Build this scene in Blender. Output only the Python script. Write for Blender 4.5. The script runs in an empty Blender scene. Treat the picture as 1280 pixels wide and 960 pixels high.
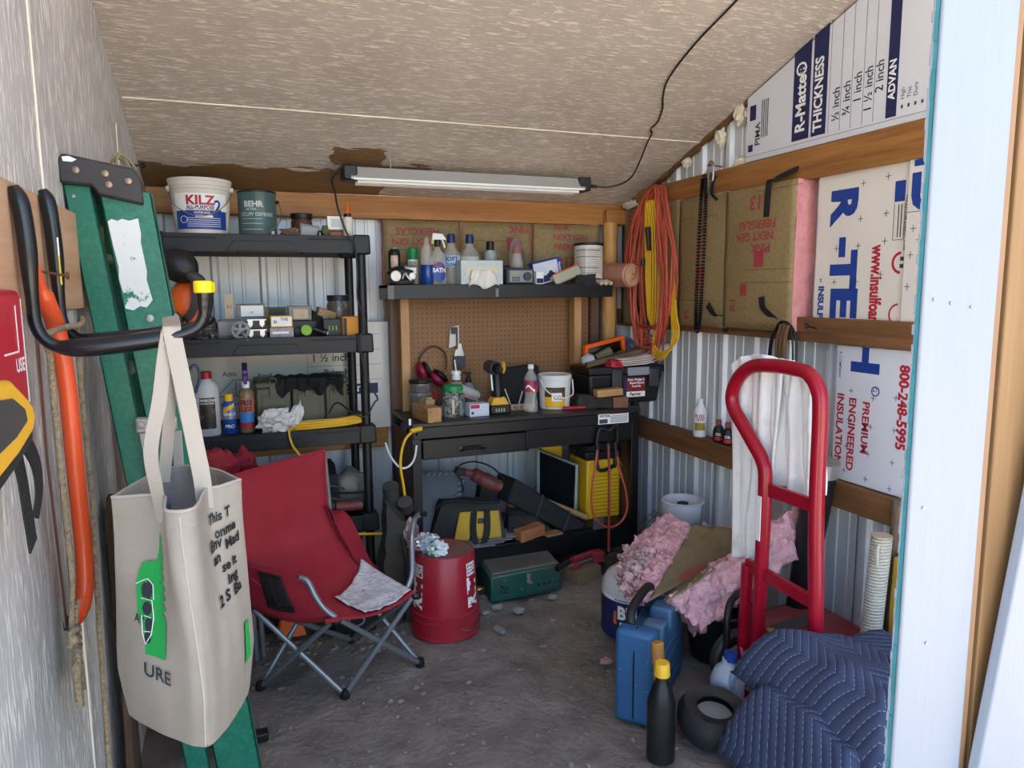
import bpy, bmesh, math, random
from math import sin, cos, pi, radians, sqrt, atan2
from mathutils import Vector, Matrix, Euler, noise
random.seed(7)
S = bpy.context.scene
COL = S.collection
V = Vector

# ------------------------------------------------------------------ camera, light, exposure
cam_d = bpy.data.cameras.new('camera')
cam = bpy.data.objects.new('camera', cam_d)
COL.objects.link(cam)
cam_d.sensor_width = 36.0
cam_d.lens = 36.0 * 900.0 / 1280.0
cam_d.clip_start = 0.02
yaw, pitch, roll = radians(21.0), radians(7.49), radians(0.39)
_f = V((sin(yaw) * cos(pitch), cos(yaw) * cos(pitch), -sin(pitch)))
_r = V((cos(yaw), -sin(yaw), 0)); _d = _f.cross(_r)
_r2 = cos(roll) * _r + sin(roll) * _d; _d2 = -sin(roll) * _r + cos(roll) * _d
_m = Matrix((_r2, -_d2, -_f)).transposed().to_4x4()
_m.translation = (0, 0, 1.5)
cam.matrix_world = _m
S.camera = cam

world = bpy.data.worlds.new('open_sky'); S.world = world
world.use_nodes = True
_n = world.node_tree.nodes; _l = world.node_tree.links
_sky = _n.new('ShaderNodeTexSky'); _sky.sky_type = 'NISHITA'
_sky.sun_disc = False; _sky.sun_elevation = radians(50); _sky.sun_rotation = radians(20)
_sky.air_density = 1.0; _sky.dust_density = 2.0; _sky.ozone_density = 1.0
_n['Background'].inputs['Strength'].default_value = 0.40
_l.new(_sky.outputs[0], _n['Background'].inputs['Color'])

sun_d = bpy.data.lights.new('sun', 'SUN'); sun_d.energy = 13.0; sun_d.angle = radians(0.6)
sun_d.color = (1.0, 0.95, 0.88)
sun = bpy.data.objects.new('sun', sun_d); COL.objects.link(sun)
sun.rotation_euler = (radians(-34), 0, radians(-12))      # shines from behind the shed onto the yard in front
sun.location = (0, 12, 12)

S.view_settings.view_transform = 'Standard'
S.view_settings.look = 'None'
S.view_settings.gamma = 1.0
S.view_settings.use_curve_mapping = False
S.view_settings.exposure = 1.42

# ------------------------------------------------------------------ helpers
def lin(h):
    h = h.lstrip('#')
    o = []
    for i in (0, 2, 4):
        c = int(h[i:i+2], 16) / 255
        o.append(c / 12.92 if c <= 0.04045 else ((c + 0.055) / 1.055) ** 2.4)
    return (*o, 1)

MATS = {}
def mat(name, col, rough=0.55, metal=0.0, var=0.0, vs=9, bump=0.0, bs=60, col2=None, dust=0.0, stretch=None,
        dustcol='8a7f70', spec=0.5, trans=0.0, alpha=1.0, ior=1.45, thr=None, sub=0.0):
    """principled material: a noise blends col and col2 (or darker col), optional dust on upward faces and bump"""
    if name in MATS: return MATS[name]
    m = bpy.data.materials.new(name); m.use_nodes = True
    nt = m.node_tree; N = nt.nodes; L = nt.links
    b = N['Principled BSDF']
    c = lin(col)
    b.inputs['Base Color'].default_value = c
    b.inputs['Roughness'].default_value = rough
    b.inputs['Metallic'].default_value = metal
    b.inputs['Specular IOR Level'].default_value = spec
    b.inputs['IOR'].default_value = ior
    b.inputs['Transmission Weight'].default_value = trans
    b.inputs['Alpha'].default_value = alpha
    if sub: 
        b.inputs['Subsurface Weight'].default_value = sub
        b.inputs['Subsurface Radius'].default_value = (0.01, 0.006, 0.005)
    tc = N.new('ShaderNodeTexCoord'); src = tc.outputs['Object']
    if stretch:
        mp = N.new('ShaderNodeMapping'); mp.inputs['Scale'].default_value = stretch
        L.new(src, mp.inputs['Vector']); srcS = mp.outputs[0]
    else: srcS = src
    out = None
    if var or col2:
        nz = N.new('ShaderNodeTexNoise'); nz.inputs['Scale'].default_value = vs; nz.inputs['Detail'].default_value = 6
        nz.inputs['Roughness'].default_value = 0.65
        L.new(srcS, nz.inputs['Vector'])
        rp = N.new('ShaderNodeMapRange')
        lo, hi = thr if thr else (0.3, 0.7)
        rp.inputs[1].default_value = lo; rp.inputs[2].default_value = hi
        L.new(nz.outputs['Fac'], rp.inputs[0])
        mx = N.new('ShaderNodeMix'); mx.data_type = 'RGBA'
        L.new(rp.outputs[0], mx.inputs['Factor'])
        if col2: c2 = lin(col2)
        else: c2 = tuple(x * (1 - var) for x in c[:3]) + (1,)
        mx.inputs['A'].default_value = c; mx.inputs['B'].default_value = c2
        out = mx.outputs['Result']
    if dust:
        nz2 = N.new('ShaderNodeTexNoise'); nz2.inputs['Scale'].default_value = 6; nz2.inputs['Detail'].default_value = 8
        L.new(src, nz2.inputs['Vector'])
        rp2 = N.new('ShaderNodeMapRange'); rp2.inputs[1].default_value = 0.35; rp2.inputs[2].default_value = 0.75
        L.new(nz2.outputs['Fac'], rp2.inputs[0])
        gm = N.new('ShaderNodeNewGeometry'); sx = N.new('ShaderNodeSeparateXYZ'); L.new(gm.outputs['Normal'], sx.inputs[0])
        up = N.new('ShaderNodeMapRange'); up.inputs[1].default_value = -0.3; up.inputs[2].default_value = 1.0
        up.inputs[3].default_value = 0.25; up.inputs[4].default_value = 1.0
        L.new(sx.outputs['Z'], up.inputs[0])
        ml = N.new('ShaderNodeMath'); ml.operation = 'MULTIPLY'; L.new(rp2.outputs[0], ml.inputs[0]); L.new(up.outputs[0], ml.inputs[1])
        m2 = N.new('ShaderNodeMath'); m2.operation = 'MULTIPLY'; m2.inputs[1].default_value = dust; L.new(ml.outputs[0], m2.inputs[0])
        mx2 = N.new('ShaderNodeMix'); mx2.data_type = 'RGBA'; L.new(m2.outputs[0], mx2.inputs['Factor'])
        if out: L.new(out, mx2.inputs['A'])
        else: mx2.inputs['A'].default_value = c
        mx2.inputs['B'].default_value = lin(dustcol)
        out = mx2.outputs['Result']
    if out: L.new(out, b.inputs['Base Color'])
    if bump:
        nb = N.new('ShaderNodeTexNoise'); nb.inputs['Scale'].default_value = bs; nb.inputs['Detail'].default_value = 4
        L.new(srcS, nb.inputs['Vector'])
        bp = N.new('ShaderNodeBump'); bp.inputs['Strength'].default_value = bump; bp.inputs['Distance'].default_value = 0.01
        L.new(nb.outputs['Fac'], bp.inputs['Height']); L.new(bp.outputs[0], b.inputs['Normal'])
    MATS[name] = m
    return m

def cr(pts, n=8, closed=False):
    """Catmull-Rom through points"""
    P = [V(p) for p in pts]; out = []; k = len(P)
    segs = k if closed else k - 1
    for i in range(segs):
        if closed: a, b, c, d = P[(i-1) % k], P[i], P[(i+1) % k], P[(i+2) % k]
        else: a, b, c, d = P[max(i-1, 0)], P[i], P[i+1], P[min(i+2, k-1)]
        for j in range(n):
            t = j / n
            out.append(0.5 * ((2*b) + (c-a)*t + (2*a-5*b+4*c-d)*t*t + (3*b-a-3*c+d)*t**3))
    if not closed: out.append(P[-1].copy())
    return out

class M:
    """collects shapes; build() links them as one mesh object"""
    def __init__(s): s.v = []; s.f = []
    def add(s, vs, fs):
        o = len(s.v); s.v += [V(p) for p in vs]; s.f += [tuple(i + o for i in f) for f in fs]; return s
    def box(s, c, d, rot=None, taper=1.0):
        x, y, z = d[0]/2, d[1]/2, d[2]/2
        vs = [V((sx*x*(taper if sz > 0 else 1), sy*y*(taper if sz > 0 else 1), sz*z)) for sz in (-1, 1) for sx, sy in ((-1,-1),(1,-1),(1,1),(-1,1))]
        if rot is not None:
            R = rot if isinstance(rot, Matrix) else Euler(rot).to_matrix()
            vs = [R @ p for p in vs]
        vs = [p + V(c) for p in vs]
        return s.add(vs, [(3,2,1,0),(4,5,6,7),(0,1,5,4),(1,2,6,5),(2,3,7,6),(3,0,4,7)])
    def b2(s, x0, x1, y0, y1, z0, z1):
        return s.box(((x0+x1)/2, (y0+y1)/2, (z0+z1)/2), (abs(x1-x0), abs(y1-y0), abs(z1-z0)))
    def lathe(s, prof, seg=24, mtx=None, squash=(1, 1), cap=True):
        vs = []; fs = []; n = len(prof)
        for r, z in prof:
            for i in range(seg):
                a = 2*pi*i/seg; vs.append(V((r*cos(a)*squash[0], r*sin(a)*squash[1], z)))
        for k in range(n-1):
            for i in range(seg):
                j = (i+1) % seg; fs.append((k*seg+i, k*seg+j, (k+1)*seg+j, (k+1)*seg+i))
        if cap:
            fs.append(tuple(range(seg-1, -1, -1))); fs.append(tuple((n-1)*seg+i for i in range(seg)))
        if mtx is not None: vs = [mtx @ p for p in vs]
        return s.add(vs, fs)
    def cyl(s, a, b, r, seg=16, r2=None):
        a, b = V(a), V(b); d = b-a; q = d.to_track_quat('Z', 'Y').to_matrix().to_4x4(); q.translation = a
        return s.lathe([(r, 0), (r if r2 is None else r2, d.length)], seg, q)
    def tube(s, pts, r, seg=8, closed=False, squash=1.0):
        P = [V(p) for p in pts]; n = len(P); vs = []; fs = []
        rr = r if isinstance(r, (list, tuple)) else [r]*n
        t0 = (P[1]-P[0]).normalized(); up = V((0,0,1)) if abs(t0.z) < 0.9 else V((1,0,0))
        nrm = (up - t0*up.dot(t0)).normalized()
        for i in range(n):
            if closed: t = P[(i+1) % n]-P[i-1]
            else: t = P[min(i+1, n-1)]-P[max(i-1, 0)]
            t.normalize(); nrm = (nrm - t*nrm.dot(t))
            nrm = nrm.normalized() if nrm.length > 1e-6 else t.orthogonal().normalized()
            bn = t.cross(nrm)
            for j in range(seg):
                a = 2*pi*j/seg; vs.append(P[i] + nrm*(cos(a)*rr[i]) + bn*(sin(a)*rr[i]*squash))
        for i in range(n if closed else n-1):
            k = (i+1) % n
            for j in range(seg):
                l = (j+1) % seg; fs.append((i*seg+j, i*seg+l, k*seg+l, k*seg+j))
        if not closed:
            fs.append(tuple(range(seg-1, -1, -1))); fs.append(tuple((n-1)*seg+j for j in range(seg)))
        return s.add(vs, fs)
    def ribbon(s, pts, w, wdir, t=0.003):
        P = [V(p) for p in pts]; n = len(P); vs = []; fs = []
        for i in range(n):
            tg = (P[min(i+1, n-1)]-P[max(i-1, 0)]).normalized()
            wd = V(wdir[i]) if isinstance(wdir, list) else V(wdir)
            wd = (wd - tg*wd.dot(tg)).normalized(); nn = tg.cross(wd)
            for a, b in ((-1,-1),(1,-1),(1,1),(-1,1)): vs.append(P[i] + wd*(a*w/2) + nn*(b*t/2))
        for i in range(n-1):
            for j in range(4):
                l = (j+1) % 4; fs.append((i*4+j, i*4+l, i*4+4+l, i*4+4+j))
        fs += [(3,2,1,0), tuple((n-1)*4+j for j in range(4))]
        return s.add(vs, fs)
    def prism(s, poly, fn, t):
        """poly in 2D, fn(x,y,h) -> point, thickness t"""
        n = len(poly); vs = [fn(x, y, 0) for x, y in poly] + [fn(x, y, t) for x, y in poly]
        fs = [tuple(range(n-1, -1, -1)), tuple(range(n, 2*n))] + [(i, (i+1) % n, n+(i+1) % n, n+i) for i in range(n)]
        return s.add(vs, fs)
    def grid(s, fn, nu, nv, closed_u=False):
        vs = [fn(i/nu, j/nv) for j in range(nv+1) for i in range(nu if closed_u else nu+1)]
        w = nu if closed_u else nu+1; fs = []
        for j in range(nv):
            for i in range(nu):
                k = (i+1) % w; fs.append((j*w+i, j*w+k, (j+1)*w+k, (j+1)*w+i))
        return s.add(vs, fs)
    def hexa(s, c8, n, amp=0.0, sc=10, oct=3, seed=0, push=None):
        """subdivided box from 8 corners (bottom 4 ccw, top 4 ccw), displaced by noise"""
        C = [V(p) for p in c8]
        def tri(u, v, w):
            a = C[0]*(1-u)*(1-v)+C[1]*u*(1-v)+C[2]*u*v+C[3]*(1-u)*v
            b = C[4]*(1-u)*(1-v)+C[5]*u*(1-v)+C[6]*u*v+C[7]*(1-u)*v
            return a*(1-w)+b*w
        cen = tri(.5, .5, .5); idx = {}; fs = []; vs = []
        nu, nv, nw = n
        def vid(i, j, k):
            if (i, j, k) not in idx:
                u, v, w = i/nu, j/nv, k/nw; p = tri(u, v, w)
                if amp:
                    nn = V((noise.fractal(p*sc+V((seed, 0, 0)), .9, 2.1, oct), noise.fractal(p*sc+V((0, seed+9, 0)), .9, 2.1, oct), noise.fractal(p*sc+V((5, 0, seed)), .9, 2.1, oct)))
                    p = p + nn*amp
                idx[(i, j, k)] = len(vs); vs.append(p)
            return idx[(i, j, k)]
        for i in range(nu):
            for j in range(nv):
                for k, fl in ((0, 1), (nw, 0)):
                    q = (vid(i,j,k), vid(i+1,j,k), vid(i+1,j+1,k), vid(i,j+1,k)); fs.append(q[::-1] if fl else q)
        for i in range(nu):
            for k in range(nw):
                for j, fl in ((0, 0), (nv, 1)):
                    q = (vid(i,j,k), vid(i+1,j,k), vid(i+1,j,k+1), vid(i,j,k+1)); fs.append(q[::-1] if fl else q)
        for j in range(nv):
            for k in range(nw):
                for i, fl in ((0, 1), (nu, 0)):
                    q = (vid(i,j,k), vid(i,j+1,k), vid(i,j+1,k+1), vid(i,j,k+1)); fs.append(q[::-1] if fl else q)
        return s.add(vs, fs)
    def blob(s, c, d, sub=3, amp=0.1, sc=3, seed=0, rot=None):
        bm = bmesh.new(); bmesh.ops.create_icosphere(bm, subdivisions=sub, radius=1)
        R = Euler(rot).to_matrix() if rot else Matrix.Identity(3); vs = []
        for v in bm.verts:
            p = v.co*(1+amp*noise.fractal(v.co*sc+V((seed*3.1, seed, 0)), 1.0, 2.0, 4))
            vs.append(R @ V((p.x*d[0], p.y*d[1], p.z*d[2])) + V(c))
        fs = [tuple(v.index for v in f.verts) for f in bm.faces]; bm.free()
        return s.add(vs, fs)
    def text(s, body, size, fn, bold=0.0, align='LEFT', sx=1.0):
        cu = bpy.data.curves.new('t', 'FONT'); cu.body = body; cu.size = size; cu.offset = bold*size; cu.align_x = align
        cu.resolution_u = 3
        ob = bpy.data.objects.new('t', cu); me = bpy.data.meshes.new_from_object(ob)
        vs = [fn(v.co.x*sx, v.co.y) for v in me.vertices]; fs = [tuple(p.vertices) for p in me.polygons]
        s.add(vs, fs); bpy.data.objects.remove(ob); bpy.data.curves.remove(cu); bpy.data.meshes.remove(me)
        return s
    def pieces(s):
        """groups of loose islands that lie far apart"""
        n = len(s.v); root = list(range(n))
        def find(i):
            while root[i] != i: root[i] = root[root[i]]; i = root[i]
            return i
        for f in s.f:
            a = find(f[0])
            for q in f[1:]:
                b_ = find(q)
                if b_ != a: root[b_] = a
        isl = {}
        for i in range(n): isl.setdefault(find(i), []).append(i)
        I = list(isl.values()); k = len(I)
        if k < 2 or k > 160: return None
        lo = [[min(s.v[i][c] for i in g) for c in range(3)] for g in I]; hi = [[max(s.v[i][c] for i in g) for c in range(3)] for g in I]
        sz = [max(h-l for h, l in zip(hi[j], lo[j])) for j in range(k)]
        r2 = list(range(k))
        def f2(i):
            while r2[i] != i: i = r2[i]
            return i
        for a in range(k):
            for b_ in range(a):
                g = sqrt(sum(max(0, lo[a][c]-hi[b_][c], lo[b_][c]-hi[a][c])**2 for c in range(3)))
                if g <= max(.02, .5*max(sz[a], sz[b_])): r2[f2(a)] = f2(b_)
        out = {}
        for j in range(k): out.setdefault(f2(j), []).extend(I[j])
        return list(out.values()) if len(out) > 1 else None
    def build(s, name, m, parent=None, bevel=0, smooth=35, at=None, solid=0, sub=0, bseg=2):
        if parent is not None and parent.type == 'EMPTY':
            P = s.pieces()
            if P:
                for g in P:
                    q = M(); mp = {i: j for j, i in enumerate(g)}; q.v = [s.v[i] for i in g]
                    q.f = [tuple(mp[i] for i in f) for f in s.f if f[0] in mp]
                    o = q.build(name, m, parent, bevel, smooth, at, solid, sub, bseg)
                return o
        off = V((0, 0, 0))
        if parent is not None and at is None:
            off = V(parent['wloc']) if 'wloc' in parent else V((0, 0, 0))
        if at is not None: off = V(at)
        me = bpy.data.meshes.new(name)
        me.from_pydata([tuple(p - off) for p in s.v], [], s.f); me.validate(); me.update()
        me.materials.append(m)
        if smooth:
            me.polygons.foreach_set('use_smooth', [True]*len(me.polygons))
            me.set_sharp_from_angle(angle=radians(smooth))
        o = bpy.data.objects.new(name, me); COL.objects.link(o)
        if parent is not None:
            o.parent = parent; o['wloc'] = tuple(off)
        elif at is not None: o.location = at; o['wloc'] = tuple(off)
        else: o['wloc'] = (0, 0, 0)
        if bevel:
            md = o.modifiers.new('bevel', 'BEVEL'); md.width = bevel; md.segments = bseg; md.limit_method = 'ANGLE'; md.angle_limit = radians(40)
        if solid:
            md = o.modifiers.new('solid', 'SOLIDIFY'); md.thickness = solid; md.offset = 0
        if sub:
            md = o.modifiers.new('sub', 'SUBSURF'); md.levels = sub; md.render_levels = sub
        return o

def T(name, label, cat, loc, group=None, rz=0):
    """a thing: an Empty at its base; meshes are given in world metres and stored relative to it (before rz)"""
    o = bpy.data.objects.new(name, None); COL.objects.link(o)
    o.empty_display_size = 0.05; o.location = loc; o.rotation_euler = (0, 0, rz)
    o['label'] = label; o['category'] = cat; o['wloc'] = tuple(loc)
    if group: o['group'] = group
    return o
def tag(o, label, cat, group=None):
    o['label'] = label; o['category'] = cat
    if group: o['group'] = group
    return o
def lab(o, l): o['label'] = l; return o
def struct(o): o['kind'] = 'structure'; return o
def stuff(o): o['kind'] = 'stuff'; return o
def dup(o, parent=None):
    c = o.copy(); COL.objects.link(c)
    if parent is not None: c.parent = parent
    for ch in list(o.children): dup(ch, c)
    return c
def onplane(o, u, v):
    o, u, v = V(o), V(u), V(v)
    return lambda x, y: o + u*x + v*y
def oncyl(cx, cy, r, z0, a0, r1=None, h=1):
    def f(x, y):
        rr = (r if r1 is None else r + (r1-r)*y/h) + 0.0012
        a = a0 + x/rr
        return V((cx + rr*cos(a), cy + rr*sin(a), z0 + y))
    return f
def facing(x, y): return atan2(-y, -x)       # the direction from a spot back to the doorway
def patch(fn, x0, x1, y0, y1, nx=8, ny=1):
    return M().grid(lambda u, v: fn(x0+(x1-x0)*u, y0+(y1-y0)*v), nx, ny)
# ------------------------------------------------------------------ materials of the setting
def wood(name, a, b, axis='x', rough=0.6, knots=True, sc=1.0):
    st = {'x': (1.2, 22, 22), 'y': (22, 1.2, 22), 'z': (22, 22, 1.2)}[axis]
    return mat(name, a, rough, col2=b, vs=1.6*sc, stretch=st, bump=0.12, bs=4)
def osb(name, base, strand, dark, sc, axis_mix, bare=None):
    """painted strand board: short pale strands over a grey coat; optional bare brown region"""
    m = bpy.data.materials.new(name); m.use_nodes = True; nt = m.node_tree; N = nt.nodes; L = nt.links; b = N['Principled BSDF']
    tc = N.new('ShaderNodeTexCoord')
    facs = []
    for k, (scale, rot) in enumerate(axis_mix):
        mp = N.new('ShaderNodeMapping'); mp.inputs['Scale'].default_value = scale; mp.inputs['Rotation'].default_value = rot
        L.new(tc.outputs['Object'], mp.inputs['Vector'])
        nz = N.new('ShaderNodeTexNoise'); nz.inputs['Scale'].default_value = sc; nz.inputs['Detail'].default_value = 3; nz.inputs['Distortion'].default_value = 0.6
        L.new(mp.outputs[0], nz.inputs['Vector'])
        rp = N.new('ShaderNodeMapRange'); rp.inputs[1].default_value = 0.585; rp.inputs[2].default_value = 0.66
        L.new(nz.outputs['Fac'], rp.inputs[0]); facs.append((rp.outputs[0], nz.outputs['Fac']))
    f = facs[0][0]
    for g in facs[1:]:
        mx = N.new('ShaderNodeMath'); mx.operation = 'MAXIMUM'; L.new(f, mx.inputs[0]); L.new(g[0], mx.inputs[1]); f = mx.outputs[0]
    big = N.new('ShaderNodeTexNoise'); big.inputs['Scale'].default_value = 2.2; big.inputs['Detail'].default_value = 5
    L.new(tc.outputs['Object'], big.inputs['Vector'])
    rb = N.new('ShaderNodeMapRange'); rb.inputs[1].default_value = 0.35; rb.inputs[2].default_value = 0.7; L.new(big.outputs['Fac'], rb.inputs[0])
    m0 = N.new('ShaderNodeMix'); m0.data_type = 'RGBA'; m0.inputs['A'].default_value = lin(base); m0.inputs['B'].default_value = lin(dark)
    L.new(rb.outputs[0], m0.inputs['Factor'])
    m1 = N.new('ShaderNodeMix'); m1.data_type = 'RGBA'; m1.inputs['B'].default_value = lin(strand)
    sc1 = N.new('ShaderNodeMath'); sc1.operation = 'MULTIPLY'; sc1.inputs[1].default_value = 0.85; L.new(f, sc1.inputs[0])
    L.new(sc1.outputs[0], m1.inputs['Factor']); L.new(m0.outputs['Result'], m1.inputs['A'])
    out = m1.outputs['Result']
    if bare:                                    # unpainted brown areas: boxes in x,y with ragged borders
        geo = N.new('ShaderNodeNewGeometry'); sp = N.new('ShaderNodeSeparateXYZ'); L.new(geo.outputs['Position'], sp.inputs[0])
        rn = N.new('ShaderNodeTexNoise'); rn.inputs['Scale'].default_value = 9; rn.inputs['Detail'].default_value = 6
        mpn = N.new('ShaderNodeMapping'); mpn.inputs['Scale'].default_value = (0.6, 2.5, 1); L.new(geo.outputs['Position'], mpn.inputs[0]); L.new(mpn.outputs[0], rn.inputs['Vector'])
        tot = None
        def mth(op, a, b_):
            q = N.new('ShaderNodeMath'); q.operation = op
            for i, t in enumerate((a, b_)):
                if isinstance(t, (int, float)): q.inputs[i].default_value = t
                else: L.new(t, q.inputs[i])
            return q.outputs[0]
        wob = mth('MULTIPLY', mth('SUBTRACT', rn.outputs['Fac'], 0.5), 0.16)
        xs = mth('ADD', sp.outputs['X'], mth('MULTIPLY', wob, 0.7)); ys = mth('ADD', sp.outputs['Y'], wob)
        for x0, x1, y0, y1 in bare:
            q = mth('MULTIPLY', mth('MULTIPLY', mth('GREATER_THAN', xs, x0), mth('LESS_THAN', xs, x1)), mth('MULTIPLY', mth('GREATER_THAN', ys, y0), mth('LESS_THAN', ys, y1)))
            tot = q if tot is None else mth('MAXIMUM', tot, q)
        bc = N.new('ShaderNodeMix'); bc.data_type = 'RGBA'; bc.inputs['A'].default_value = lin('6a4a2e'); bc.inputs['B'].default_value = lin('9b7a52')
        L.new(facs[0][1], bc.inputs['Factor'])
        m3 = N.new('ShaderNodeMix'); m3.data_type = 'RGBA'; L.new(tot, m3.inputs['Factor']); L.new(out, m3.inputs['A']); L.new(bc.outputs['Result'], m3.inputs['B'])
        out = m3.outputs['Result']
    L.new(out, b.inputs['Base Color']); b.inputs['Roughness'].default_value = 0.55
    bp = N.new('ShaderNodeBump'); bp.inputs['Strength'].default_value = 0.5; bp.inputs['Distance'].default_value = 0.004
    L.new(f, bp.inputs['Height']); L.new(bp.outputs[0], b.inputs['Normal'])
    return m

m_leftosb = osb('painted_strand_wall', 'c9c5c3', 'fbf7f2', 'b3afac', 1.0, [((120, 105, 9), (0, 0, 0)), ((100, 95, 11), (0.16, 0, 0)), ((130, 110, 10), (-0.22, 0, 0))])
m_ceil = osb('painted_strand_ceiling', 'c9beb2', 'f8ecda', 'b9aea2', 1.0,
             [((13, 110, 100), (0, 0, 0.1)), ((15, 115, 100), (0, 0, 0.8)), ((14, 120, 100), (0, 0, -0.7))],
             bare=[(-0.6, 0.74, 3.64, 4.2), (0.46, 0.70, 3.42, 3.56), (0.5, 0.95, 3.56, 3.66)])
m_metal = mat('ribbed_sheet_metal', 'dfe2e4', 0.42, 0.15, var=0.10, vs=3, dust=0.25, dustcol='a39a8e')
m_rail = wood('girt_wood_along_x', 'c08446', '935f2c', 'x', rough=0.5)
m_raily = wood('girt_wood_along_y', 'b07a40', '7f5226', 'y', rough=0.5)
m_railold = wood('old_girt_wood', '8a5f3a', '5d3c22', 'y', rough=0.65)
m_pine = wood('pale_pine_upright', 'c79a68', 'a87a4b', 'z', rough=0.6)
m_peel = mat('peeled_pole', 'd8a562', 0.6, col2='a9763c', vs=2, stretch=(14, 14, 3), bump=0.3, bs=5)
m_dirt = mat('dry_dirt', '8f857b', 0.95, col2='6a6058', vs=5, bump=1.0, bs=38, dust=.0)
m_yard = mat('sunlit_yard', 'c6b8a6', 0.95, col2='b0a18f', vs=2)
m_white = mat('white_painted_board', '878d95', 0.5, var=0.05, vs=3, stretch=(30, 30, 2), bump=0.06, bs=6)
m_teal = mat('teal_painted_edge', '2a6d74', 0.6, col2='3d8188', vs=20, bump=0.2)
m_ply = wood('weathered_plywood', '94724a', '7a5a36', 'z', rough=0.7)
m_foamb = mat('expanding_foam', 'e6dcc4', 0.75, var=0.12, vs=15, bump=0.4, bs=30)
m_brown = mat('raw_strand_edge', '8a6238', 0.8, col2='5d3f22', vs=30, bump=0.5, bs=50)
m_outside = mat('outside_sheeting', '9a9c9c', 0.5)

XL, XR, YB, YF = -0.36, 2.285, 3.93, 0.50          # faces of the left, right and back walls; front wall line
def ceil_z(y): return 2.0 + 0.34 * (3.85 - y)

# ------------------------------------------------------------------ floor and yard
def fl(u, v):
    x = -0.5 + 2.95*u; y = 0.3 + 3.75*v
    z = 0.012*noise.fractal(V((x*3, y*3, 0)), 1, 2, 4) + 0.02*noise.noise(V((x*1.3, y*1.3, 4)))
    z += 0.006*noise.noise(V((x*22, y*9, 1)))
    z += 0.05*max(0, 1-((x-1.75)**2/0.16+(y-3.15)**2/0.10))+0.035*max(0, 1-((x-0.9)**2/0.12+(y-3.2)**2/0.05))
    return V((x, y, z-0.012))
o = M().grid(fl, 120, 150).build('floor', m_dirt, smooth=60); struct(o)
g = M().b2(-14, 14, -22, 0.32, -0.2, -0.02).build('trim_1', m_yard); struct(g); g['label'] = 'pale dry yard outside the doorway'
g.name = 'ground'
pm = M()
for i in range(900):
    x = random.uniform(-0.2, 2.1) if i < 520 else random.uniform(-.1, .75); y = random.uniform(1.8, 3.35) if i < 520 else random.uniform(2.85, 3.35); r = random.choice([.004, .005, .006, .008, .012])
    pm.blob((x, y, fl((x+.5)/2.95, (y-.3)/3.75).z+r*.2), (r*random.uniform(.8, 1.5), r, r*.6), 1, .4, 2, i, (0, 0, i))
st = pm.build('pebbles', mat('pebble_grey', '8d867d', .9, var=.4, vs=3), None); stuff(st)
tag(st, 'small grey pebbles scattered over the dirt floor', 'pebbles')

# ------------------------------------------------------------------ ribbed metal walls
def rib_profile(L):
    """(along, out) points of ribbed sheet: a high rib every 0.23 m with two low ribs between"""
    pts = []; p = 0.0
    while p < L:
        for a, h in ((0, 0), (.030, 0), (.042, .019), (.062, .019), (.074, 0), (.115, 0), (.119, .004), (.131, .004), (.135, 0), (.175, 0), (.179, .004), (.191, .004), (.195, 0)):
            if p + a <= L: pts.append((p+a, h))
        p += 0.23
    pts.append((L, 0)); return pts
def sheet(L, fn, z0, ztop):
    m = M(); P = rib_profile(L)
    for a, h in P: m.v += [fn(a, h, z0), fn(a, h, ztop(a))]
    for i in range(len(P)-1): m.f.append((2*i, 2*i+2, 2*i+3, 2*i+1))
    return m
wb = M().b2(XL-.05, XR+.06, YB+.035, YB+.06, -.1, 2.0).build('wall_back', m_outside); struct(wb)
for x0, x1 in ((-0.36, 0.56), (0.555, 1.48), (1.475, 2.29)):
    sheet(x1-x0, lambda a, h, z, x0=x0: V((x0+a, YB-h+(.001 if x0 > 0 else 0), z)), -0.02, lambda a: 1.99).build('metal_sheet', m_metal, wb, smooth=0)
wr = M().add([(XR+.03, 0.45, -.1), (XR+.055, 0.45, -.1), (XR+.055, 3.99, -.1), (XR+.03, 3.99, -.1), (XR+.03, .45, ceil_z(.45)), (XR+.055, .45, ceil_z(.45)), (XR+.055, 3.99, ceil_z(3.99)), (XR+.03, 3.99, ceil_z(3.99))],
             [(3,2,1,0),(4,5,6,7),(0,1,5,4),(1,2,6,5),(2,3,7,6),(3,0,4,7)]).build('wall_right', m_outside); struct(wr)
for y0, y1 in ((3.93, 3.02), (3.025, 2.1), (2.105, 1.2), (1.205, 0.52)):
    sheet(y0-y1, lambda a, h, z, y0=y0: V((XR-h, y0-a, z)), -0.02, lambda a, y0=y0: ceil_z(y0-a)-.004).build('metal_sheet', m_metal, wr, smooth=0)
# left wall: painted strand boards with recessed joints
wl = M().add([(XL-.045, .72, -.1), (XL-.02, .72, -.1), (XL-.02, 3.99, -.1), (XL-.045, 3.99, -.1), (XL-.045, .72, ceil_z(.72)), (XL-.02, .72, ceil_z(.72)), (XL-.02, 3.99, ceil_z(3.99)), (XL-.045, 3.99, ceil_z(3.99))],
             [(3,2,1,0),(4,5,6,7),(0,1,5,4),(1,2,6,5),(2,3,7,6),(3,0,4,7)]).build('wall_left', m_brown); struct(wl)
for y0, y1 in ((0.72, 1.798), (1.803, 3.008), (3.013, 3.93)):
    M().add([(XL-.02, y0, -.05), (XL, y0, -.05), (XL, y1, -.05), (XL-.02, y1, -.05), (XL-.02, y0, ceil_z(y0)-.003), (XL, y0, ceil_z(y0)-.003), (XL, y1, ceil_z(y1)-.003), (XL-.02, y1, ceil_z(y1)-.003)],
            [(3,2,1,0),(4,5,6,7),(0,1,5,4),(1,2,6,5),(2,3,7,6),(3,0,4,7)]).build('wall_panel', m_leftosb, wl, smooth=0)
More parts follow.
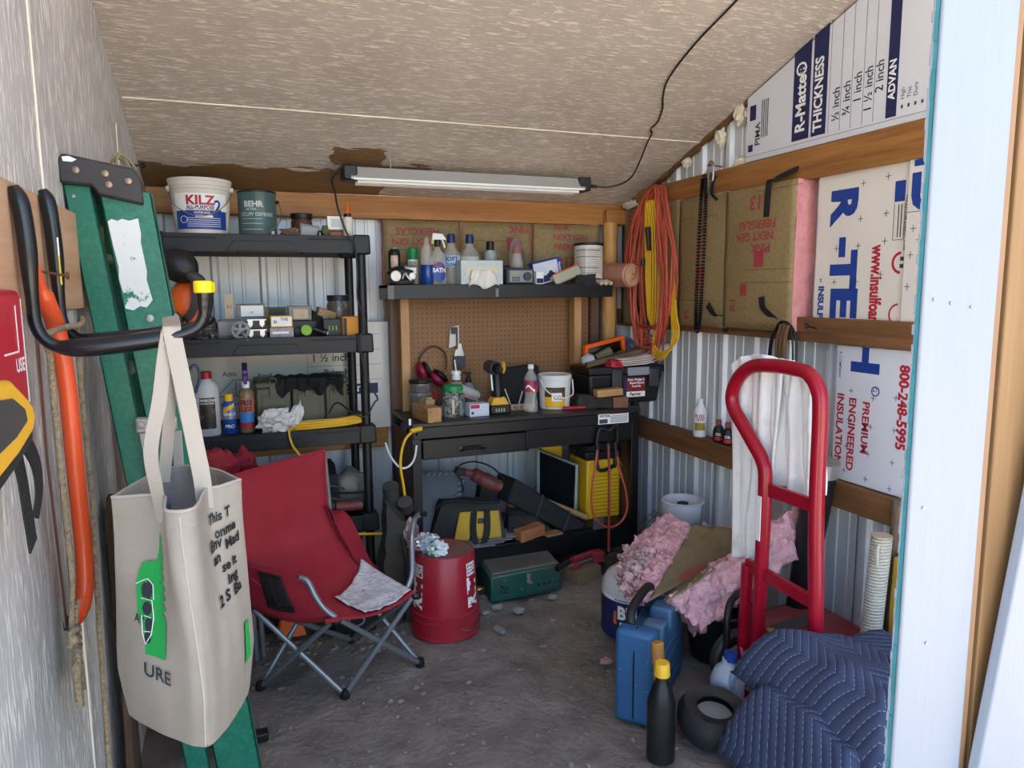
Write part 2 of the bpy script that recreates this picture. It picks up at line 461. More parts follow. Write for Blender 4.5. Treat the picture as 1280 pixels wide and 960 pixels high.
# ceiling: painted strand boards under the sloping roof
def slab(x0, x1, y0, y1, t0, t1):
    c = []
    for t in (t0, t1):
        for x, y in ((x0, y0), (x1, y0), (x1, y1), (x0, y1)): c.append((x, y, ceil_z(y)+t))
    return M().add(c, [(3,2,1,0),(4,5,6,7),(0,1,5,4),(1,2,6,5),(2,3,7,6),(3,0,4,7)])
ce = slab(XL-.06, XR+.07, .35, 4.02, .013, .05).build('ceiling', m_brown); struct(ce)
for x0, x1, y0, y1 in ((XL-.05, XR-.03, 3.175, 3.93), (XL-.05, XR-.03, 1.98, 3.171), (XL-.05, XR-.03, .4, 1.976)):
    slab(x0, x1, y0, y1, 0, .0125).build('ceiling_panel', m_ceil, ce, smooth=0)
sb_ = M().tube([(x_, 3.173, ceil_z(3.173)-.001+.0015*random.random()) for x_ in [-.35+i*.13 for i in range(21)]], .0035, 6)
m_bead = mat('pale_joint_bead', 'f2e6d0', .6)
sb_.build('joint_bead', m_bead, ce)
lb2 = M()
for yj in (1.8005, 3.0105): lb2.tube([(XL-.001, yj+random.uniform(-.0015, .0015), z_*.1) for z_ in range(0, int(ceil_z(yj)*10))], .004, 6)
lb2.build('joint_bead', m_bead, wl)
stripm = M()
for i in range(60):                               # ragged brown board edge along the right wall
    y = 3.85 - i*.055; z = ceil_z(y)
    stripm.box((XR-.033, y-.027, z-.001+random.uniform(-.004, .004)), (.018+random.uniform(0, .016), .062, .02), (atan2(.34, -1)+pi+random.uniform(-.06, .06), 0, 0))
o = stripm.build('ceiling_edge', m_brown, ce)

# ------------------------------------------------------------------ girts (wall rails)
def trim(n, mm, m, bevel=.004):
    o = mm.build('trim_%d' % n, m, None, bevel=bevel); struct(o); return o
def back_rail(u, v):  pass
trim(2, M().b2(XL, 2.2, 3.85, 3.925, 1.872, 1.992), m_rail)
trim(3, M().b2(XL, .74, 3.85, 3.91, 1.20, 1.33), m_rail)
trim(4, M().b2(XL, .75, 3.85, 3.91, .655, .775), m_rail)
# right wall: top girt lies under the roof slope at its back end
tr = M().add([(2.2, 3.93, 1.945), (2.283, 3.93, 1.945), (2.283, 1.2, 1.93), (2.2, 1.2, 1.93), (2.2, 3.93, 1.97), (2.283, 3.93, 1.97), (2.283, 3.66, 2.058), (2.2, 3.66, 2.058), (2.283, 1.2, 2.062), (2.2, 1.2, 2.062)],
            [(0,1,2,3),(4,7,6,5),(7,9,8,6),(0,4,5,1),(3,2,8,9),(0,3,9,7,4),(1,5,6,8,2)])
trim(5, tr, m_raily, .005)
trim(6, M().b2(2.2, 2.283, .9, 3.93, 1.278, 1.378), m_railold)
trim(7, M().b2(2.2, 2.283, .9, 3.93, .628, .735), m_railold)
# peeled corner pole
trim(8, M().tube([(2.07, 3.79, -.02), (2.075, 3.79, .7), (2.072, 3.79, 1.3), (2.075, 3.79, 1.88)], [.047, .046, .044, .043], 14), m_peel, 0)
trim(9, M().b2(2.06, 2.2, 3.80, 3.85, 1.872, 1.955), m_rail)

# ------------------------------------------------------------------ front wall at the right of the doorway
fw = M().b2(.90, 1.03, .655, .72, -.1, 3.02).build('wall_front', m_ply); struct(fw)  # narrow pier only; the open bay beyond is made up to admit daylight
jb = trim(10, M().add([(.757,.62,-.02),(.880,.62,-.02),(.880,.6255,-.02),(.757,.6255,-.02)]+[(.757,.62,2.8),(.880,.62,2.8),(.880,.6255,2.8),(.757,.6255,2.8)],
     [(3,2,1,0),(4,5,6,7),(0,1,5,4),(1,2,6,5),(2,3,7,6),(3,0,4,7)]), m_white, .002)
jb['label'] = 'white painted door trim board'
e = M()
for i in range(90):                               # hairy teal foam edge beside the trim
    z = -.02+i*.0315; e.b2(.757+random.uniform(-.0008, .0012), .80, .6257, .6305, z, z+.0316)
trim(11, e, m_teal, 0)
e = M()
for i in range(240):
    z = -.02+i*.0118; e.b2(.7568+random.uniform(-.0012, .0012), .80, .6305, .632+random.uniform(0, .0022), z, z+.0119)
trim(17, e, m_white, 0)
trim(12, M().b2(.884, .8955, .625, .655, -.02, 2.8), mat('bare_wood_strip', '94704f', .7, var=.2, vs=4, stretch=(20, 20, 2)), .001)
trim(13, M().b2(.8985, .9045, .632, .655, -.02, 2.8), mat('grey_sealant', '96928a', .6, var=.2, vs=30), .002)
trim(14, M().b2(.909, .99, .628, .655, -.02, 2.8), m_ply, .002)
lb_ = trim(15, M().add([(.838,.60,.55),(1.0,.60,.55),(1.0,.615,.55),(.838,.615,.55),(1.168,.60,2.6),(1.33,.60,2.6),(1.33,.615,2.6),(1.168,.615,2.6)],
     [(3,2,1,0),(4,5,6,7),(0,1,5,4),(1,2,6,5),(2,3,7,6),(3,0,4,7)]), m_white, .002)
nm = M()
for x, z in ((.772, 1.485), (.80, 1.48), (.835, 1.475), (.778, 1.23), (.80, 1.05)): nm.cyl((x, .6205, z), (x, .6185, z), .0022, 8)
nm.build('nail_head', mat('nail_grey', '8e8f90', .4, .6), jb)
# raw plank across the left wall
pk = M().b2(XL+.001, XL+.022, .8, 2.45, 1.462, 1.686).build('trim_16', mat('pale_raw_plank', 'cfa98a', .65, col2='b48a68', vs=1.4, stretch=(20, 1.2, 20), bump=.1, bs=4), bevel=.002); struct(pk)
sn = M().cyl((XL+.018, 1.585, 1.541), (XL+.07, 1.578, 1.531), .0026, 8).cyl((XL+.07, 1.578, 1.531), (XL+.074, 1.578, 1.531), .007, 10)
sn.build('nail', mat('rusty_nail', '7a5238', .6, .6), pk)
# blobs of expanding foam in the gaps of the right wall
FB = [((2.235, 3.70, 2.035), (.03, .06, .02), 'foam blob lowest on the right wall in the ceiling corner'),
      ((2.19, 3.76, 1.985), (.03, .07, .022), 'white foam blob on the end of the back beam in the corner'),
      ((2.255, 3.30, 2.155), (.02, .03, .03), 'small foam blob below the ceiling edge above the orange cord'),
      ((2.255, 3.02, 2.225), (.022, .035, .045), 'mid-size foam blob below the ceiling edge left of the biggest blob'),
      ((2.25, 2.87, 2.30), (.025, .04, .05), 'largest foam blob near the top of the right wall by the printed board'),
      ((2.255, 2.86, 2.08), (.025, .045, .028), 'foam blob sitting on the right beam below the largest blob'),
      ((2.255, 3.12, 2.068), (.015, .015, .018), 'tiny curled foam bead on the right beam')]
for i, (c, d, l) in enumerate(FB):
    o = M().blob((0, 0, 0), d, 3, .5, 2.2, i).build('foam_blob', m_foamb, at=None); o.location = c
    tag(o, l, 'foam', 'foam blobs on the right wall')
# ------------------------------------------------------------------ insulation and foam boards
m_kraft = mat('kraft_paper_facing', '9a8258', 0.7, col2='82704a', vs=60, bump=0.25, bs=90)
m_pink = mat('pink_fibreglass', 'dd9a98', 0.95, col2='c47f7e', vs=14, bump=0.6, bs=70)
m_kred = mat('faded_red_print', 'a03a44', 0.7)
m_kline = mat('kraft_dark_line', '5c4327', 0.7)
m_strap = mat('black_webbing', '1c1b1b', 0.75, bump=0.3, bs=200)

def batt(name, label, box, side, lines, pinkend=None, seed=0, group=None):
    """a kraft-faced batt on the back wall (side='b': box x0,x1,z0,z1,front y,rear y) or right wall (side='r')"""
    a0, a1, z0, z1, f, r = box
    if side == 'b':
        P = lambda a, o, z: V((a, o, z)); loc = ((a0+a1)/2, (f+r)/2, z0)
    else:
        P = lambda a, o, z: V((o, a, z)); loc = ((f+r)/2, (a0+a1)/2, z0)
    t = T(name, label, 'insulation', loc, group)
    n = 14
    def bulge(u, v): return 0.016*sin(pi*min(max(u, 0), 1))*sin(pi*v)**.5 + 0.004*noise.noise(V((u*4+seed, v*5, 1)))
    M().grid(lambda u, v: P(a0+(a1-a0)*u, f-bulge(u, v)-.004*abs(u-.5)**3*0, z0+(z1-z0)*v), n, n).build('kraft_facing', m_kraft, t, solid=.003)
    c = [P(a0, f+.003, z0), P(a1, f+.003, z0), P(a1, r, z0), P(a0, r, z0), P(a0, f+.003, z1), P(a1, f+.003, z1), P(a1, r, z1), P(a0, r, z1)]
    M().hexa(c, (10, 6, 14), .006, 30, 3, seed).build('fibre_fill', m_pink, t)
    m = M(); k = M()
    for body, size, u, v, mode in lines:
        sg = 1 if side == 'b' else -1
        if mode == 'up': ua, va = (sg, 0), (0, 1)
        elif mode == 'flip': ua, va = (-sg, 0), (0, -1)
        elif mode == 'rot': ua, va = (0, 1), (-sg, 0)
        else: ua, va = (0, -1), (sg, 0)
        oa, oz = a0+(a1-a0)*u, z0+(z1-z0)*v
        def fn(x, y):
            aa, zz = oa+ua[0]*x+va[0]*y, oz+ua[1]*x+va[1]*y
            uu, vv = (aa-a0)/(a1-a0), (zz-z0)/(z1-z0)
            return P(aa, f-bulge(uu, vv)-.004, zz)
        if body == '#':
            m.grid(lambda p, q: fn(p*size, q*size*1.15), 5, 4)
        elif body == '_':
            k.grid(lambda p, q: fn(p*size, q*.002), 8, 1)
        else: m.text(body, size, fn, .02)
    if m.v: m.build('printing', m_kred, t)
    if k.v: k.build('printed_line', m_kline, t)
    return t

gb = 'paper-faced batts on the back wall'
batt('insulation_batt', 'left paper-faced batt on the back wall above the spray bottles', (.755, 1.175, 1.30, 1.868, 3.842, 3.905), 'b',
     [('FIBERGLAS', .05, .72, .93, 'flip'), ('NEXT GEN', .045, .62, .83, 'flip'), ('_', .36, .08, .72, 'up'), ('_', .36, .08, .60, 'up'), ('_', .36, .08, .86, 'up')], seed=1, group=gb)
batt('insulation_batt', 'middle paper-faced batt on the back wall above the tissue box', (1.182, 1.60, 1.30, 1.868, 3.842, 3.905), 'b',
     [('PINK', .055, .95, .97, 'flip'), ('#', .06, .63, .74, 'up'), ('_', .40, .02, .70, 'up'), ('_', .34, .02, .58, 'up'), ('_', .40, .02, .82, 'up')], seed=2, group=gb)
batt('insulation_batt', 'right paper-faced batt on the back wall behind the printed can', (1.612, 2.03, 1.30, 1.868, 3.842, 3.905), 'b',
     [('PINK', .045, .30, .94, 'up'), ('NEXT GEN', .045, .28, .845, 'up'), ('FIBERGLAS', .045, .28, .75, 'up'), ('R13', .075, .32, .58, 'up')], seed=3, group=gb)
gr = 'paper-faced batts on the right wall'
batt('insulation_batt', 'paper-faced batt in the corner on the right wall, behind the orange cord', (3.245, 3.84, 1.30, 1.955, 2.185, 2.276), 'r',
     [('PINK NEXT GEN', .06, .80, .32, 'rot'), ('#', .06, .83, .62, 'up'), ('R13', .07, .55, .88, 'flip'), ('GEN', .06, .40, .12, 'rot')], seed=4, group=gr)
batt('insulation_batt', 'paper-faced batt on the right wall behind the hanging chain', (2.855, 3.238, 1.31, 1.948, 2.18, 2.276), 'r',
     [('R13', .07, .35, .72, 'rot'), ('NEXT GEN', .055, .42, .28, 'rot'), ('#', .055, .52, .36, 'up'), ('_', .30, .95, .84, 'up'), ('_', .30, .95, .20, 'up'), ('PI', .06, .70, .05, 'rot')], seed=5, group=gr)
batt('insulation_batt', 'paper-faced batt on the right wall with its pink end showing', (2.395, 2.848, 1.315, 1.94, 2.17, 2.276), 'r',
     [('R13', .085, .30, .93, 'flip'), ('FIBERGLAS', .05, .22, .76, 'flip'), ('NEXT GEN', .05, .24, .68, 'flip'), ('PINK', .055, .28, .60, 'flip'), ('#', .06, .50, .44, 'up'),
      ('_', .30, .68, .42, 'up'), ('_', .30, .68, .33, 'up'), ('_', .28, .55, .96, 'up'), ('R1', .06, .78, .12, 'rot'), ('#', .045, .70, .24, 'up')], seed=6, group=gr)
# black straps holding the batts
m_ = [([(2.195, 2.42, 1.985), (2.17, 2.53, 1.955), (2.155, 2.545, 1.94), (2.15, 2.55, 1.80)], 'black strap nailed to the top beam over the right batt'),
      ([(2.195, 3.56, 2.0), (2.16, 3.60, 1.93), (2.15, 3.66, 1.86), (2.15, 3.63, 1.80)], 'black strap curling under the top beam left of the orange cord'),
      ([(2.155, 3.69, 1.60), (2.15, 3.68, 1.50), (2.16, 3.63, 1.42), (2.19, 3.62, 1.32)], 'black strap on the corner batt at the left edge of the orange cord'),
      ([(2.155, 2.95, 1.42), (2.16, 2.90, 1.375), (2.19, 2.86, 1.36), (2.195, 2.86, 1.29)], 'black strap on the middle beam at the foot of the chain'),
      ([(2.15, 2.56, 1.46), (2.15, 2.545, 1.41), (2.17, 2.49, 1.365), (2.192, 2.48, 1.352), (2.195, 2.48, 1.30)], 'black strap on the middle beam under the right batt')]
for p, l in m_:
    o = M().ribbon(cr(p, 5), .034, (0, 1, .05), .003).build('strap', m_strap, at=p[0]); tag(o, l, 'strap', 'black straps holding the batts')

m_board = mat('white_foam_board', 'e3dcd0', 0.5, var=0.06, vs=4, bump=0.05, bs=20)
m_boardc = mat('bluish_white_foam_board', 'dcdde2', 0.45, var=0.05, vs=4)
m_navy = mat('navy_print', '1c2350', 0.5); m_blue = mat('blue_print', '1d3f8f', 0.5); m_redp = mat('red_print', 'b32636', 0.5)
m_grey = mat('grey_print', '3d3f46', 0.5); m_whitep = mat('white_print', 'efeeea', 0.5); m_blackp = mat('black_print', '1a1a1c', 0.5)

XB = 2.238
def rw(y, z, x=XB-.0125-.001):                     # text plane on the right wall: origin
    return V((x, y, z))
def down(y, z, x=XB-.0135): return onplane((x, y, z), (0, 0, -1), (0, -1, 0))     # reads downwards
def upw(y, z, x=XB-.0135): return onplane((x, y, z), (0, 0, 1), (0, 1, 0))        # reads upwards
def crosses(m, spots, x, s=.017):
    for y, z in spots:
        m.b2(x-.0004, x, y-s, y+s, z-.0011, z+.0011); m.b2(x-.0005, x, y-.0011, y+.0011, z-s, z+s)

# board between the middle and the top beam
b = T('foam_board', 'upper white foam board with big blue letters and red web address on the right wall', 'foam board', (XB, 1.8, 1.372), None)
M().b2(XB-.0125, XB+.0125, .95, 2.335, 1.374, 1.938).build('board', m_board, b, bevel=.003)
m = M(); x = XB-.0135
for ch, z, y, hx in (('R', 1.880, 2.256, 1.22), ('-', 1.690, 2.235, 1.3), ('T', 1.634, 2.246, 1.30), ('E', 1.500, 2.236, 1.36)): m.text(ch, .172, down(y, z), .05, sx=hx)
m.text('BY', .015, down(2.305, 1.535), .02); m.text('INSULFO', .040, down(2.308, 1.505), .05, sx=1.0)
m.f = [f for f in m.f if all(m.v[i].z > 1.374 for i in f)] if False else m.f
m.b2(x-.0004, x, 1.925, 1.968, 1.80, 1.872); m.build('blue_lettering', m_blue, b)
m = M(); m.text('www.insulfoam', .072, down(2.052, 1.652), .04, sx=.67)
for r0, r1, zc in ((.030, .040, 1.585), (.034, .041, 1.40)):
    m.grid(lambda u, v, r0=r0, r1=r1, zc=zc: V((x-.0003, 1.925+(r0+(r1-r0)*v)*sin(pi*(.02+.96*u)), zc+(r0+(r1-r0)*v)*cos(pi*(.02+.96*u)))), 18, 1)
m.build('red_lettering', m_redp, b)
m = M(); crosses(m, [(2.225, 1.868), (2.11, 1.885), (2.0, 1.895), (2.115, 1.755), (2.0, 1.765), (2.225, 1.65), (2.12, 1.655), (2.0, 1.665), (2.228, 1.52), (2.12, 1.52), (2.01, 1.545), (2.23, 1.41), (2.12, 1.41)], x, .012)
m.b2(x-.0004, x, 1.922, 1.924, 1.665, 1.795); m.b2(x-.0004, x, 1.922, 1.968, 1.665, 1.667); m.b2(x-.0004, x, 1.966, 1.968, 1.665, 1.795)
for i in range(2): m.b2(x-.0004, x, 1.934+.012*i, 1.938+.012*i, 1.675, 1.79)
m.text('INSULFOAM ENERGY STAR', .016, down(1.921, 1.82), .02)
m.b2(x-.0004, x, 1.915, 1.930, 1.566, 1.58); m.b2(x-.0004, x, 1.915, 1.930, 1.592, 1.606)
m.build('dark_marks', m_grey, b)
# overlapping second piece nearer the door
b = T('foam_board', 'narrow white foam board overlapping the door end of the upper board', 'foam board', (2.21, 1.6, 1.372))
M().b2(2.214, 2.2245, .95, 1.906, 1.376, 1.936).build('board', m_board, b, bevel=.002)
m = M(); m.text('U', .165, onplane((2.213, 1.893, 1.768), (0, -1, 0), (0, 0, 1)), .05, sx=1.1); m.b2(2.2128, 2.2135, 1.80, 1.885, 1.91, 1.932); m.build('blue_lettering', m_blue, b)
m = M(); crosses(m, [(1.875, 1.70), (1.88, 1.61), (1.885, 1.50), (1.85, 1.66)], 2.2135, .012); m.b2(2.213, 2.2136, 1.80, 1.905, 1.756, 1.758); m.build('dark_marks', m_grey, b)
# board between the lower and middle beam
b = T('foam_board', 'lower white foam board with red premium lettering on the right wall', 'foam board', (XB, 1.8, .738))
M().b2(XB-.0125, XB+.0125, .95, 2.195, .738, 1.275).build('board', m_boardc, b, bevel=.003)
m = M()
m.text('H', .172, down(2.115, 1.318), .05, sx=1.18); m.text('®', .05, down(2.02, 1.13), .02)
m.text('A COMPANY', .018, down(2.182, 1.25), .01)
cut = [f for f in m.f if all(m.v[i].z < 1.274 for i in f)]; m.f = cut
m.build('blue_lettering', m_blue, b)
m = M(); m.text('PREMIUM', .044, down(2.055, 1.068), .03, sx=1.12); m.text('ENGINEERED', .046, down(2.12, 1.075), .03, sx=1.07); m.text('INSULATION', .046, down(2.18, 1.085), .03, sx=1.08)
m.text('800-248-5995', .056, down(1.90, 1.222), .04, sx=.98); m.build('red_lettering', m_redp, b)
m = M(); crosses(m, [(2.0, 1.20), (2.01, 1.085), (2.015, .975), (2.02, .87), (2.025, .77), (2.115, 1.10), (2.12, .985), (2.125, .88), (2.13, .78), (1.91, 1.10), (1.91, .98), (1.91, .86), (1.915, .76)], XB-.0135, .011)
m.build('dark_marks', m_blue, b)
# board above the top beam
yb0, yb1 = .95, 2.79
b = T('foam_board', 'grey-white foam board with thickness table above the top beam', 'foam board', (XB, 2.0, 2.07))
cc = []
for xx in (XB-.0125, XB+.0125): cc += [(xx, yb0, 2.068), (xx, yb1, 2.068), (xx, yb1, ceil_z(yb1)-.012), (xx, yb0, ceil_z(yb0)-.012)]
M().add(cc, [(0,1,2,3),(7,6,5,4),(0,4,5,1),(1,5,6,2),(2,6,7,3),(3,7,4,0)]).build('board', m_boardc, b)
m = M(); x = XB-.0135
m.b2(x-.0003, x+.0005, 2.405, 2.50, 2.105, 2.60); m.b2(x-.0003, x+.0005, 2.315, 2.392, 2.105, 2.60); m.b2(x-.0003, x+.0005, 1.985, 2.03, 2.10, 2.7)
m.b2(x-.0003, x+.0005, 2.73, 2.77, 2.245, 2.31); m.b2(x-.0003, x+.0005, 2.745, 2.775, 2.11, 2.14); m.build('navy_panels', m_navy, b)
m = M(); m.text('R-Matte®', .075, upw(2.43, 2.135, x-.0008), .03, sx=.92); m.text('THICKNESS', .062, upw(2.338, 2.12, x-.0008), .03, sx=.90); m.text('ADVAN', .04, upw(1.995, 2.16, x-.0008), .03); m.build('white_lettering', m_whitep, b)
m = M()
for s, y, z in (('½ inch', 2.262, 2.14), ('¾ inch', 2.21, 2.15), ('1 inch', 2.158, 2.185), ('1 ½ inch', 2.108, 2.14), ('2 inch', 2.06, 2.20)): m.text(s, .05, upw(y-.012, z), .015, sx=.92)
m.text('PIMA', .045, upw(2.70, 2.13), .02); m.text('High', .022, upw(1.955, 2.15), .0); m.text('Thic', .022, upw(1.928, 2.15), .0); m.text('Dura', .022, upw(1.902, 2.15), .0)
for i in range(6): m.b2(x-.0003, x, 1.958-.027*i, 1.966-.027*i, 2.12, 2.132)
m.build('dark_lettering', m_grey, b)
m = M()
for y in (2.30, 2.242, 2.19, 2.135, 2.085): m.b2(x-.0003, x, y, y+.0015, 2.10, 2.7)
m.b2(x-.0003, x, .95, 2.79, 2.09, 2.0915)
for i in range(4): m.b2(x-.0003, x, 2.65+.012*i, 2.655+.012*i, 2.16, 2.32)
m.build('ruled_lines', m_grey, b)

# ------------------------------------------------------------------ hanging cords and chain
m_or = mat('orange_cord_rubber', 'c0533a', 0.5, var=.15, vs=20); m_yl = mat('yellow_cord_rubber', 'e0ae1c', 0.45, var=.1, vs=20)
m_blk = mat('black_plastic', '141416', 0.45, var=.2, vs=6, dust=.08); m_brope = mat('brown_rope', '6a4c33', .8, bump=.6, bs=120)
t = T('extension_cord', 'coil of orange extension cord hanging from the right top beam', 'cord', (2.14, 3.38, 1.1))
m = M(); rnd = random.Random(3)
for k in range(15):
    w = .085+.0125*k+rnd.uniform(-.01, .01); zb = 1.10+.018*abs(k-4)+rnd.uniform(-.015, .03); yc = 3.385+rnd.uniform(-.015, .015); xo = 2.115+rnd.uniform(-.02, .02)
    pts = []
    for i in range(26):
        a = 2*pi*i/26; s = 0.5+0.5*cos(a)
        ww = w*(1.0-.42*s**2.2); top = .8 if s > .93 else 1
        pts.append(V((xo+.012*sin(3*a+k)-.03*s+.045*(s**6), yc+ww*(abs(sin(a))**.62)*(1 if sin(a) > 0 else -1)+.02*(1-s)*(1), zb+(2.035+rnd.uniform(-.006, .006)-zb)*s)))
    m.tube(pts, .0052, 6, True)
m.build('coiled_cable', m_or, t)
p = cr([(2.09, 3.45, 1.28), (2.085, 3.44, 1.12), (2.05, 3.43, 1.06), (2.04, 3.425, 1.0)], 6); mm = M().tube(p, .0052, 6); mm.build('loose_tail', m_or, t)
M().cyl((2.04, 3.425, 1.0), (2.038, 3.423, .87), .014, 10, .017).box((2.038, 3.423, .845), (.035, .038, .06)).build('plug', m_blk, t)
t = T('extension_cord', 'yellow extension cord hanging inside the orange coil', 'cord', (2.12, 3.4, 1.1))
m = M()
for k in range(5):
    yc = 3.40-.012*k; w = .03+.008*k; zb = 1.33-.02*k
    m.tube([V((2.10+.004*k-.02*(.5+.5*cos(a)), yc+w*sin(a)*.8-.03*(1-cos(a))*.2, zb+(1.96-zb)*(.5+.5*cos(a)))) for a in [2*pi*i/22 for i in range(22)]], .0052, 6, True)
for k in range(4):
    m.tube(cr([(2.12, 3.22-.01*k, 1.60), (2.11, 3.19-.012*k, 1.40), (2.10, 3.17-.02*k, 1.22+.01*k), (2.09, 3.24, 1.13+.012*k), (2.09, 3.33, 1.16+.02*k), (2.1, 3.30, 1.30)], 6), .0052, 6)
m.build('coiled_cable', m_yl, t)
M().cyl((2.07, 3.37, 1.82), (2.068, 3.35, 1.70), .016, 10, .012).cyl((2.075, 3.42, 1.66), (2.075, 3.42, 1.62), .013, 10).build('plug', m_blk, t)
# clip and black chain
t = T('carabiner', 'silver carabiner clipped to the top beam above the black chain', 'carabiner', (2.14, 2.935, 1.95))
M().tube(cr([(2.14, 2.925, 2.09), (2.135, 2.905, 2.06), (2.135, 2.915, 1.96), (2.135, 2.94, 1.95), (2.14, 2.955, 1.98), (2.14, 2.945, 2.08)], 6, True), .0055, 8, True).build('clip_body', mat('scuffed_steel', '9a9a98', .35, .8), t)
M().cyl((2.2, 2.93, 2.07), (2.12, 2.93, 2.075), .004, 8).build('nail', MATS['rusty_nail'], t)
t = T('chain', 'loop of black saw chain hanging on the right wall', 'chain', (2.14, 2.95, 1.30))
m = M(); loop = []
for i in range(150):
    a = 2*pi*i/150; s = .5+.5*cos(a); loop.append(V((2.13, 2.968+.022*(abs(sin(a))**.5)*(1 if sin(a) > 0 else -1)+.025*(1-s), 1.285+(2.03-1.285)*s)))
loop2 = []                                        # even spacing
acc = 0; loop2 = [loop[0]]
for p, q in zip(loop, loop[1:]+loop[:1]):
    d = (q-p).length; k = max(1, int(d/.0105))
    for j in range(1, k+1): loop2.append(p+(q-p)*(j/k))
for i in range(len(loop2)-1):
    p, q = loop2[i], loop2[i+1]
    if (q-p).length < .004: continue
    d = (q-p).normalized(); R = d.to_track_quat('Z', 'X').to_matrix()
    m.box((p+q)/2, (.012 if i % 2 else .006, .012 if i % 2 else .018, .010), R)
m.build('links', mat('oily_black_steel', '1e1c1b', .4, .5), t)
M().ribbon(cr([(2.15, 2.905, 2.02), (2.13, 2.90, 1.99), (2.13, 2.905, 1.94), (2.15, 2.89, 1.91)], 5), .02, (0, 1, 0), .004).build('clip_tab', m_strap, t)
# rope and loops hanging behind the hand truck
t = T('rope', 'brown rope bundle with black loops hanging below the right batt', 'rope', (2.17, 2.42, 1.1))
m = M()
for k in range(3): m.tube(cr([(2.16, 2.44-.02*k, 1.345), (2.15, 2.45-.02*k, 1.26), (2.155, 2.445-.02*k, 1.15), (2.165, 2.45-.02*k, 1.05)], 8), .009, 8)
m.build('rope_strands', m_brope, t)
M().tube(cr([(2.17, 2.45, 1.35), (2.16, 2.50, 1.27), (2.16, 2.50, 1.10), (2.17, 2.43, 1.02), (2.165, 2.36, 1.10), (2.165, 2.355, 1.27), (2.17, 2.40, 1.345)], 8, True), .006, 6, True).tube(cr([(2.165, 2.46, 1.35), (2.155, 2.487, 1.27), (2.155, 2.487, 1.10), (2.16, 2.43, 1.04), (2.16, 2.37, 1.10), (2.16, 2.37, 1.27), (2.165, 2.41, 1.345)], 8, True), .0045, 6, True).build('black_loop', m_blk, t)
o = M().cyl((2.2, 2.285, 1.335), (2.14, 2.27, 1.345), .003, 8).tube([V((2.135, 2.27+.009*cos(a), 1.347+.009*sin(a))) for a in [2*pi*i/12 for i in range(12)]], .003, 6, True).build('eye_hook', m_blk, at=(2.2, 2.28, 1.33))
tag(o, 'black eye hook screwed into the middle beam right of the batts', 'hook')
# bottles on the lower beam
def bottle(name, label, cat, x, y, z, prof, body, cap, capprof, group=None, seg=20, squash=(1, 1), labelmat=None, lz=None, lr=None, lspan=1.1, texts=(), rz=None, trans=False):
    t = T(name, label, cat, (x, y, z), group)
    mt = Matrix.Translation((x, y, z))
    if rz is not None: mt = mt @ Matrix.Rotation(rz, 4, 'Z')
    M().lathe(prof, seg, mt, squash).build('bottle_body', body, t)
    if cap: M().lathe(capprof, 16, mt).build('cap', cap, t)
    a0 = facing(x, y)
    if labelmat:
        r = lr; f = oncyl(x, y, r*1.002, z, a0)
        patch(f, -lspan*r, lspan*r, lz[0], lz[1], 14, 1).build('label', labelmat, t)
    for body_, size, dx, dz, mm in texts:
        f = oncyl(x, y, (lr or prof[1][0])*1.01, z, a0)
        M().text(body_, size, lambda px, py: f(px+dx, py+dz), .02, 'CENTER').build('lettering', mm, t)
    return t
m_wplas = mat('white_plastic', 'e2e1dd', .4, var=.05, vs=8); m_greyp = mat('grey_plastic', '8d8f92', .5, var=.1)
m_gold = mat('gold_label', 'a58a2c', .5, col2='7c6a2a', vs=20)
t = bottle('oil_jug', 'white jug with red and gold label standing on the lower right beam', 'bottle', 2.232, 3.09, .736,
       [(.033, 0), (.035, .006), (.035, .115), (.033, .135), (.018, .165), (.014, .172), (.014, .178)], m_wplas, m_wplas, [(.016, .176), (.016, .196), (.014, .198)],
       labelmat=m_gold, lz=(.035, .075), lr=.0352, lspan=.8, squash=(1, 1), texts=[('FUEL', .026, -.002, .10, m_redp), ('GAS', .02, 0, .085, m_redp)])
for (x, y, l) in ((2.236, 2.94, 'left black oil bottle with red cap on the lower right beam'), (2.234, 2.865, 'right black oil bottle with red cap on the lower right beam, nearer the towel')):
    bottle('oil_bottle', l, 'bottle', x, y, .736, [(.026, 0), (.028, .004), (.028, .055), (.022, .072), (.012, .082), (.011, .088)], m_blk, mat('dull_red_cap', '8c3a36', .5), [(.014, .086), (.014, .108), (.012, .110)],
           'small oil bottles on the beam', labelmat=m_redp, lz=(.010, .028), lr=.0282, lspan=.8, texts=[('OIL', .02, 0, .034, m_whitep)])
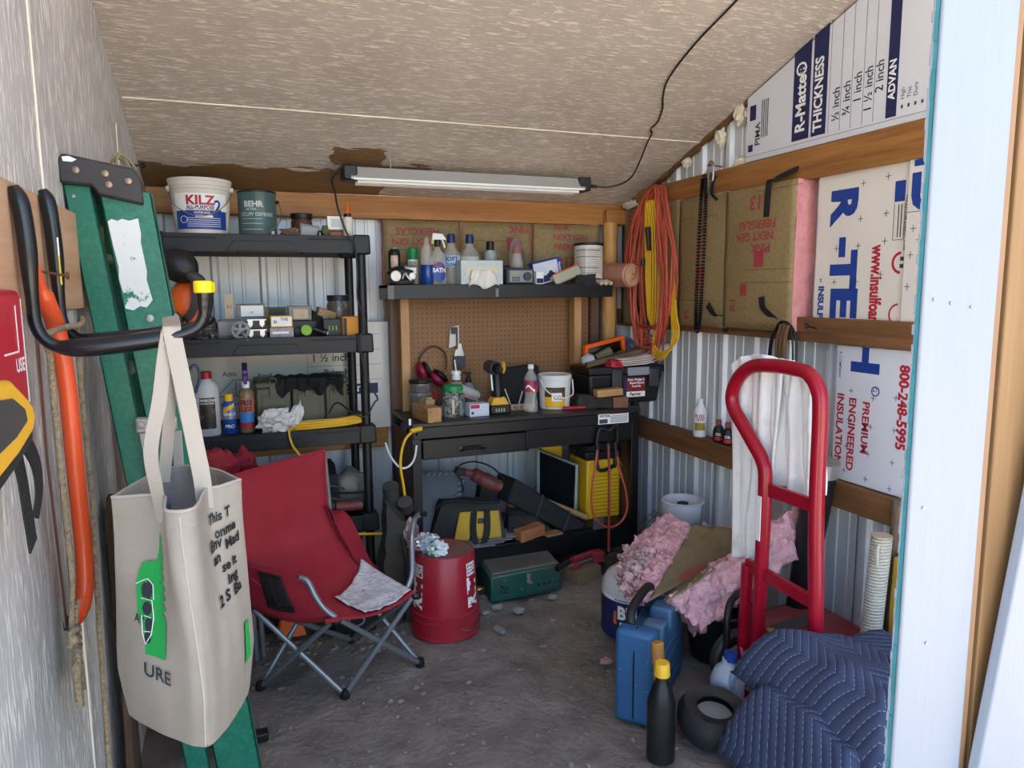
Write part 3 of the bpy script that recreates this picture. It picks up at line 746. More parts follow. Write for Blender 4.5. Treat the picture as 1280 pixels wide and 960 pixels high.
# ------------------------------------------------------------------ black plastic shelving unit
m_shelf = mat('black_shelf_plastic', '171718', 0.5, var=.25, vs=5, dust=.14, dustcol='5e5750')
t = T('shelving_unit', 'black plastic five-tier shelving unit against the back wall at left', 'shelving', (.13, 3.59, 0))
SX0, SX1, SY0, SY1 = -.33, .595, 3.36, 3.815
SZ = (.075, .435, .865, 1.295, 1.745)
for z in SZ:
    m = M()
    m.b2(SX0+.02, SX1-.02, SY0+.012, SY1-.012, z-.028, z-.008)              # deck
    for x0, x1, y0, y1 in ((SX0, SX1, SY0, SY0+.018), (SX0, SX1, SY1-.018, SY1), (SX0, SX0+.018, SY0, SY1), (SX1-.018, SX1, SY0, SY1)):
        m.b2(x0, x1, y0, y1, z-.078, z)
    for i in range(9):                                                       # ribs under the deck
        x = SX0+.06+i*.1; m.b2(x, x+.006, SY0+.02, SY1-.02, z-.065, z-.027)
    xm = (SX0+SX1)/2                                                         # raised middle pad and moulded groove lines on the front lip
    m.prism([(xm-.15, -.072), (xm-.12, -.03), (xm+.12, -.03), (xm+.15, -.072)], lambda x, y, h, z=z: V((x, SY0-h, z+y)), .006)
    m.b2(SX0+.04, xm-.19, SY0-.004, SY0, z-.020, z-.012); m.b2(xm+.19, SX1-.06, SY0-.004, SY0, z-.020, z-.012)
    m.build('shelf_tier', m_shelf, t, bevel=.004)
    for x in (SX0+.035, SX1-.035):
        for y in (SY0+.035, SY1-.035): M().box((x, y, z-.038), (.082, .082, .088), taper=.94).build('corner_socket', m_shelf, t, bevel=.008)
for a, b_ in zip((0,)+SZ[:-1], SZ):
    for x in (SX0+.035, SX1-.035):
        for y in (SY0+.035, SY1-.035):
            M().cyl((x, y, a), (x, y, b_-.08), .0215, 16).build('post', m_blk, t)

# ---------------------------------------------------------------- generic small things
def box_thing(name, label, cat, c, d, rz, body, face=None, fcol=None, group=None, texts=(), bevel=.003, rx=0, ry=0):
    """a carton: c is the bottom centre; optional printed face towards the doorway"""
    t = T(name, label, cat, c, group)
    R = Euler((rx, ry, rz)).to_matrix()
    M().box(V(c)+R @ V((0, 0, d[2]/2)), d, R).build('box_body', body, t, bevel=bevel)
    f = lambda x, y: V(c)+R @ V((x, -d[1]/2-.0012, y))
    if face:
        x0, x1, y0, y1 = face
        M().grid(lambda u, v: f(x0+(x1-x0)*u, y0+(y1-y0)*v), 1, 1).build('label', fcol, t)
    for s, size, x, y, mm in texts:
        M().text(s, size, lambda a, b: f(x+a, y+b)+R @ V((0, -.0008, 0)), .02, 'CENTER').build('lettering', mm, t)
    return t, R
def can(name, label, cat, x, y, z, r0, r1, h, body, group=None, seg=28):
    t = T(name, label, cat, (x, y, z), group)
    M().lathe([(r0*.97, .004), (r0, 0), (r0, .006), (r1, h-.006), (r1+.002, h-.003), (r1, h)], seg, Matrix.Translation((x, y, z))).build('can_body', body, t, bevel=0)
    return t
m_cream = mat('off_white_bucket', 'd9d2c6', .45, var=.08, vs=6, dust=.3); m_green2 = mat('slate_green_can', '47615e', .35, var=.1, vs=5)
m_clear = mat('clear_plastic', 'd8d6d0', .15, var=.05, trans=.85, ior=1.2); m_wire = mat('steel_wire', '9c9a96', .35, .9)
m_card = mat('brown_cardboard', 'a98c66', .75, var=.15, vs=8, bump=.1, bs=40); m_ptan = mat('tan_paper', 'cbb89c', .7, var=.1, vs=20)
m_dblue = mat('blue_label', '1e4fa8', .4, col2='16397f', vs=10); m_orange = mat('orange_plastic', 'e2611e', .42, var=.1, vs=8)
m_yel = mat('yellow_plastic', 'eab51d', .42, var=.1, vs=8, dust=.15); m_dkgrey = mat('dark_grey_plastic', '3b3b3c', .5, var=.2, vs=8, dust=.25)
m_red = mat('red_plastic', 'a81826', .4, var=.1, vs=6, dust=.2); m_greenl = mat('lime_green', '7fb526', .45); m_green = mat('green_plastic', '148a4b', .42)
m_silv = mat('dull_aluminium', 'b9b8b4', .35, .75, var=.1, vs=10)

ZT = 1.737
# white paint pail
x, y = -.108, 3.47; t = T('paint_pail', 'white plastic paint pail with blue label and red lettering on the top shelf', 'bucket', (x, y, ZT))
mt = Matrix.Translation((x, y, ZT))
M().lathe([(.102, 0), (.106, .004), (.121, .19), (.124, .193), (.124, .205), (.127, .207), (.127, .222), (.129, .224), (.129, .236), (.125, .237)], 40, mt).build('pail_body', m_cream, t)
f = oncyl(x, y, .1065, ZT, facing(x, y), .121, .19); fl_ = lambda a, b: f(a, b)
patch(fl_, -.115, .115, .024, .100, 20, 4).build('label', m_dblue, t)
patch(fl_, -.118, .118, .101, .172, 20, 4).build('label', m_whitep, t)
f2 = lambda a, b: oncyl(x, y, .1085, ZT, facing(x, y), .123, .19)(a, b)
M().text('KILZ', .052, lambda a, b: f2(a-.062, b+.126), .035, sx=1.1).build('lettering', m_redp, t)
M().text('2', .068, lambda a, b: f2(a+.052, b+.098), .02).text('ALL-PURPOSE', .019, lambda a, b: f2(a-.060, b+.108), .03, sx=.98).build('lettering', m_dblue, t)
m = M(); m.text('INTERIOR / EXTERIOR PRIMER', .0085, lambda a, b: f2(a-.062, b+.1005), .01); m.build('lettering', m_redp, t)
m = M(); m.text('WATER-BASE', .011, lambda a, b: f2(a-.03, b+.088), .02)
for i in range(5): m.grid(lambda u, v, i=i: f2(-.06+.14*u, .035+.0085*i+.002*v), 10, 1)
m.grid(lambda u, v: f2(-.025+.07*u, .073+.009*v), 6, 1)
m.tube([f2(-.075+.016*cos(a), .064+.014*sin(a)) for a in [2*pi*i/16 for i in range(16)]], .0012, 5, True); m.build('lettering', m_whitep, t)
M().box((x-.127, y-.02, ZT+.196), (.014, .02, .022)).box((x+.127, y-.03, ZT+.196), (.014, .02, .022)).build('handle_lug', m_cream, t, bevel=.003)
M().tube(cr([(x-.130, y-.03, ZT+.192), (x-.11, y-.085, ZT+.13), (x-.03, y-.128, ZT+.08), (x+.04, y-.125, ZT+.085), (x+.10, y-.09, ZT+.13), (x+.130, y-.04, ZT+.192)], 8), .0022, 6).build('bail_handle', m_wire, t)
# grey green paint can
x, y = .122, 3.47; t = T('paint_can', 'grey-green metal paint can between the white pail and the dark jar', 'paint can', (x, y, ZT))
M().lathe([(.080, .003), (.083, 0), (.083, .005), (.081, .008), (.081, .182), (.083, .185), (.083, .192), (.079, .193)], 36, Matrix.Translation((x, y, ZT))).build('can_body', m_green2, t)
M().lathe([(.083, 0), (.083, .008), (.07, .009), (.068, .004)], 36, Matrix.Translation((x, y, ZT+.190))).build('lid', m_blk, t)
f = oncyl(x, y, .0815, ZT, facing(x, y))
m = M(); m.text('BEHR', .034, lambda a, b: f(a-.058, b+.128), .04); m.text('ULTRA', .015, lambda a, b: f(a-.05, b+.112), .02); m.text('SCUFF DEFENSE', .0215, lambda a, b: f(a-.073, b+.088), .01, sx=.95)
for z in (.055, .075, .03): m.grid(lambda u, v, z=z: f(-.07+.09*u, z+.002*v), 8, 1)
m.grid(lambda u, v: f(.06+.02*u, .006+.02*v), 3, 1); m.build('lettering', mat('pale_grey_print', 'c3cbc8', .5), t)
M().cyl((x+.08, y-.012, ZT+.155), (x+.09, y-.018, ZT+.155), .008, 10).build('handle_lug', m_blk, t)
M().tube(cr([(x+.088, y-.02, ZT+.155), (x+.098, y-.045, ZT+.11), (x+.08, y-.075, ZT+.05), (x+.03, y-.1, ZT+.02)], 7), .0018, 6).build('bail_handle', m_wire, t)
# jar with black lid
t = bottle('screw_jar', 'brown jar with black lid on the top shelf', 'jar', .315, 3.52, ZT, [(.044, 0), (.048, .005), (.048, .075), (.042, .088), (.042, .093)], mat('brown_glass_jar', '5b3d2c', .2, var=.3, vs=25), m_blk, [(.048, .09), (.050, .094), (.050, .112), (.047, .115)])
box_thing('card_packet', 'grey card packet leaning in front of the brown jar', 'packet', (.338, 3.42, ZT), (.088, .008, .062), .15, mat('grey_card', '7d7f80', .6, var=.2, vs=30), (-.036, .036, .01, .05), mat('packet_print', '9b9d9e', .5), rx=-.25, ry=.12)
o = M().blob((0, 0, .02), (.05, .035, .024), 3, .5, 2.5, 4).build('crumpled_cloth', mat('brown_cloth', '7b6352', .9, bump=.4, bs=80), at=None); o.location = (.265, 3.45, ZT); tag(o, 'crumpled brown cloth beside the grey can on the top shelf', 'cloth')
box_thing('carton', 'small white carton at the right end of the top shelf', 'box', (.478, 3.50, ZT+.042), (.105, .07, .062), -.05, m_whitep, (-.035, .02, .012, .05), mat('pale_card_print', 'c9c9c4', .5), bevel=.002)
box_thing('carton', 'dark flat carton under the white carton on the top shelf', 'box', (.475, 3.50, ZT), (.10, .075, .04), .03, m_dkgrey, (-.04, .03, .008, .03), mat('orange_card_print', 'b2572f', .5), bevel=.002)
t = T('cord_plug', 'small olive coil and plug lying at the right end of the top shelf', 'plug', (.405, 3.43, ZT))
M().blob((.41, 3.44, ZT+.03), (.02, .02, .03), 2, .3, 3, 1).build('coil', mat('olive_rubber', '5b5f33', .6), t)
M().tube(cr([(.375, 3.42, ZT+.006), (.38, 3.41, ZT+.03), (.395, 3.42, ZT+.02), (.40, 3.43, ZT+.005)], 6), .004, 6).build('cord', m_blk, t)
t = bottle('glue_bottle', 'pale glue bottle with orange pointed tip under the lamp cord', 'bottle', .515, 3.45, ZT, [(.021, 0), (.023, .004), (.023, .085), (.020, .098), (.014, .102)], m_cream, m_orange, [(.012, .112), (.012, .118), (.010, .125), (.004, .165), (.003, .168)])
M().lathe([(.017, .10), (.017, .114), (.012, .116)], 16, Matrix.Translation((.515, 3.45, ZT))).build('collar', m_blk, t)

# second shelf
Z2 = 1.288
t = T('chainsaw_helmet', 'orange safety helmet with black ear cups hanging at the left of the shelving', 'helmet', (-.20, 3.32, Z2))
M().blob((-.185, 3.33, 1.43), (.075, .065, .125), 4, .03, 1.5, 2, (0, .12, 0)).build('helmet_shell', m_orange, t)
M().blob((-.20, 3.28, 1.605), (.078, .05, .068), 4, .06, 1.5, 5, (0, .5, 0)).build('ear_cup', m_blk, t)
M().blob((-.145, 3.265, 1.56), (.048, .032, .022), 3, .05, 1.5, 7, (0, .45, 0)).build('ear_cushion', m_dkgrey, t)
M().ribbon(cr([(-.145, 3.255, 1.57), (-.138, 3.245, 1.51), (-.145, 3.243, 1.45), (-.17, 3.245, 1.40), (-.20, 3.248, 1.385), (-.225, 3.25, 1.41)], 6), .030, (1, 0, .2), .012).build('side_arm', m_blk, t, bevel=.003)
box_thing('carton', 'upright tan carton at the left of the second shelf', 'box', (-.019, 3.54, Z2+.085), (.038, .03, .115), .02, m_ptan, None, None, texts=[('II I', .02, 0, .05, m_kred)], bevel=.001)
box_thing('hardware_case', 'dark hardware case under the upright tan carton', 'box', (-.022, 3.53, Z2), (.10, .09, .084), 0, mat('clear_box', '6d6a66', .25, var=.2, vs=30), (-.045, .03, .015, .075), mat('grey_paper', '9d9c98', .6))
t = T('wire_reel', 'spoked grey reel standing at the front of the second shelf', 'reel', (.022, 3.41, Z2))
m = M(); c = V((.022, 3.40, Z2+.042)); m.tube([c+V((.034*cos(a), 0, .034*sin(a))) for a in [2*pi*i/24 for i in range(24)]], .008, 8, True)
m.build('rim', m_greyp, t); m = M()
for i in range(5): a = 2*pi*i/5+.3; m.box(c+V((.017*cos(a), -.004, .017*sin(a))), (.034, .008, .012), (0, -a, 0))
m.cyl(c+V((0, -.012, 0)), c+V((0, .01, 0)), .010, 12); m.build('spokes', m_greyp, t)
M().cyl(c+V((.006, -.01, -.005)), c+V((.03, -.04, -.045)), .004, 8).build('crank', m_silv, t)
box_thing('parts_box', 'clear parts box with white label on the stacked battery packs', 'box', (.072, 3.55, Z2+.092), (.125, .09, .062), 0, mat('clear_box_brown', '7a736b', .3, var=.3, vs=40), (-.042, .055, .006, .054), m_whitep, texts=[('_ III', .012, 0, .02, m_grey)])
for k, (dz, l) in enumerate(((0, 'lower grey steel battery pack of the two stacked on the second shelf'), (.045, 'upper grey steel battery pack of the two stacked on the second shelf'))):
    t = T('battery_pack', l, 'battery', (.092, 3.45, Z2+dz), 'stacked battery packs')
    M().b2(.05, .135, 3.41, 3.50, Z2+dz+.001, Z2+dz+.042).build('pack_body', mat('brown_black_pack', '30261f', .45, var=.3, vs=20), t, bevel=.003)
    for xx in (.066, .115): M().prism([(-.010, .040), (.010, .040), (.010, .018), (0, .006), (-.010, .018)], lambda a, b, h, xx=xx, dz=dz: V((xx+a, 3.4095-h, Z2+dz+b)), .004).build('clip', m_silv, t)
    M().b2(.052, .133, 3.404, 3.42, Z2+dz+.037, Z2+dz+.043).build('top_rim', m_silv, t)
box_thing('carton', 'black carton with olive ends behind the yellow-edged carton', 'box', (.18, 3.55, Z2+.055), (.105, .07, .082), 0, mat('olive_carton', '6b6838', .6), (-.03, .045, .035, .078), m_blackp)
box_thing('carton', 'grey carton under the yellow-edged carton on the second shelf', 'box', (.197, 3.45, Z2), (.104, .075, .048), .02, mat('grey_mauve_card', '86808a', .6, col2='b3aeb0', vs=25), (-.04, .03, .02, .03), m_whitep)
box_thing('carton', 'white carton with yellow edges at the middle of the second shelf', 'box', (.198, 3.45, Z2+.049), (.096, .07, .052), .02, m_yel, (-.043, .043, .005, .047), m_whitep, texts=[('THE', .018, .012, .03, m_blue), ('III', .02, -.028, .018, m_grey)])
box_thing('parts_box', 'clear lidded box with pale label right of the yellow-edged carton', 'box', (.29, 3.56, Z2+.075), (.105, .08, .066), 0, mat('clear_box_grey', '807c76', .25, var=.3, vs=40), (-.03, .035, .008, .052), m_ptan, texts=[('▪▪', .012, .01, .018, m_kred)])
box_thing('tool_case', 'grey tool case under the clear lidded box', 'box', (.30, 3.56, Z2), (.12, .10, .072), .03, m_dkgrey)
t = T('string_reel', 'lime green trimmer reel lying among the tools on the second shelf', 'reel', (.305, 3.42, Z2))
M().lathe([(.015, -.018), (.024, -.016), (.026, 0), (.024, .016), (.012, .018)], 20, Matrix.Translation((.305, 3.42, Z2+.03)) @ Matrix.Rotation(1.3, 4, 'X')).build('reel_body', m_greenl, t)
M().cyl((.28, 3.425, Z2+.028), (.262, 3.43, Z2+.026), .022, 14).build('reel_cap', m_dkgrey, t)
t = T('flashlight', 'small black flashlight lying right of the lime reel', 'flashlight', (.37, 3.42, Z2))
M().cyl((.335, 3.41, Z2+.04), (.375, 3.41, Z2+.025), .012, 12).cyl((.375, 3.41, Z2+.025), (.395, 3.41, Z2+.018), .017, 14).build('barrel', m_blk, t)
M().cyl((.394, 3.409, Z2+.0185), (.399, 3.409, Z2+.0165), .015, 14).build('lens', m_silv, t)
o = M().hexa([(.335, 3.50, Z2), (.42, 3.50, Z2), (.42, 3.60, Z2), (.335, 3.60, Z2), (.35, 3.52, Z2+.12), (.39, 3.52, Z2+.10), (.39, 3.58, Z2+.1), (.35, 3.58, Z2+.12)], (6, 6, 6), .012, 18, 3, 3).build('cloth_pouch', m_strap, at=(.38, 3.55, Z2)); tag(o, 'crumpled black pouch standing between the clear box and the jar', 'pouch')
o = M().box((.41, 3.54, Z2+.105), (.085, .07, .035), (.1, .3, .1)).build('wood_offcut', m_card, at=(.41, 3.54, Z2+.09), bevel=.002); tag(o, 'brown wood offcut lying on the black pack beside the lidded jar', 'wood block')
box_thing('battery_charger', 'black charger with green lights beside the yellow carton', 'charger', (.425, 3.46, Z2), (.085, .08, .082), 0, m_blk, None, None, texts=[('I I I', .03, 0, .03, m_greenl)])
box_thing('carton', 'orange-yellow carton at the right end of the second shelf', 'box', (.503, 3.43, Z2), (.082, .07, .092), .12, mat('orange_card', 'd08d2a', .6, col2='b97722', vs=20), (-.038, -.022, .005, .085), m_blackp)
t = bottle('lidded_jar', 'clear jar with dark blue lid behind the orange-yellow carton', 'jar', .475, 3.58, Z2, [(.052, 0), (.056, .006), (.056, .14), (.050, .158), (.050, .165)], mat('jar_full_of_screws', '57524a', .2, col2='a39c88', vs=35, thr=(.5, .7)), mat('navy_lid', '1d2434', .4), [(.054, .163), (.055, .166), (.055, .188), (.052, .19)], labelmat=m_blackp, lz=(.04, .075), lr=.0562, lspan=.7)
# loose bits along the left of the second shelf
o = M().hexa([(-.17, 3.42, Z2), (-.08, 3.42, Z2), (-.08, 3.55, Z2), (-.17, 3.55, Z2), (-.17, 3.44, Z2+.05), (-.09, 3.44, Z2+.07), (-.09, 3.52, Z2+.1), (-.17, 3.52, Z2+.1)], (8, 8, 8), .03, 25, 4, 8).build('chain_heap', mat('dull_chain', '77736c', .4, .7, var=.4, vs=60, bump=.8, bs=90), at=(-.12, 3.48, Z2)); tag(o, 'heap of grey chain on the second shelf behind the yellow hook caps', 'chain')

# third shelf
Z3 = .858
t = bottle('lighter_fluid', 'grey-white bottle with red cap and black charcoal label on the third shelf', 'bottle', -.132, 3.46, Z3,
       [(.046, 0), (.051, .006), (.051, .20), (.046, .225), (.026, .247), (.020, .252), (.020, .262)], mat('pale_grey_plastic', 'c4c2c0', .4, var=.06), m_red, [(.024, .258), (.024, .286), (.021, .289)], squash=(1, .72), rz=0)
f = lambda a, b: oncyl(-.132, 3.46+.003, .0515, Z3, facing(-.132, 3.46))(a, b)
F = lambda a, b: V((-.132+.051*sin(a/.051), 3.46-.0385*cos(a/.051), Z3+b))
M().grid(lambda u, v: F(-.036+.072*u, .035+.14*v), 12, 2).build('label', mat('black_photo_label', '26201d', .4, col2='8d6a4c', vs=22, thr=(.5, .68)), t)
m = M(); F2 = lambda a, b: F(a, b)+V((0, -.001, 0)); m.text('CHARCOAL', .016, lambda a, b: F2(a, b+.158), .02, 'CENTER', .95); m.text('LIGHTER FLUID', .009, lambda a, b: F2(a, b+.146), .01, 'CENTER'); m.build('lettering', m_whitep, t)
t = bottle('spray_can', 'blue aerosol can with yellow cap leaning beside the charcoal bottle', 'spray can', -.043, 3.47, Z3, [(.027, 0), (.029, .003), (.029, .13), (.026, .142), (.02, .15)], m_dblue, m_yel, [(.0195, .15), (.0195, .178), (.017, .182)],
       labelmat=mat('silver_label', '9aa0aa', .35, .3, col2='34518f', vs=18), lz=(.07, .128), lr=.0292, lspan=1.2, texts=[('WHITE', .02, 0, .085, m_whitep), ('PRO', .022, 0, .03, m_whitep)])
M().grid(lambda u, v: oncyl(-.043, 3.47, .0296, Z3, facing(-.043, 3.47))(-.03+.055*u, .095+.03*u+.02*v), 8, 1).build('label_band', m_yel, t)
x, y = .032, 3.48
t = T('spray_bottle', 'clear spray bottle with purple trigger head and orange-blue label', 'bottle', (x, y, Z3)); mt = Matrix.Translation((x, y, Z3))
M().lathe([(.030, 0), (.033, .004), (.033, .175), (.028, .192), (.016, .202), (.015, .225)], 22, mt).build('bottle_body', mat('brownish_clear', '94805f', .2, trans=.3), t)
f = oncyl(x, y, .0333, Z3, facing(x, y))
patch(f, -.04, .04, .095, .158, 12).build('label', mat('orange_label', 'd9822b', .5, col2='c0452c', vs=30), t); patch(f, -.04, .04, .048, .094, 12).build('label', mat('light_blue_label', '3d7fc0', .5), t); patch(f, -.04, .04, .022, .047, 12).build('label', m_redp, t)
M().text('FREE', .034, lambda a, b: oncyl(x, y, .034, Z3, facing(x, y))(a, b+.128), .04, 'CENTER', .8).text('LESS', .03, lambda a, b: oncyl(x, y, .034, Z3, facing(x, y))(a, b+.10), .04, 'CENTER', .85).build('lettering', m_navy, t)
M().lathe([(.018, .205), (.018, .232), (.012, .236)], 16, mt).build('collar', m_whitep, t)
mp_ = mat('purple_plastic', '5b3270', .4)
M().hexa([(x-.012, y-.05, Z3+.272), (x+.012, y-.05, Z3+.272), (x+.012, y+.03, Z3+.258), (x-.012, y+.03, Z3+.258), (x-.01, y-.05, Z3+.29), (x+.01, y-.05, Z3+.29), (x+.012, y+.03, Z3+.318), (x-.012, y+.03, Z3+.318)], (2, 3, 2)).cyl((x, y, Z3+.23), (x, y, Z3+.265), .012, 12).build('trigger_head', mp_, t, bevel=.003)
M().ribbon(cr([(x, y-.03, Z3+.27), (x, y-.04, Z3+.25), (x, y-.035, Z3+.225)], 5), .014, (1, 0, 0), .005).build('trigger', mp_, t)
# ammo cans
m_amm = mat('olive_steel', '54523f', .5, var=.15, vs=8, dust=.3)
for k, (x0, x1, y0, y1, h, l) in enumerate(((.075, .228, 3.47, 3.74, .225, 'left olive steel ammo can behind the crumpled white bag'), (.235, .385, 3.50, 3.76, .222, 'middle olive steel ammo can under the black gloves'), (.39, .495, 3.52, 3.76, .228, 'right narrow olive ammo can beside the shelf post'))):
    t = T('ammo_can', l, 'ammo can', ((x0+x1)/2, (y0+y1)/2, Z3), 'steel ammo cans on the third shelf')
    M().b2(x0, x1, y0, y1, Z3, Z3+h-.028).build('can_body', m_amm, t, bevel=.008)
    M().b2(x0-.004, x1+.004, y0-.006, y1+.004, Z3+h-.03, Z3+h).build('lid', m_amm, t, bevel=.01)
    xm = (x0+x1)/2; w = (x1-x0)*.34
    M().b2(xm-w, xm+w, y0-.004, y0, Z3+.03, Z3+h-.06).build('pressed_panel', m_amm, t, bevel=.003)
    M().b2(xm-.016, xm+.016, y0-.014, y0-.004, Z3+h-.075, Z3+h-.01).tube([(xm-.014, y0-.012, Z3+h-.005), (xm-.014, y0-.012, Z3+h+.018), (xm+.014, y0-.012, Z3+h+.018), (xm+.014, y0-.012, Z3+h-.005)], .003, 6).build('latch', m_amm, t, bevel=.002)
    M().ribbon(cr([(xm-.05, y0+.1, Z3+h), (xm-.045, y0+.1, Z3+h+.014), (xm+.045, y0+.1, Z3+h+.014), (xm+.05, y0+.1, Z3+h)], 4), .018, (0, 1, 0), .004).build('carry_handle', m_amm, t)
m = M()
def gl(u, v):
    x = .165+.30*u; yy = 3.455+.02*noise.noise(V((u*6, v*3, 2))); z = Z3+.243-.005*u
    if v < .4: return V((x, 3.56-.1*v/.4*1.0, z+.012*noise.noise(V((u*9, v*4, 0)))))
    drop = (.02+.075*max(0, noise.noise(V((u*5.5, 0, 3)))+.55))
    return V((x+.01*noise.noise(V((u*9, v*6, 5))), yy-.012*sin(u*40)*.6, z-(v-.4)/.6*drop))
m.grid(gl, 50, 14).build('gloves', mat('black_knit', '161616', .85, bump=.5, bs=150), at=(.31, 3.5, Z3+.23), solid=.008)
tag(bpy.data.objects['gloves'], 'pair of black gloves draped over the ammo cans', 'gloves')
o = M().blob((.155, 3.405, Z3+.055), (.075, .045, .055), 4, .5, 2.2, 11).blob((.24, 3.41, Z3+.06), (.028, .02, .07), 3, .4, 2.5, 3, (0, .3, 0)).build('plastic_bag', mat('white_film', 'd9d4cf', .4, var=.08, vs=12, bump=.7, bs=25), at=(.17, 3.41, Z3)); tag(o, 'crumpled white plastic bag in front of the left ammo can', 'bag')
t = T('extension_cord', 'yellow flat-coiled cord lying on the third shelf', 'cord', (.38, 3.42, Z3)); m = M()
for k in range(9):
    w = .15+.004*k; yy = 3.415; zz = Z3+.006+.007*(k % 4)
    m.tube([V((.385+w*(abs(cos(a))**.7)*(1 if cos(a) > 0 else -1), yy+(.02+.004*(k % 3))*sin(a), zz+.012+.018*cos(a)*(.5)+.004*sin(2*a+k))) for a in [2*pi*i/28 for i in range(28)]], .0055, 6, True)
m.build('coiled_cable', m_yl, t)
M().tube(cr([(.235, 3.39, Z3+.02), (.205, 3.355, Z3+.015), (.215, 3.335, Z3-.05), (.255, 3.335, Z3-.12), (.26, 3.34, Z3-.2)], 7), .0055, 6).build('loose_tail', m_yl, t)
t = T('jug', 'round white jug with blue carrying loop at the left end of the third shelf', 'jug', (-.225, 3.47, Z3))
M().lathe([(.05, 0), (.055, .01), (.055, .17), (.03, .2), (.02, .21)], 20, Matrix.Translation((-.225, 3.47, Z3))).build('jug_body', m_wplas, t)
M().lathe([(.024, .2), (.024, .235), (.02, .24)], 14, Matrix.Translation((-.225, 3.47, Z3))).build('cap', m_blk, t)
M().tube(cr([(-.225, 3.42, Z3+.22), (-.19, 3.42, Z3+.31), (-.165, 3.42, Z3+.32), (-.155, 3.42, Z3+.27), (-.175, 3.42, Z3+.20)], 6), .006, 8).build('carrying_loop', mat('slate_blue', '3c5068', .5), t)
# printed foam board behind the shelves
b = T('foam_board', 'white foam board with inch table on the back wall behind the shelves', 'foam board', (.26, 3.84, .77))
M().b2(-.28, .775, 3.828, 3.848, .765, 1.335).build('board', m_board, b, bevel=.003)
pb = lambda x, z: onplane((x, 3.8268, z), (1, 0, 0), (0, 0, 1))
m = M(); m.text('1 ½ inch', .055, pb(.36, 1.135), .015); m.text('2 inch', .055, pb(.42, 1.055), .015); m.text('¾ inch', .055, pb(.40, 1.215), .015); m.text('Attic', .035, pb(-.07, 1.08), .005); m.text('Roof', .035, pb(.095, 1.065), .005); m.build('dark_lettering', m_grey, b)
m = M(); m.b2(.345, .70, 3.8268, 3.829, .955, 1.01); m.build('navy_panel', m_navy, b)
M().text('ADVANTA', .04, onplane((.46, 3.8258, .968), (1, 0, 0), (0, 0, 1)), .03).build('white_lettering', m_whitep, b)
m = M()
for z in (1.03, 1.11, 1.19, 1.27): m.b2(.34, .72, 3.8268, 3.829, z, z+.0015)
m.b2(.34, .3415, 3.8268, 3.829, .80, 1.32); m.b2(.62, .6215, 3.8268, 3.829, .80, 1.32)
for p, q in (((-.10, .98), (-.02, 1.06)), ((-.02, 1.06), (.06, 1.06)), ((.06, 1.06), (.12, .99)), ((-.10, .98), (.03, .98)), ((-.14, .94), (.02, .94)), ((-.01, .98), (-.01, 1.05)), ((.02, .98), (.02, 1.05))):
    m.tube([(p[0], 3.827, p[1]), (q[0], 3.827, q[1])], .0016, 4)
m.build('house_drawing', m_grey, b)
# fourth shelf
Z4 = .428
t = T('tool_bag', 'black tool bag on the fourth shelf behind the red chair', 'bag', (.36, 3.52, Z4))
M().hexa([(.26, 3.42, Z4), (.44, 3.42, Z4), (.44, 3.68, Z4), (.26, 3.68, Z4), (.28, 3.44, Z4+.22), (.42, 3.44, Z4+.20), (.42, 3.66, Z4+.22), (.28, 3.66, Z4+.24)], (10, 10, 10), .018, 9, 4, 4).build('bag_body', m_strap, t)
for z in (.09, .15): M().tube(cr([(.27, 3.42, Z4+z), (.36, 3.405, Z4+z+.01), (.45, 3.43, Z4+z-.02)], 6), .006, 6).build('piping', m_dkgrey, t)
t = T('angle_grinder', 'dark red angle grinder lying on the fourth shelf beside the shelf post', 'power tool', (.45, 3.43, Z4))
M().cyl((.405, 3.41, Z4+.05), (.53, 3.405, Z4+.045), .027, 16, .022).build('motor_body', mat('dark_red_tool', '7d3330', .5, var=.2, vs=20, dust=.3), t)
M().cyl((.40, 3.412, Z4+.05), (.37, 3.413, Z4+.055), .034, 16).box((.345, 3.412, Z4+.05), (.05, .05, .08)).build('gear_head', m_blk, t, bevel=.004)
M().tube(cr([(.53, 3.405, Z4+.045), (.565, 3.40, Z4+.065), (.55, 3.40, Z4+.105), (.46, 3.41, Z4+.11), (.40, 3.43, Z4+.115)], 6), .006, 6).build('power_cord', m_blk, t)
o = M().blob((.50, 3.56, Z4+.09), (.105, .1, .095), 4, .18, 2, 6).build('cloth_sack', mat('dusty_grey_cloth', '8d8478', .9, col2='6b635a', vs=8, bump=.6, bs=40), at=(.50, 3.56, Z4)); tag(o, 'dusty grey cloth sack at the right end of the fourth shelf', 'sack')

# ------------------------------------------------------------------ hanging lamp
t = T('shop_light', 'long grey shop light hung under the sloping ceiling', 'lamp', (1.13, 3.45, 2.0))
lx0, lx1, lz = .51, 1.735, 2.032
m = M(); m.prism([(-.055, -.028), (-.055, -.022), (-.022, .03), (.022, .03), (.055, -.022), (.055, -.028), (.05, -.03), (-.05, -.03)], lambda a, b, h: V((lx0+.02+h, 3.45+a, lz+b)), lx1-lx0-.04)
m.build('housing', mat('grey_lamp_housing', 'b9b7b2', .35, .35, var=.05), t, smooth=0)
for k, (x, s) in enumerate(((lx0-.015, 1), (lx1-.05, 1))): M().b2(x, x+.065, 3.40, 3.50, lz-.034, lz+.036).build('end_cap', m_blk, t, bevel=.008)
for dy in (-.03, .03): M().cyl((lx0+.05, 3.45+dy, lz-.036), (lx1-.05, 3.45+dy, lz-.036), .011, 12).build('tube', mat('unlit_tube', 'e9e7e0', .25), t)
M().b2(lx0+.03, lx1-.03, 3.393, 3.397, lz-.032, lz-.024).build('reflector_edge', m_whitep, t)
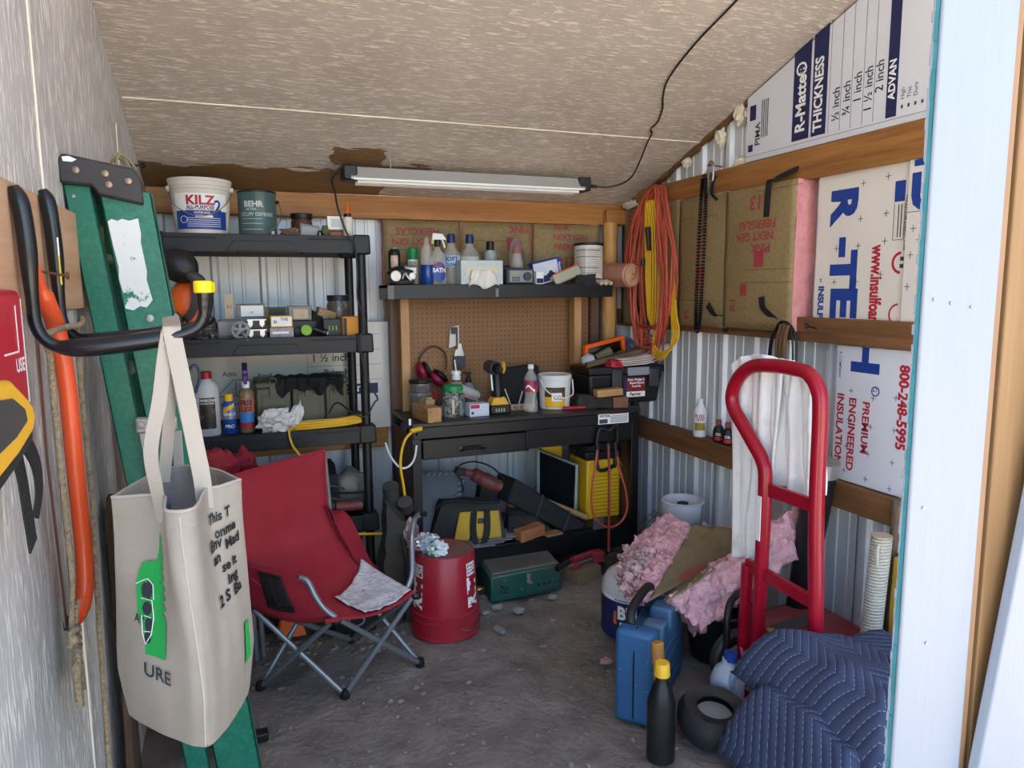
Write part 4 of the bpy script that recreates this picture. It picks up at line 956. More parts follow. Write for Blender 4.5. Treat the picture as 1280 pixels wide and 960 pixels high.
for x in (.72, 1.62):
    M().tube([(x, 3.45, lz+.03), (x+.004, 3.45, lz+.06), (x-.003, 3.45, lz+.085), (x, 3.45, ceil_z(3.45)-.002)], .002, 6).build('hanging_hook', m_wire, t)
M().cyl((lx0-.015, 3.44, lz+.004), (lx0-.035, 3.44, lz+.002), .008, 10).build('plug_socket', m_blk, t)
M().tube(cr([(lx0-.03, 3.44, lz+.002), (.447, 3.42, 2.0), (.452, 3.37, 1.93), (.458, 3.34, 1.86), (.49, 3.335, 1.76), (.525, 3.333, 1.70), (.533, 3.333, 1.58), (.53, 3.335, 1.46), (.56, 3.335, 1.36), (.535, 3.333, 1.27), (.545, 3.334, 1.16), (.575, 3.33, 1.06), (.605, 3.33, 1.0), (.59, 3.33, .98), (.55, 3.335, .92), (.50, 3.333, .93), (.43, 3.40, .98), (.39, 3.41, .93)], 7), .0042, 6).build('power_cord', m_blk, t)
M().cyl((lx1+.015, 3.45, lz), (lx1+.07, 3.445, lz-.003), .012, 10, .007).build('plug', m_blk, t)
pts = [(lx1+.06, 3.445, lz-.003), (1.88, 3.42, 2.03), (1.945, 3.33, 2.07)]
for x, y in ((1.95, 3.19), (1.93, 3.12), (1.90, 3.08), (1.90, 3.02), (1.86, 2.92), (1.81, 2.84), (1.76, 2.72), (1.74, 2.5), (1.75, 2.2), (1.7, 1.9)): pts.append((x, y, ceil_z(y)-.008))
M().tube(cr(pts, 6), .0042, 6).build('power_cord', m_blk, t)
# ------------------------------------------------------------------ workbench with pegboard back and upper shelf
def pegmat(name, base, dark, ax=('X', 'Z')):
    m = bpy.data.materials.new(name); m.use_nodes = True; nt = m.node_tree; N = nt.nodes; L = nt.links; b = N['Principled BSDF']
    g = N.new('ShaderNodeTexCoord'); s = N.new('ShaderNodeSeparateXYZ'); L.new(g.outputs['Object'], s.inputs[0])
    def mth(op, a, c):
        q = N.new('ShaderNodeMath'); q.operation = op
        for i, t in enumerate((a, c)):
            if t is None: continue
            if isinstance(t, (int, float)): q.inputs[i].default_value = t
            else: L.new(t, q.inputs[i])
        return q.outputs[0]
    d = None
    for a in ax:
        f = mth('SUBTRACT', mth('FRACT', mth('MULTIPLY', s.outputs[a], 1/.0262), None), .5); f = mth('MULTIPLY', f, f); d = f if d is None else mth('ADD', d, f)
    hole = mth('LESS_THAN', d, .0155)
    nz = N.new('ShaderNodeTexNoise'); nz.inputs['Scale'].default_value = 4; nz.inputs['Detail'].default_value = 6
    L.new(g.outputs['Object'], nz.inputs['Vector'])
    mx0 = N.new('ShaderNodeMix'); mx0.data_type = 'RGBA'; mx0.inputs['A'].default_value = lin(base); mx0.inputs['B'].default_value = lin(dark); L.new(nz.outputs['Fac'], mx0.inputs['Factor'])
    mx = N.new('ShaderNodeMix'); mx.data_type = 'RGBA'; L.new(hole, mx.inputs['Factor']); L.new(mx0.outputs['Result'], mx.inputs['A']); mx.inputs['B'].default_value = lin('1d140d')
    L.new(mx.outputs['Result'], b.inputs['Base Color']); b.inputs['Roughness'].default_value = .6
    return m
m_peg = pegmat('pegboard', '94693f', '7c5632'); m_pegs = pegmat('side_pegboard', '6d4c35', '56392a', ('Y', 'Z'))
m_bl = mat('black_bench_steel', '0b0c0f', .4, var=.25, vs=5, dust=.05, dustcol='5d574f'); m_top = mat('black_bench_top', '161618', .4, var=.3, vs=7, dust=.3, dustcol='6d665f')
BX0, BX1, BY0, BY1, BZ = .757, 1.995, 3.30, 3.80, .872
t = T('workbench', 'black steel workbench with pegboard back, drawer and two shelves', 'workbench', (1.37, 3.55, 0))
M().b2(BX0, BX1, BY0-.012, BY1, BZ-.022, BZ).build('worktop', m_top, t, bevel=.004)
M().b2(BX0+.005, BX1-.005, BY0-.004, BY0+.012, BZ-.078, BZ-.022).b2(BX0+.005, BX1-.005, BY1-.02, BY1-.005, BZ-.078, BZ-.022).build('top_frame', m_bl, t, bevel=.003)
for x in (BX0, BX1-.045):
    for y in (BY0, BY1-.045):
        zz = BZ-.022 if y == BY0 else 1.455
        lg = M().b2(x, x+.045, y, y+.045, 0, zz).build('leg', m_bl, t, bevel=.003)
        if y == BY0:
            m = M()
            for z in (.14, .20, .72, .76, .82): m.cyl((x+.022, y+.001, z), (x+.022, y-.004, z), .006, 8)
            m.build('bolt', m_bl, lg)
xd = 1.345
dr = M().b2(BX0+.05, xd-.005, BY0-.006, BY0+.35, .692, .788).build('drawer', m_bl, t, bevel=.004)
M().b2(.80, xd-.01, BY0-.009, BY0-.005, .697, .70).b2(.80, xd-.01, BY0-.009, BY0-.005, .779, .782).build('drawer_rim', m_bl, dr)
m = M(); m.tube(cr([(1.0, BY0-.006, .728), (1.015, BY0-.028, .735), (1.055, BY0-.034, .737), (1.095, BY0-.028, .735), (1.11, BY0-.006, .728)], 6), .007, 8, squash=1.3).blob((1.0, BY0-.008, .73), (.016, .004, .014), 2, 0).blob((1.11, BY0-.008, .73), (.016, .004, .014), 2, 0)
m.build('handle', mat('dark_steel_handle', '3a3a3c', .35, .7), dr)
M().b2(xd+.012, BX1-.045, BY0-.002, BY0+.012, .700, .793).b2(xd-.004, xd+.012, BY0-.004, BY0+.35, .69, .793).build('blank_panel', m_bl, t, bevel=.003)
# lower shelf
m = M(); m.b2(BX0+.02, BX1-.02, BY0+.0, BY1, .205, .22); m.b2(BX0+.045, BX1-.045, BY0-.004, BY0+.012, .115, .22); m.b2(BX0+.045, BX1-.045, BY1-.012, BY1, .115, .22)
m.build('lower_shelf', m_bl, t, bevel=.003)
for x in (BX0+.008, BX1-.014):
    M().b2(x, x+.006, BY0+.04, BY1-.04, .22, .80).build('side_panel', m_pegs, t)
M().b2(BX0+.045, BX1-.045, 3.772, 3.778, .87, 1.457).build('pegboard_back', m_peg, t, smooth=0)
for x in (.805, 1.925): M().b2(x-.0475 if x < 1 else x, x if x < 1 else x+.05, 3.735, 3.772, .873, 1.455).build('back_side_strip', m_pegs, t)
for x0, l in ((.797, 0), (1.785, 1)): M().b2(x0, x0+.045, 3.665, 3.735, BZ, 1.46).build('pine_upright', m_pine, t, bevel=.002)
m = M(); m.b2(.715, 1.965, 3.56, 3.80, 1.508, 1.526); m.b2(.715, 1.965, 3.552, 3.562, 1.455, 1.526); m.b2(.715, .725, 3.56, 3.80, 1.455, 1.526); m.b2(1.955, 1.965, 3.56, 3.80, 1.455, 1.526)
us = m.build('upper_shelf', m_bl, t, bevel=.002)
m = M()
for z in (1.475, 1.505): m.cyl((.733, 3.553, z), (.733, 3.546, z), .006, 8)
m.b2(.712, .742, 3.5485, 3.5525, 1.455, 1.522); m.build('end_bracket', mat('worn_steel', '6b6763', .5, .6, var=.3, vs=20), us)
M().b2(1.275, 1.292, 3.549, 3.5525, 1.462, 1.505).build('grey_tape', mat('grey_tape', '77777a', .5), us)
# white sticker on the frame
st = M().b2(1.745, 1.925, BY0-.0065, BY0-.005, .796, .853).build('sticker', m_whitep, t)
m = M(); m.b2(1.752, 1.80, BY0-.0075, BY0-.006, .80, .822); m.text('WORK', .02, onplane((1.752, BY0-.0075, .832), (1, 0, 0), (0, 0, 1)), .03)
for i in range(5): m.b2(1.815, 1.918, BY0-.0075, BY0-.006, .803+.008*i, .806+.008*i)
m.build('sticker_print', m_grey, st); M().b2(1.815, 1.92, BY0-.0075, BY0-.006, .846, .850).build('sticker_print', m_redp, st)

# ------------------------------------------------------------------ things on the upper shelf
ZU = 1.527
def simple(x, y, z, w): pass
bottle('spray_can', 'black aerosol can with red-white label at the left end of the bench shelf', 'spray can', .772, 3.66, ZU, [(.028, 0), (.031, .003), (.031, .155), (.028, .168), (.02, .178)], m_blk, m_greyp, [(.014, .178), (.014, .186), (.008, .19)],
       labelmat=mat('salmon_label', 'b06a52', .5, col2='d9cfc4', vs=30), lz=(.085, .145), lr=.0313, lspan=.6)
t = T('work_light', 'black clip light with two round lenses at the left end of the bench shelf', 'light', (.79, 3.585, ZU))
M().tube(cr([(.735, 3.59, ZU+.035), (.76, 3.588, ZU+.055), (.80, 3.59, ZU+.06), (.845, 3.59, ZU+.05)], 6), [.03]*7+[.032]*6+[.022]*6, 12, squash=.8).build('light_body', m_blk, t)
M().tube(cr([(.735, 3.59, ZU+.02), (.79, 3.59, ZU+.012), (.855, 3.59, ZU+.018)], 6), .012, 8).build('light_foot', m_dkgrey, t)
for x, r in ((.755, .021), (.838, .012)):
    M().cyl((x, 3.562, ZU+.042), (x, 3.554, ZU+.041), r, 18).build('lens', mat('bright_lens', 'e9e6d6', .15), t)
    M().tube([V((x+(r+.002)*cos(a), 3.556, ZU+.042+(r+.002)*sin(a))) for a in [2*pi*i/18 for i in range(18)]], .004, 6, True).build('lens_ring', m_silv, t)
M().tube(cr([(.79, 3.56, ZU+.028), (.80, 3.553, ZU+.055), (.815, 3.55, ZU+.035), (.83, 3.553, ZU+.02)], 5), .006, 8).build('clip', m_silv, t)
bottle('spray_can', 'white aerosol can with green cap behind the blue liquid bottle', 'spray can', .885, 3.735, ZU, [(.024, 0), (.026, .003), (.026, .125), (.022, .135)], m_whitep, m_green, [(.026, .13), (.026, .185), (.022, .19)], labelmat=mat('green_black_label', '2d4a33', .5, col2='e6e6e0', vs=40), lz=(.07, .12), lr=.0263, lspan=.8)
box_thing('parts_box', 'small clear box with white label between the black and green-capped cans', 'box', (.845, 3.66, ZU), (.085, .07, .095), 0, mat('clear_box_dark', '5d5a55', .3, var=.3, vs=40), (-.028, .03, .055, .085), m_whitep, texts=[('III', .016, .002, .062, m_grey)])
m_clearb = mat('clear_bottle_plastic', 'dcd9d0', .08, alpha=.28)
m_bliq = mat('blue_liquid', '16479e', .1, trans=.25)
def liquid_bottle(l, x, y, h, r, filled, cap, capprof, labelmat=None, lz=None, texts=(), sq=(1, 1)):
    t = T('bottle', l, 'bottle', (x, y, ZU)); mt = Matrix.Translation((x, y, ZU))
    M().lathe([(r*.92, 0), (r, .006), (r, h*.6), (r*.9, h*.72), (r*.45, h*.86), (r*.35, h*.9), (r*.35, h)], 22, mt, sq).build('bottle_body', m_clearb, t)
    if filled: M().lathe([(r*.93, .001), (r*1.012, .006), (r*1.012, h*filled)], 22, mt, sq).build('liquid', m_bliq, t)
    if cap: M().lathe(capprof, 16, mt).build('cap', cap, t)
    f = oncyl(x, y, r*1.003, ZU, facing(x, y))
    if labelmat: patch(f, -r*1.0, r*1.0, lz[0], lz[1], 12).build('label', labelmat, t)
    for s, size, dx, dz, mm in texts: M().text(s, size, lambda a, b: oncyl(x, y, r*1.02, ZU, facing(x, y))(a+dx, b+dz), .03, 'CENTER').build('lettering', mm, t)
    return t
liquid_bottle('clear bottle half full of blue liquid at the left of the bench shelf', .928, 3.61, .235, .034, .42, m_clear, [(.011, .225), (.011, .245), (.006, .255)])
t = liquid_bottle('clear trigger spray bottle with blue bath label and white trigger', .985, 3.61, .20, .044, 0, None, None, sq=(1, .7))
f = lambda a, b: V((.985+a, 3.61-.7*sqrt(max(.044**2-a*a, .0001))-.003, ZU+b))
m = M(); P_ = [(.033*cos(a), .062+.052*sin(a)) for a in [2*pi*i/24 for i in range(24)]]
m.v = [f(0, .062)]+[f(*p) for p in P_]; m.f = [(0, i+1, (i+1) % 24+1) for i in range(24)]; m.build('label', m_dblue, t)
M().text('BATH', .03, lambda a, b: f(a-.002, b+.062)+V((0, -.001, 0)), .04, 'CENTER', .9).build('lettering', m_whitep, t)
M().text('POW', .02, lambda a, b: f(a-.006, b+.09)+V((0, -.001, 0)), .04, 'CENTER', .9).build('lettering', m_redp, t)
M().hexa([(.955, 3.60, ZU+.225), (1.03, 3.60, ZU+.225), (1.03, 3.62, ZU+.225), (.955, 3.62, ZU+.225), (.96, 3.60, ZU+.258), (1.01, 3.60, ZU+.255), (1.01, 3.62, ZU+.255), (.96, 3.62, ZU+.258)], (3, 2, 2)).ribbon(cr([(1.008, 3.61, ZU+.228), (1.018, 3.61, ZU+.20), (1.022, 3.61, ZU+.185)], 5), .014, (0, 1, 0), .008).build('trigger_head', m_whitep, t, bevel=.004)
M().lathe([(.016, .19), (.016, .225)], 14, Matrix.Translation((.985, 3.61, ZU))).build('collar', m_blk, t)
M().cyl((.958, 3.61, ZU+.205), (.962, 3.612, ZU+.235), .008, 10).build('nozzle', mat('pale_yellow_label', 'd8cf7a', .5), t)
gi = mat('dark_blue_cap', '222a5c', .35)
for x, l, lt in ((1.083, 'large clear soap bottle with blue cap and blue-white label behind the tissue box', 'CLEAR'), (1.185, 'large clear soap bottle with blue cap and cream label behind the tissue box', None)):
    liquid_bottle(l, x, 3.70, .225, .055, 0, gi, [(.021, .215), (.022, .22), (.022, .252), (.019, .262)], mat('pale_blue_label', 'a9c0dd', .5) if lt else m_cream, (.09, .15) if lt else (.07, .145), ((('SOFT', .03, 0, .122, m_navy), (lt, .022, 0, .095, m_navy)) if lt else (('FL', .03, -.02, .10, m_kred), ('▪', .03, .02, .075, m_greenl))))
bottle('spray_can', 'grey aerosol can with black cap behind the right end of the tissue box', 'spray can', 1.30, 3.70, ZU, [(.033, 0), (.036, .004), (.036, .165), (.03, .18)], mat('grey_green_can', '9aa7a3', .35, .2), m_blk, [(.021, .178), (.021, .225), (.018, .228)], labelmat=mat('can_print', '55605e', .5, col2='c9d0cd', vs=30), lz=(.11, .16), lr=.0363, lspan=.7)
t = bottle('bottle', 'white bottle with red cap and teal base inside a clear sleeve on the bench shelf', 'bottle', 1.452, 3.70, ZU, [(.028, 0), (.032, .004), (.032, .11), (.022, .15), (.019, .17)], m_cream, mat('faded_red_cap', 'c4584a', .45), [(.022, .165), (.022, .19), (.012, .205)], labelmat=mat('teal_label', '4aa3ad', .5), lz=(.05, .09), lr=.0323, lspan=1.0)
M().lathe([(.046, .002), (.047, .16), (.03, .225), (.008, .262)], 18, Matrix.Translation((1.452, 3.705, ZU)), cap=False).build('clear_sleeve', m_clear, t)
# tissue box
t, R = box_thing('tissue_box', 'pale patterned tissue box with a tissue hanging out on the bench shelf', 'tissue box', (1.205, 3.60, ZU), (.228, .09, .122), 0, mat('pale_pattern_card', 'c9d4cb', .6, col2='b9c3c6', vs=45), (-.085, .085, .045, .09), mat('cream_opening', 'd9cfae', .6))
def tis(u, v):
    w = .055+.03*v; x = 1.20+.01*v+(u-.5)*2*w+.008*noise.noise(V((u*5, v*4, 1)))
    z = ZU+.072-.085*v**1.1+(.012*sin(u*9) if v > .8 else 0)
    return V((x, 3.553-.012*sin(v*pi)-.006*sin(u*14+v*3)-.012*v, z))
M().grid(tis, 24, 12).build('tissue', mat('white_tissue', 'e6dfd6', .9), t, solid=.001)
# radio
t = T('radio', 'dark grey compact radio with display and round dial beside the tissue box', 'radio', (1.425, 3.60, ZU))
M().b2(1.342, 1.50, 3.565, 3.64, ZU, ZU+.082).build('radio_body', m_dkgrey, t, bevel=.01)
M().b2(1.358, 1.488, 3.561, 3.566, ZU+.010, ZU+.072).build('front_panel', m_greyp, t, bevel=.004)
M().b2(1.372, 1.412, 3.5595, 3.562, ZU+.044, ZU+.062).build('display', mat('lcd_green', '8d9a72', .3), t)
M().cyl((1.458, 3.562, ZU+.040), (1.458, 3.552, ZU+.040), .023, 22).build('dial', m_dkgrey, t, bevel=.002)
m = M()
for i in range(3):
    for j in range(2): m.b2(1.372+.016*i, 1.382+.016*i, 3.5585, 3.562, ZU+.018+.012*j, ZU+.024+.012*j)
m.build('button', m_blk, t)
t = T('speaker_box', 'black box behind the compact radio', 'box', (1.36, 3.70, ZU)); M().b2(1.33, 1.40, 3.66, 3.73, ZU, ZU+.10).build('box_body', m_blk, t, bevel=.008)
# blue-edged carton and blister pack
t, R = box_thing('carton', 'tilted white and blue carton with a dark boot-like picture on the bench shelf', 'box', (1.625, 3.66, ZU+.008), (.175, .05, .125), .05, m_blue, (-.086, .062, .004, .118), mat('pale_lilac_card', 'ccd0de', .5), ry=-.22)
f = lambda x, y: V((1.625, 3.66, ZU+.008))+R @ V((x, -.0275, y))
m = M()
for cx, cz, rx_, rz_ in ((-.02, .035, .03, .011), (.01, .045, .026, .011), (-.025, .02, .028, .010), (.012, .058, .012, .008)):
    m.v += [f(cx, cz)+V((0, -.001, 0))]+[f(cx+rx_*cos(a), cz+rz_*sin(a)) for a in [2*pi*i/14 for i in range(14)]]; o_ = len(m.v)-15; m.f += [(o_, o_+1+i, o_+1+(i+1) % 14) for i in range(14)]
m.build('picture', m_navy, t)
M().text('Panasonic', .018, lambda a, b: f(.068+b*.9, .10-a), .02).build('lettering', m_whitep, t)
t = T('blister_pack', 'clear rounded blister pack with orange rim leaning on the carton', 'packet', (1.69, 3.585, ZU))
R = Euler((-.3, -.38, 0)).to_matrix(); c = V((1.70, 3.585, ZU+.05))
M().box(c, (.17, .028, .062), R).build('pack_shell', mat('smoky_clear', 'b3a98c', .15, col2='9aa39a', vs=8), t, bevel=.012, bseg=3)
M().box(c+R @ V((0, 0, .026)), (.172, .03, .008), R).build('pack_rim', m_orange, t, bevel=.003)
box_thing('carton', 'small white packet between the radio and the blister pack', 'packet', (1.535, 3.59, ZU), (.045, .03, .065), .1, m_whitep, (-.02, .02, .005, .03), m_navy, bevel=.001)
# printed tin and gloves
x, y = 1.868, 3.66; t = T('paint_can', 'tilted tin with small-print label and black lid at the right of the bench shelf', 'paint can', (x, y, ZU))
mt = Matrix.Translation((x, y, ZU+.028)) @ Matrix.Rotation(.03, 4, 'Y') @ Matrix.Rotation(-.05, 4, 'X')
M().lathe([(.078, 0), (.080, .003), (.080, .178), (.078, .182)], 32, mt).build('can_body', m_cream, t)
M().lathe([(.080, 0), (.084, .004), (.084, .014), (.07, .017)], 32, mt @ Matrix.Translation((0, 0, .180))).build('lid', m_blk, t)
fb = lambda a, b: mt @ oncyl(0, 0, .0805, 0, facing(x, y))(a, b)
m = M()
for i in range(15):
    z = .02+.0098*i; w = .03*random.random(); m.grid(lambda u, v, z=z, w=w: fb(-.075+.06*u, z+.0026*v), 8, 1); m.grid(lambda u, v, z=z, w=w: fb(-.005+(.05+w)*u, z+.0026*v), 8, 1)
for z in (.055, .115, .15): m.grid(lambda u, v, z=z: fb(-.08+.16*u, z+.004*v), 12, 1)
m.build('small_print', mat('grey_print_soft', '77757a', .6), t)
t = T('glove', 'black work glove flopping over the front of the bench shelf', 'glove', (1.80, 3.57, ZU))
M().hexa([(1.735, 3.54, ZU+.0), (1.865, 3.53, ZU-.03), (1.865, 3.60, ZU+.005), (1.735, 3.61, ZU+.005), (1.745, 3.55, ZU+.04), (1.85, 3.54, ZU+.055), (1.85, 3.60, ZU+.05), (1.745, 3.60, ZU+.045)], (10, 7, 5), .012, 14, 3, 5).build('glove_body', m_strap, t)
t = T('glove', 'pale tan work glove lying under the printed tin', 'glove', (1.90, 3.58, ZU))
M().b2(1.87, 1.955, 3.575, 3.70, ZU+.002, ZU+.022).build('palm', mat('pale_tan_leather', 'c9b79a', .85, bump=.4, bs=60), t, bevel=.008)
for i in range(3): M().cyl((1.885+.027*i, 3.585, ZU+.014), (1.888+.030*i, 3.543, ZU+.002), .0125, 10, .011).blob((1.888+.030*i, 3.543, ZU+.002), (.0115, .0115, .0115), 2, 0).build('finger', MATS['pale_tan_leather'], t)
t = T('paper_roll', 'pinkish roll of plastic film lying on the right end of the bench shelf', 'roll', (2.03, 3.60, 1.53))
M().cyl((2.02, 3.72, 1.578), (2.055, 3.50, 1.572), .066, 26).build('rolled_film', mat('pink_brown_film', 'a9705d', .35, col2='c48d76', vs=12, bump=.2, bs=20), t, bevel=.008)
M().cyl((2.055, 3.501, 1.572), (2.0565, 3.496, 1.572), .058, 26).build('roll_end', mat('pale_wood_end', 'd9b08c', .6, col2='b9805f', vs=9), t)
M().tube([V((2.056+.03*cos(a*.9)*a/9, 3.495, 1.572+.05*sin(a)*a/9)) for a in [i*.35 for i in range(24)]], .0022, 5).build('spiral_edge', mat('red_brown_line', '8a4a38', .6), t)

# ------------------------------------------------------------------ things on the worktop
ZW = BZ
t = T('paint_brush', 'wide paint brush in a paper sleeve hanging on the pegboard', 'brush', (1.12, 3.76, 1.08))
M().hexa([(1.075, 3.75, 1.185), (1.135, 3.75, 1.205), (1.135, 3.772, 1.205), (1.075, 3.772, 1.185), (1.085, 3.752, 1.30), (1.135, 3.752, 1.31), (1.135, 3.772, 1.31), (1.085, 3.772, 1.30)], (2, 1, 3)).build('paper_sleeve', m_cream, t, bevel=.003)
M().b2(1.088, 1.124, 3.747, 3.757, 1.262, 1.30).b2(1.115, 1.125, 3.745, 3.757, 1.18, 1.30).build('sleeve_print', m_dkgrey, t)
M().hexa([(1.105, 3.755, 1.14), (1.165, 3.755, 1.14), (1.165, 3.77, 1.14), (1.105, 3.77, 1.14), (1.118, 3.755, 1.20), (1.145, 3.755, 1.215), (1.145, 3.77, 1.215), (1.118, 3.77, 1.20)], (2, 1, 2)).build('ferrule', m_silv, t, bevel=.002)
m = M()
for i in range(14): m.box((1.105+.0047*i, 3.762+random.uniform(-.003, .003), 1.11-random.uniform(0, .006)), (.0046, .014, .07))
m.build('bristles', mat('grey_bristle', '5c5a5c', .8, var=.3, vs=60), t)
t = T('ear_muffs', 'red and black ear muffs with wire headband hanging on the pegboard', 'ear muffs', (.99, 3.75, 1.0))
M().tube(cr([(.905, 3.75, 1.10), (.915, 3.745, 1.145), (.955, 3.742, 1.19), (1.0, 3.742, 1.198), (1.045, 3.745, 1.17), (1.06, 3.748, 1.12), (1.055, 3.748, 1.07)], 6), .0045, 8).build('headband', mat('brown_steel_band', '4b4038', .4, .6), t)
for c, ry in (((.93, 3.74, 1.07), -.35), ((1.01, 3.735, 1.03), .75)):
    R = Euler((0, ry, 0)).to_matrix(); c = V(c); sg = -1 if ry < 0 else 1
    M().blob(c+R @ V((sg*.012 if ry < 0 else 0, 0, -.012 if ry > 0 else 0)), (.026 if ry < 0 else .052, .045, .052 if ry < 0 else .026), 3, 0, 1, 0, (0, ry, 0)).build('ear_cup', mat('crimson_shell', '9c1f3c', .35), t)
    M().blob(c+R @ V((.017 if ry < 0 else 0, -.004, .017 if ry > 0 else 0)), (.018 if ry < 0 else .05, .044, .05 if ry < 0 else .018), 3, 0, 1, 0, (0, ry, 0)).build('ear_cushion', m_blk, t)
t = T('parts_tub', 'round clear tub with black lid at the left of the worktop', 'tub', (.865, 3.56, ZW)); mt = Matrix.Translation((.865, 3.56, ZW))
M().lathe([(.052, 0), (.055, .005), (.056, .095), (.062, .098), (.062, .115), (.05, .117), (.052, .16), (.05, .165)], 26, mt).build('tub_body', mat('smoky_tub', '75736f', .25, var=.25, vs=25), t)
M().lathe([(.055, .16), (.057, .163), (.057, .176), (.053, .178)], 26, mt).build('lid', m_blk, t)
M().b2(.83, .89, 3.502, 3.5055, ZW+.123, ZW+.15).build('label', mat('purple_black_label', '2a2536', .4), t)
o = M().box((0, 0, .036), (.072, .20, .072)).build('wood_block', mat('pine_block', 'c69a66', .65, col2='8c6239', vs=2, stretch=(30, 3, 30), bump=.15, bs=3), at=None, bevel=.003); o.location = (.852, 3.385, ZW); o.rotation_euler = (0, 0, .15); tag(o, 'square pine block lying end-on at the left front of the worktop', 'wood block')
o = M().box((0, 0, .012), (.05, .07, .024), (0, 0, .3)).blob((.01, 0, .026), (.02, .03, .012), 2, .3, 3, 2).build('wood_scrap', m_card, at=None); o.location = (.862, 3.42, ZW+.072); tag(o, 'brown wood scraps on top of the pine block', 'wood scrap')
t = T('jar', 'clear jar of screws with green lid on the worktop', 'jar', (.998, 3.42, ZW)); mt = Matrix.Translation((.998, 3.42, ZW))
M().lathe([(.052, 0), (.057, .008), (.057, .10), (.053, .118), (.046, .125), (.046, .135)], 26, mt).build('jar_body', mat('glass_over_screws', '8d9488', .12, col2='3c4440', vs=55, thr=(.42, .56), bump=.3, bs=60), t)
M().lathe([(.047, .130), (.050, .132), (.050, .155), (.046, .158)], 26, mt).build('lid', m_green, t)
patch(oncyl(.998, 3.42, .0575, ZW, facing(.998, 3.42)), -.006, .006, .02, .095, 4).build('label', m_ptan, t)
t = T('string_coil', 'dark coil of wire lying left of the green-lidded jar', 'wire', (.945, 3.44, ZW)); m = M()
for k in range(6): m.tube([V((.935+.045*cos(a)*(1-.06*k), 3.45+.05*sin(a), ZW+.01+.009*k+.004*sin(2*a+k))) for a in [2*pi*i/20 for i in range(20)]], .004, 6, True)
m.build('coiled_wire', mat('grey_wire', '4d4f52', .45, .4), t)
t = T('pliers', 'red handled pliers standing behind the clear tub', 'pliers', (.935, 3.56, ZW))
M().tube(cr([(.925, 3.56, ZW+.12), (.942, 3.56, ZW+.10), (.945, 3.56, ZW+.06)], 5), .009, 8).build('handle', m_redp, t); M().box((.945, 3.56, ZW+.03), (.022, .015, .06)).build('jaws', m_dkgrey, t, bevel=.003)
t = T('caulk_tube', 'grey open cardboard tube lying askew behind the green-lidded jar', 'tube', (1.11, 3.50, ZW))
M().lathe([(.026, 0), (.026, .17), (.021, .17), (.021, .01)], 20, (lambda q: (setattr(q, 'translation', V((1.165, 3.56, ZW+.078))), q)[1])(V((-.14, -.10, .065)).to_track_quat('Z', 'Y').to_matrix().to_4x4())).build('tube_wall', mat('grey_white_tube', 'b9b9b6', .5), t)
t = bottle('lubricant_can', 'blue and yellow lubricant can with white spout behind the grey tube', 'spray can', 1.075, 3.62, ZW, [(.027, 0), (.028, .003), (.028, .145), (.024, .158)], m_dblue, m_whitep, [(.022, .155), (.024, .16), (.022, .185), (.027, .19), (.026, .205)], labelmat=m_yel, lz=(.135, .15), lr=.0283, lspan=1.2)
M().cyl((1.07, 3.60, ZW+.20), (1.062, 3.60, ZW+.265), .004, 8).build('straw', m_whitep, t)
t = bottle('pump_bottle', 'small grey pump bottle behind the grey tube', 'bottle', 1.155, 3.66, ZW, [(.03, 0), (.034, .005), (.034, .11), (.02, .135)], m_greyp, m_blk, [(.016, .13), (.018, .135), (.010, .16), (.008, .185)])
M().box((1.14, 3.64, ZW+.19), (.045, .012, .010)).build('pump_head', m_blk, t, bevel=.003)
box_thing('fastener_box', 'small white fastener box with red label beside the green-lidded jar', 'box', (1.115, 3.40, ZW), (.105, .07, .064), .08, mat('pale_blue_card', 'c5ccd8', .5), (-.048, .0, .042, .06), m_redp, texts=[('▪', .04, -.038, .008, m_navy)], bevel=.002)
o = M().cyl((1.06, 3.50, ZW+.095), (1.14, 3.45, ZW+.066), .004, 8).build('pencil', mat('pink_wood', 'b98377', .6), at=(1.1, 3.47, ZW+.07)); tag(o, 'pinkish pencil leaning on the white fastener box', 'pencil')
# cordless drill
m_dy = mat('drill_yellow', 'dba321', .42, var=.1, vs=8, dust=.2)
t = T('cordless_drill', 'yellow and black cordless drill standing on its battery on the worktop', 'power tool', (1.235, 3.43, ZW))
M().b2(1.185, 1.29, 3.385, 3.475, ZW, ZW+.045).build('battery', m_blk, t, bevel=.006)
M().hexa([(1.187, 3.388, ZW+.045), (1.288, 3.388, ZW+.045), (1.288, 3.472, ZW+.045), (1.187, 3.472, ZW+.045), (1.205, 3.40, ZW+.085), (1.27, 3.40, ZW+.085), (1.27, 3.46, ZW+.085), (1.205, 3.46, ZW+.085)], (2, 2, 2)).build('foot_shell', m_dy, t, bevel=.006)
m = M()
for i in range(4): m.b2(1.21+.014*i, 1.217+.014*i, 3.383, 3.386, ZW+.012, ZW+.03)
m.build('battery_marks', mat('pale_green_mark', '8fa07a', .5), t)
M().tube(cr([(1.236, 3.43, ZW+.08), (1.236, 3.435, ZW+.14), (1.238, 3.45, ZW+.20), (1.24, 3.46, ZW+.235)], 5), [.027]*6+[.025]*5+[.028]*5, 14, squash=1.1).build('grip', m_blk, t)
M().cyl((1.215, 3.50, ZW+.235), (1.225, 3.41, ZW+.232), .034, 18).build('motor_housing', m_dkgrey, t, bevel=.006)
M().cyl((1.225, 3.41, ZW+.232), (1.228, 3.375, ZW+.231), .028, 18, .018).cyl((1.228, 3.375, ZW+.231), (1.229, 3.355, ZW+.231), .012, 12).build('chuck', m_blk, t)
M().blob((1.272, 3.44, ZW+.232), (.014, .025, .034), 2, 0).build('yellow_shell', m_dy, t)
M().cyl((1.20, 3.42, ZW+.20), (1.203, 3.41, ZW+.12), .007, 10).build('screwdriver_bit', m_silv, t)
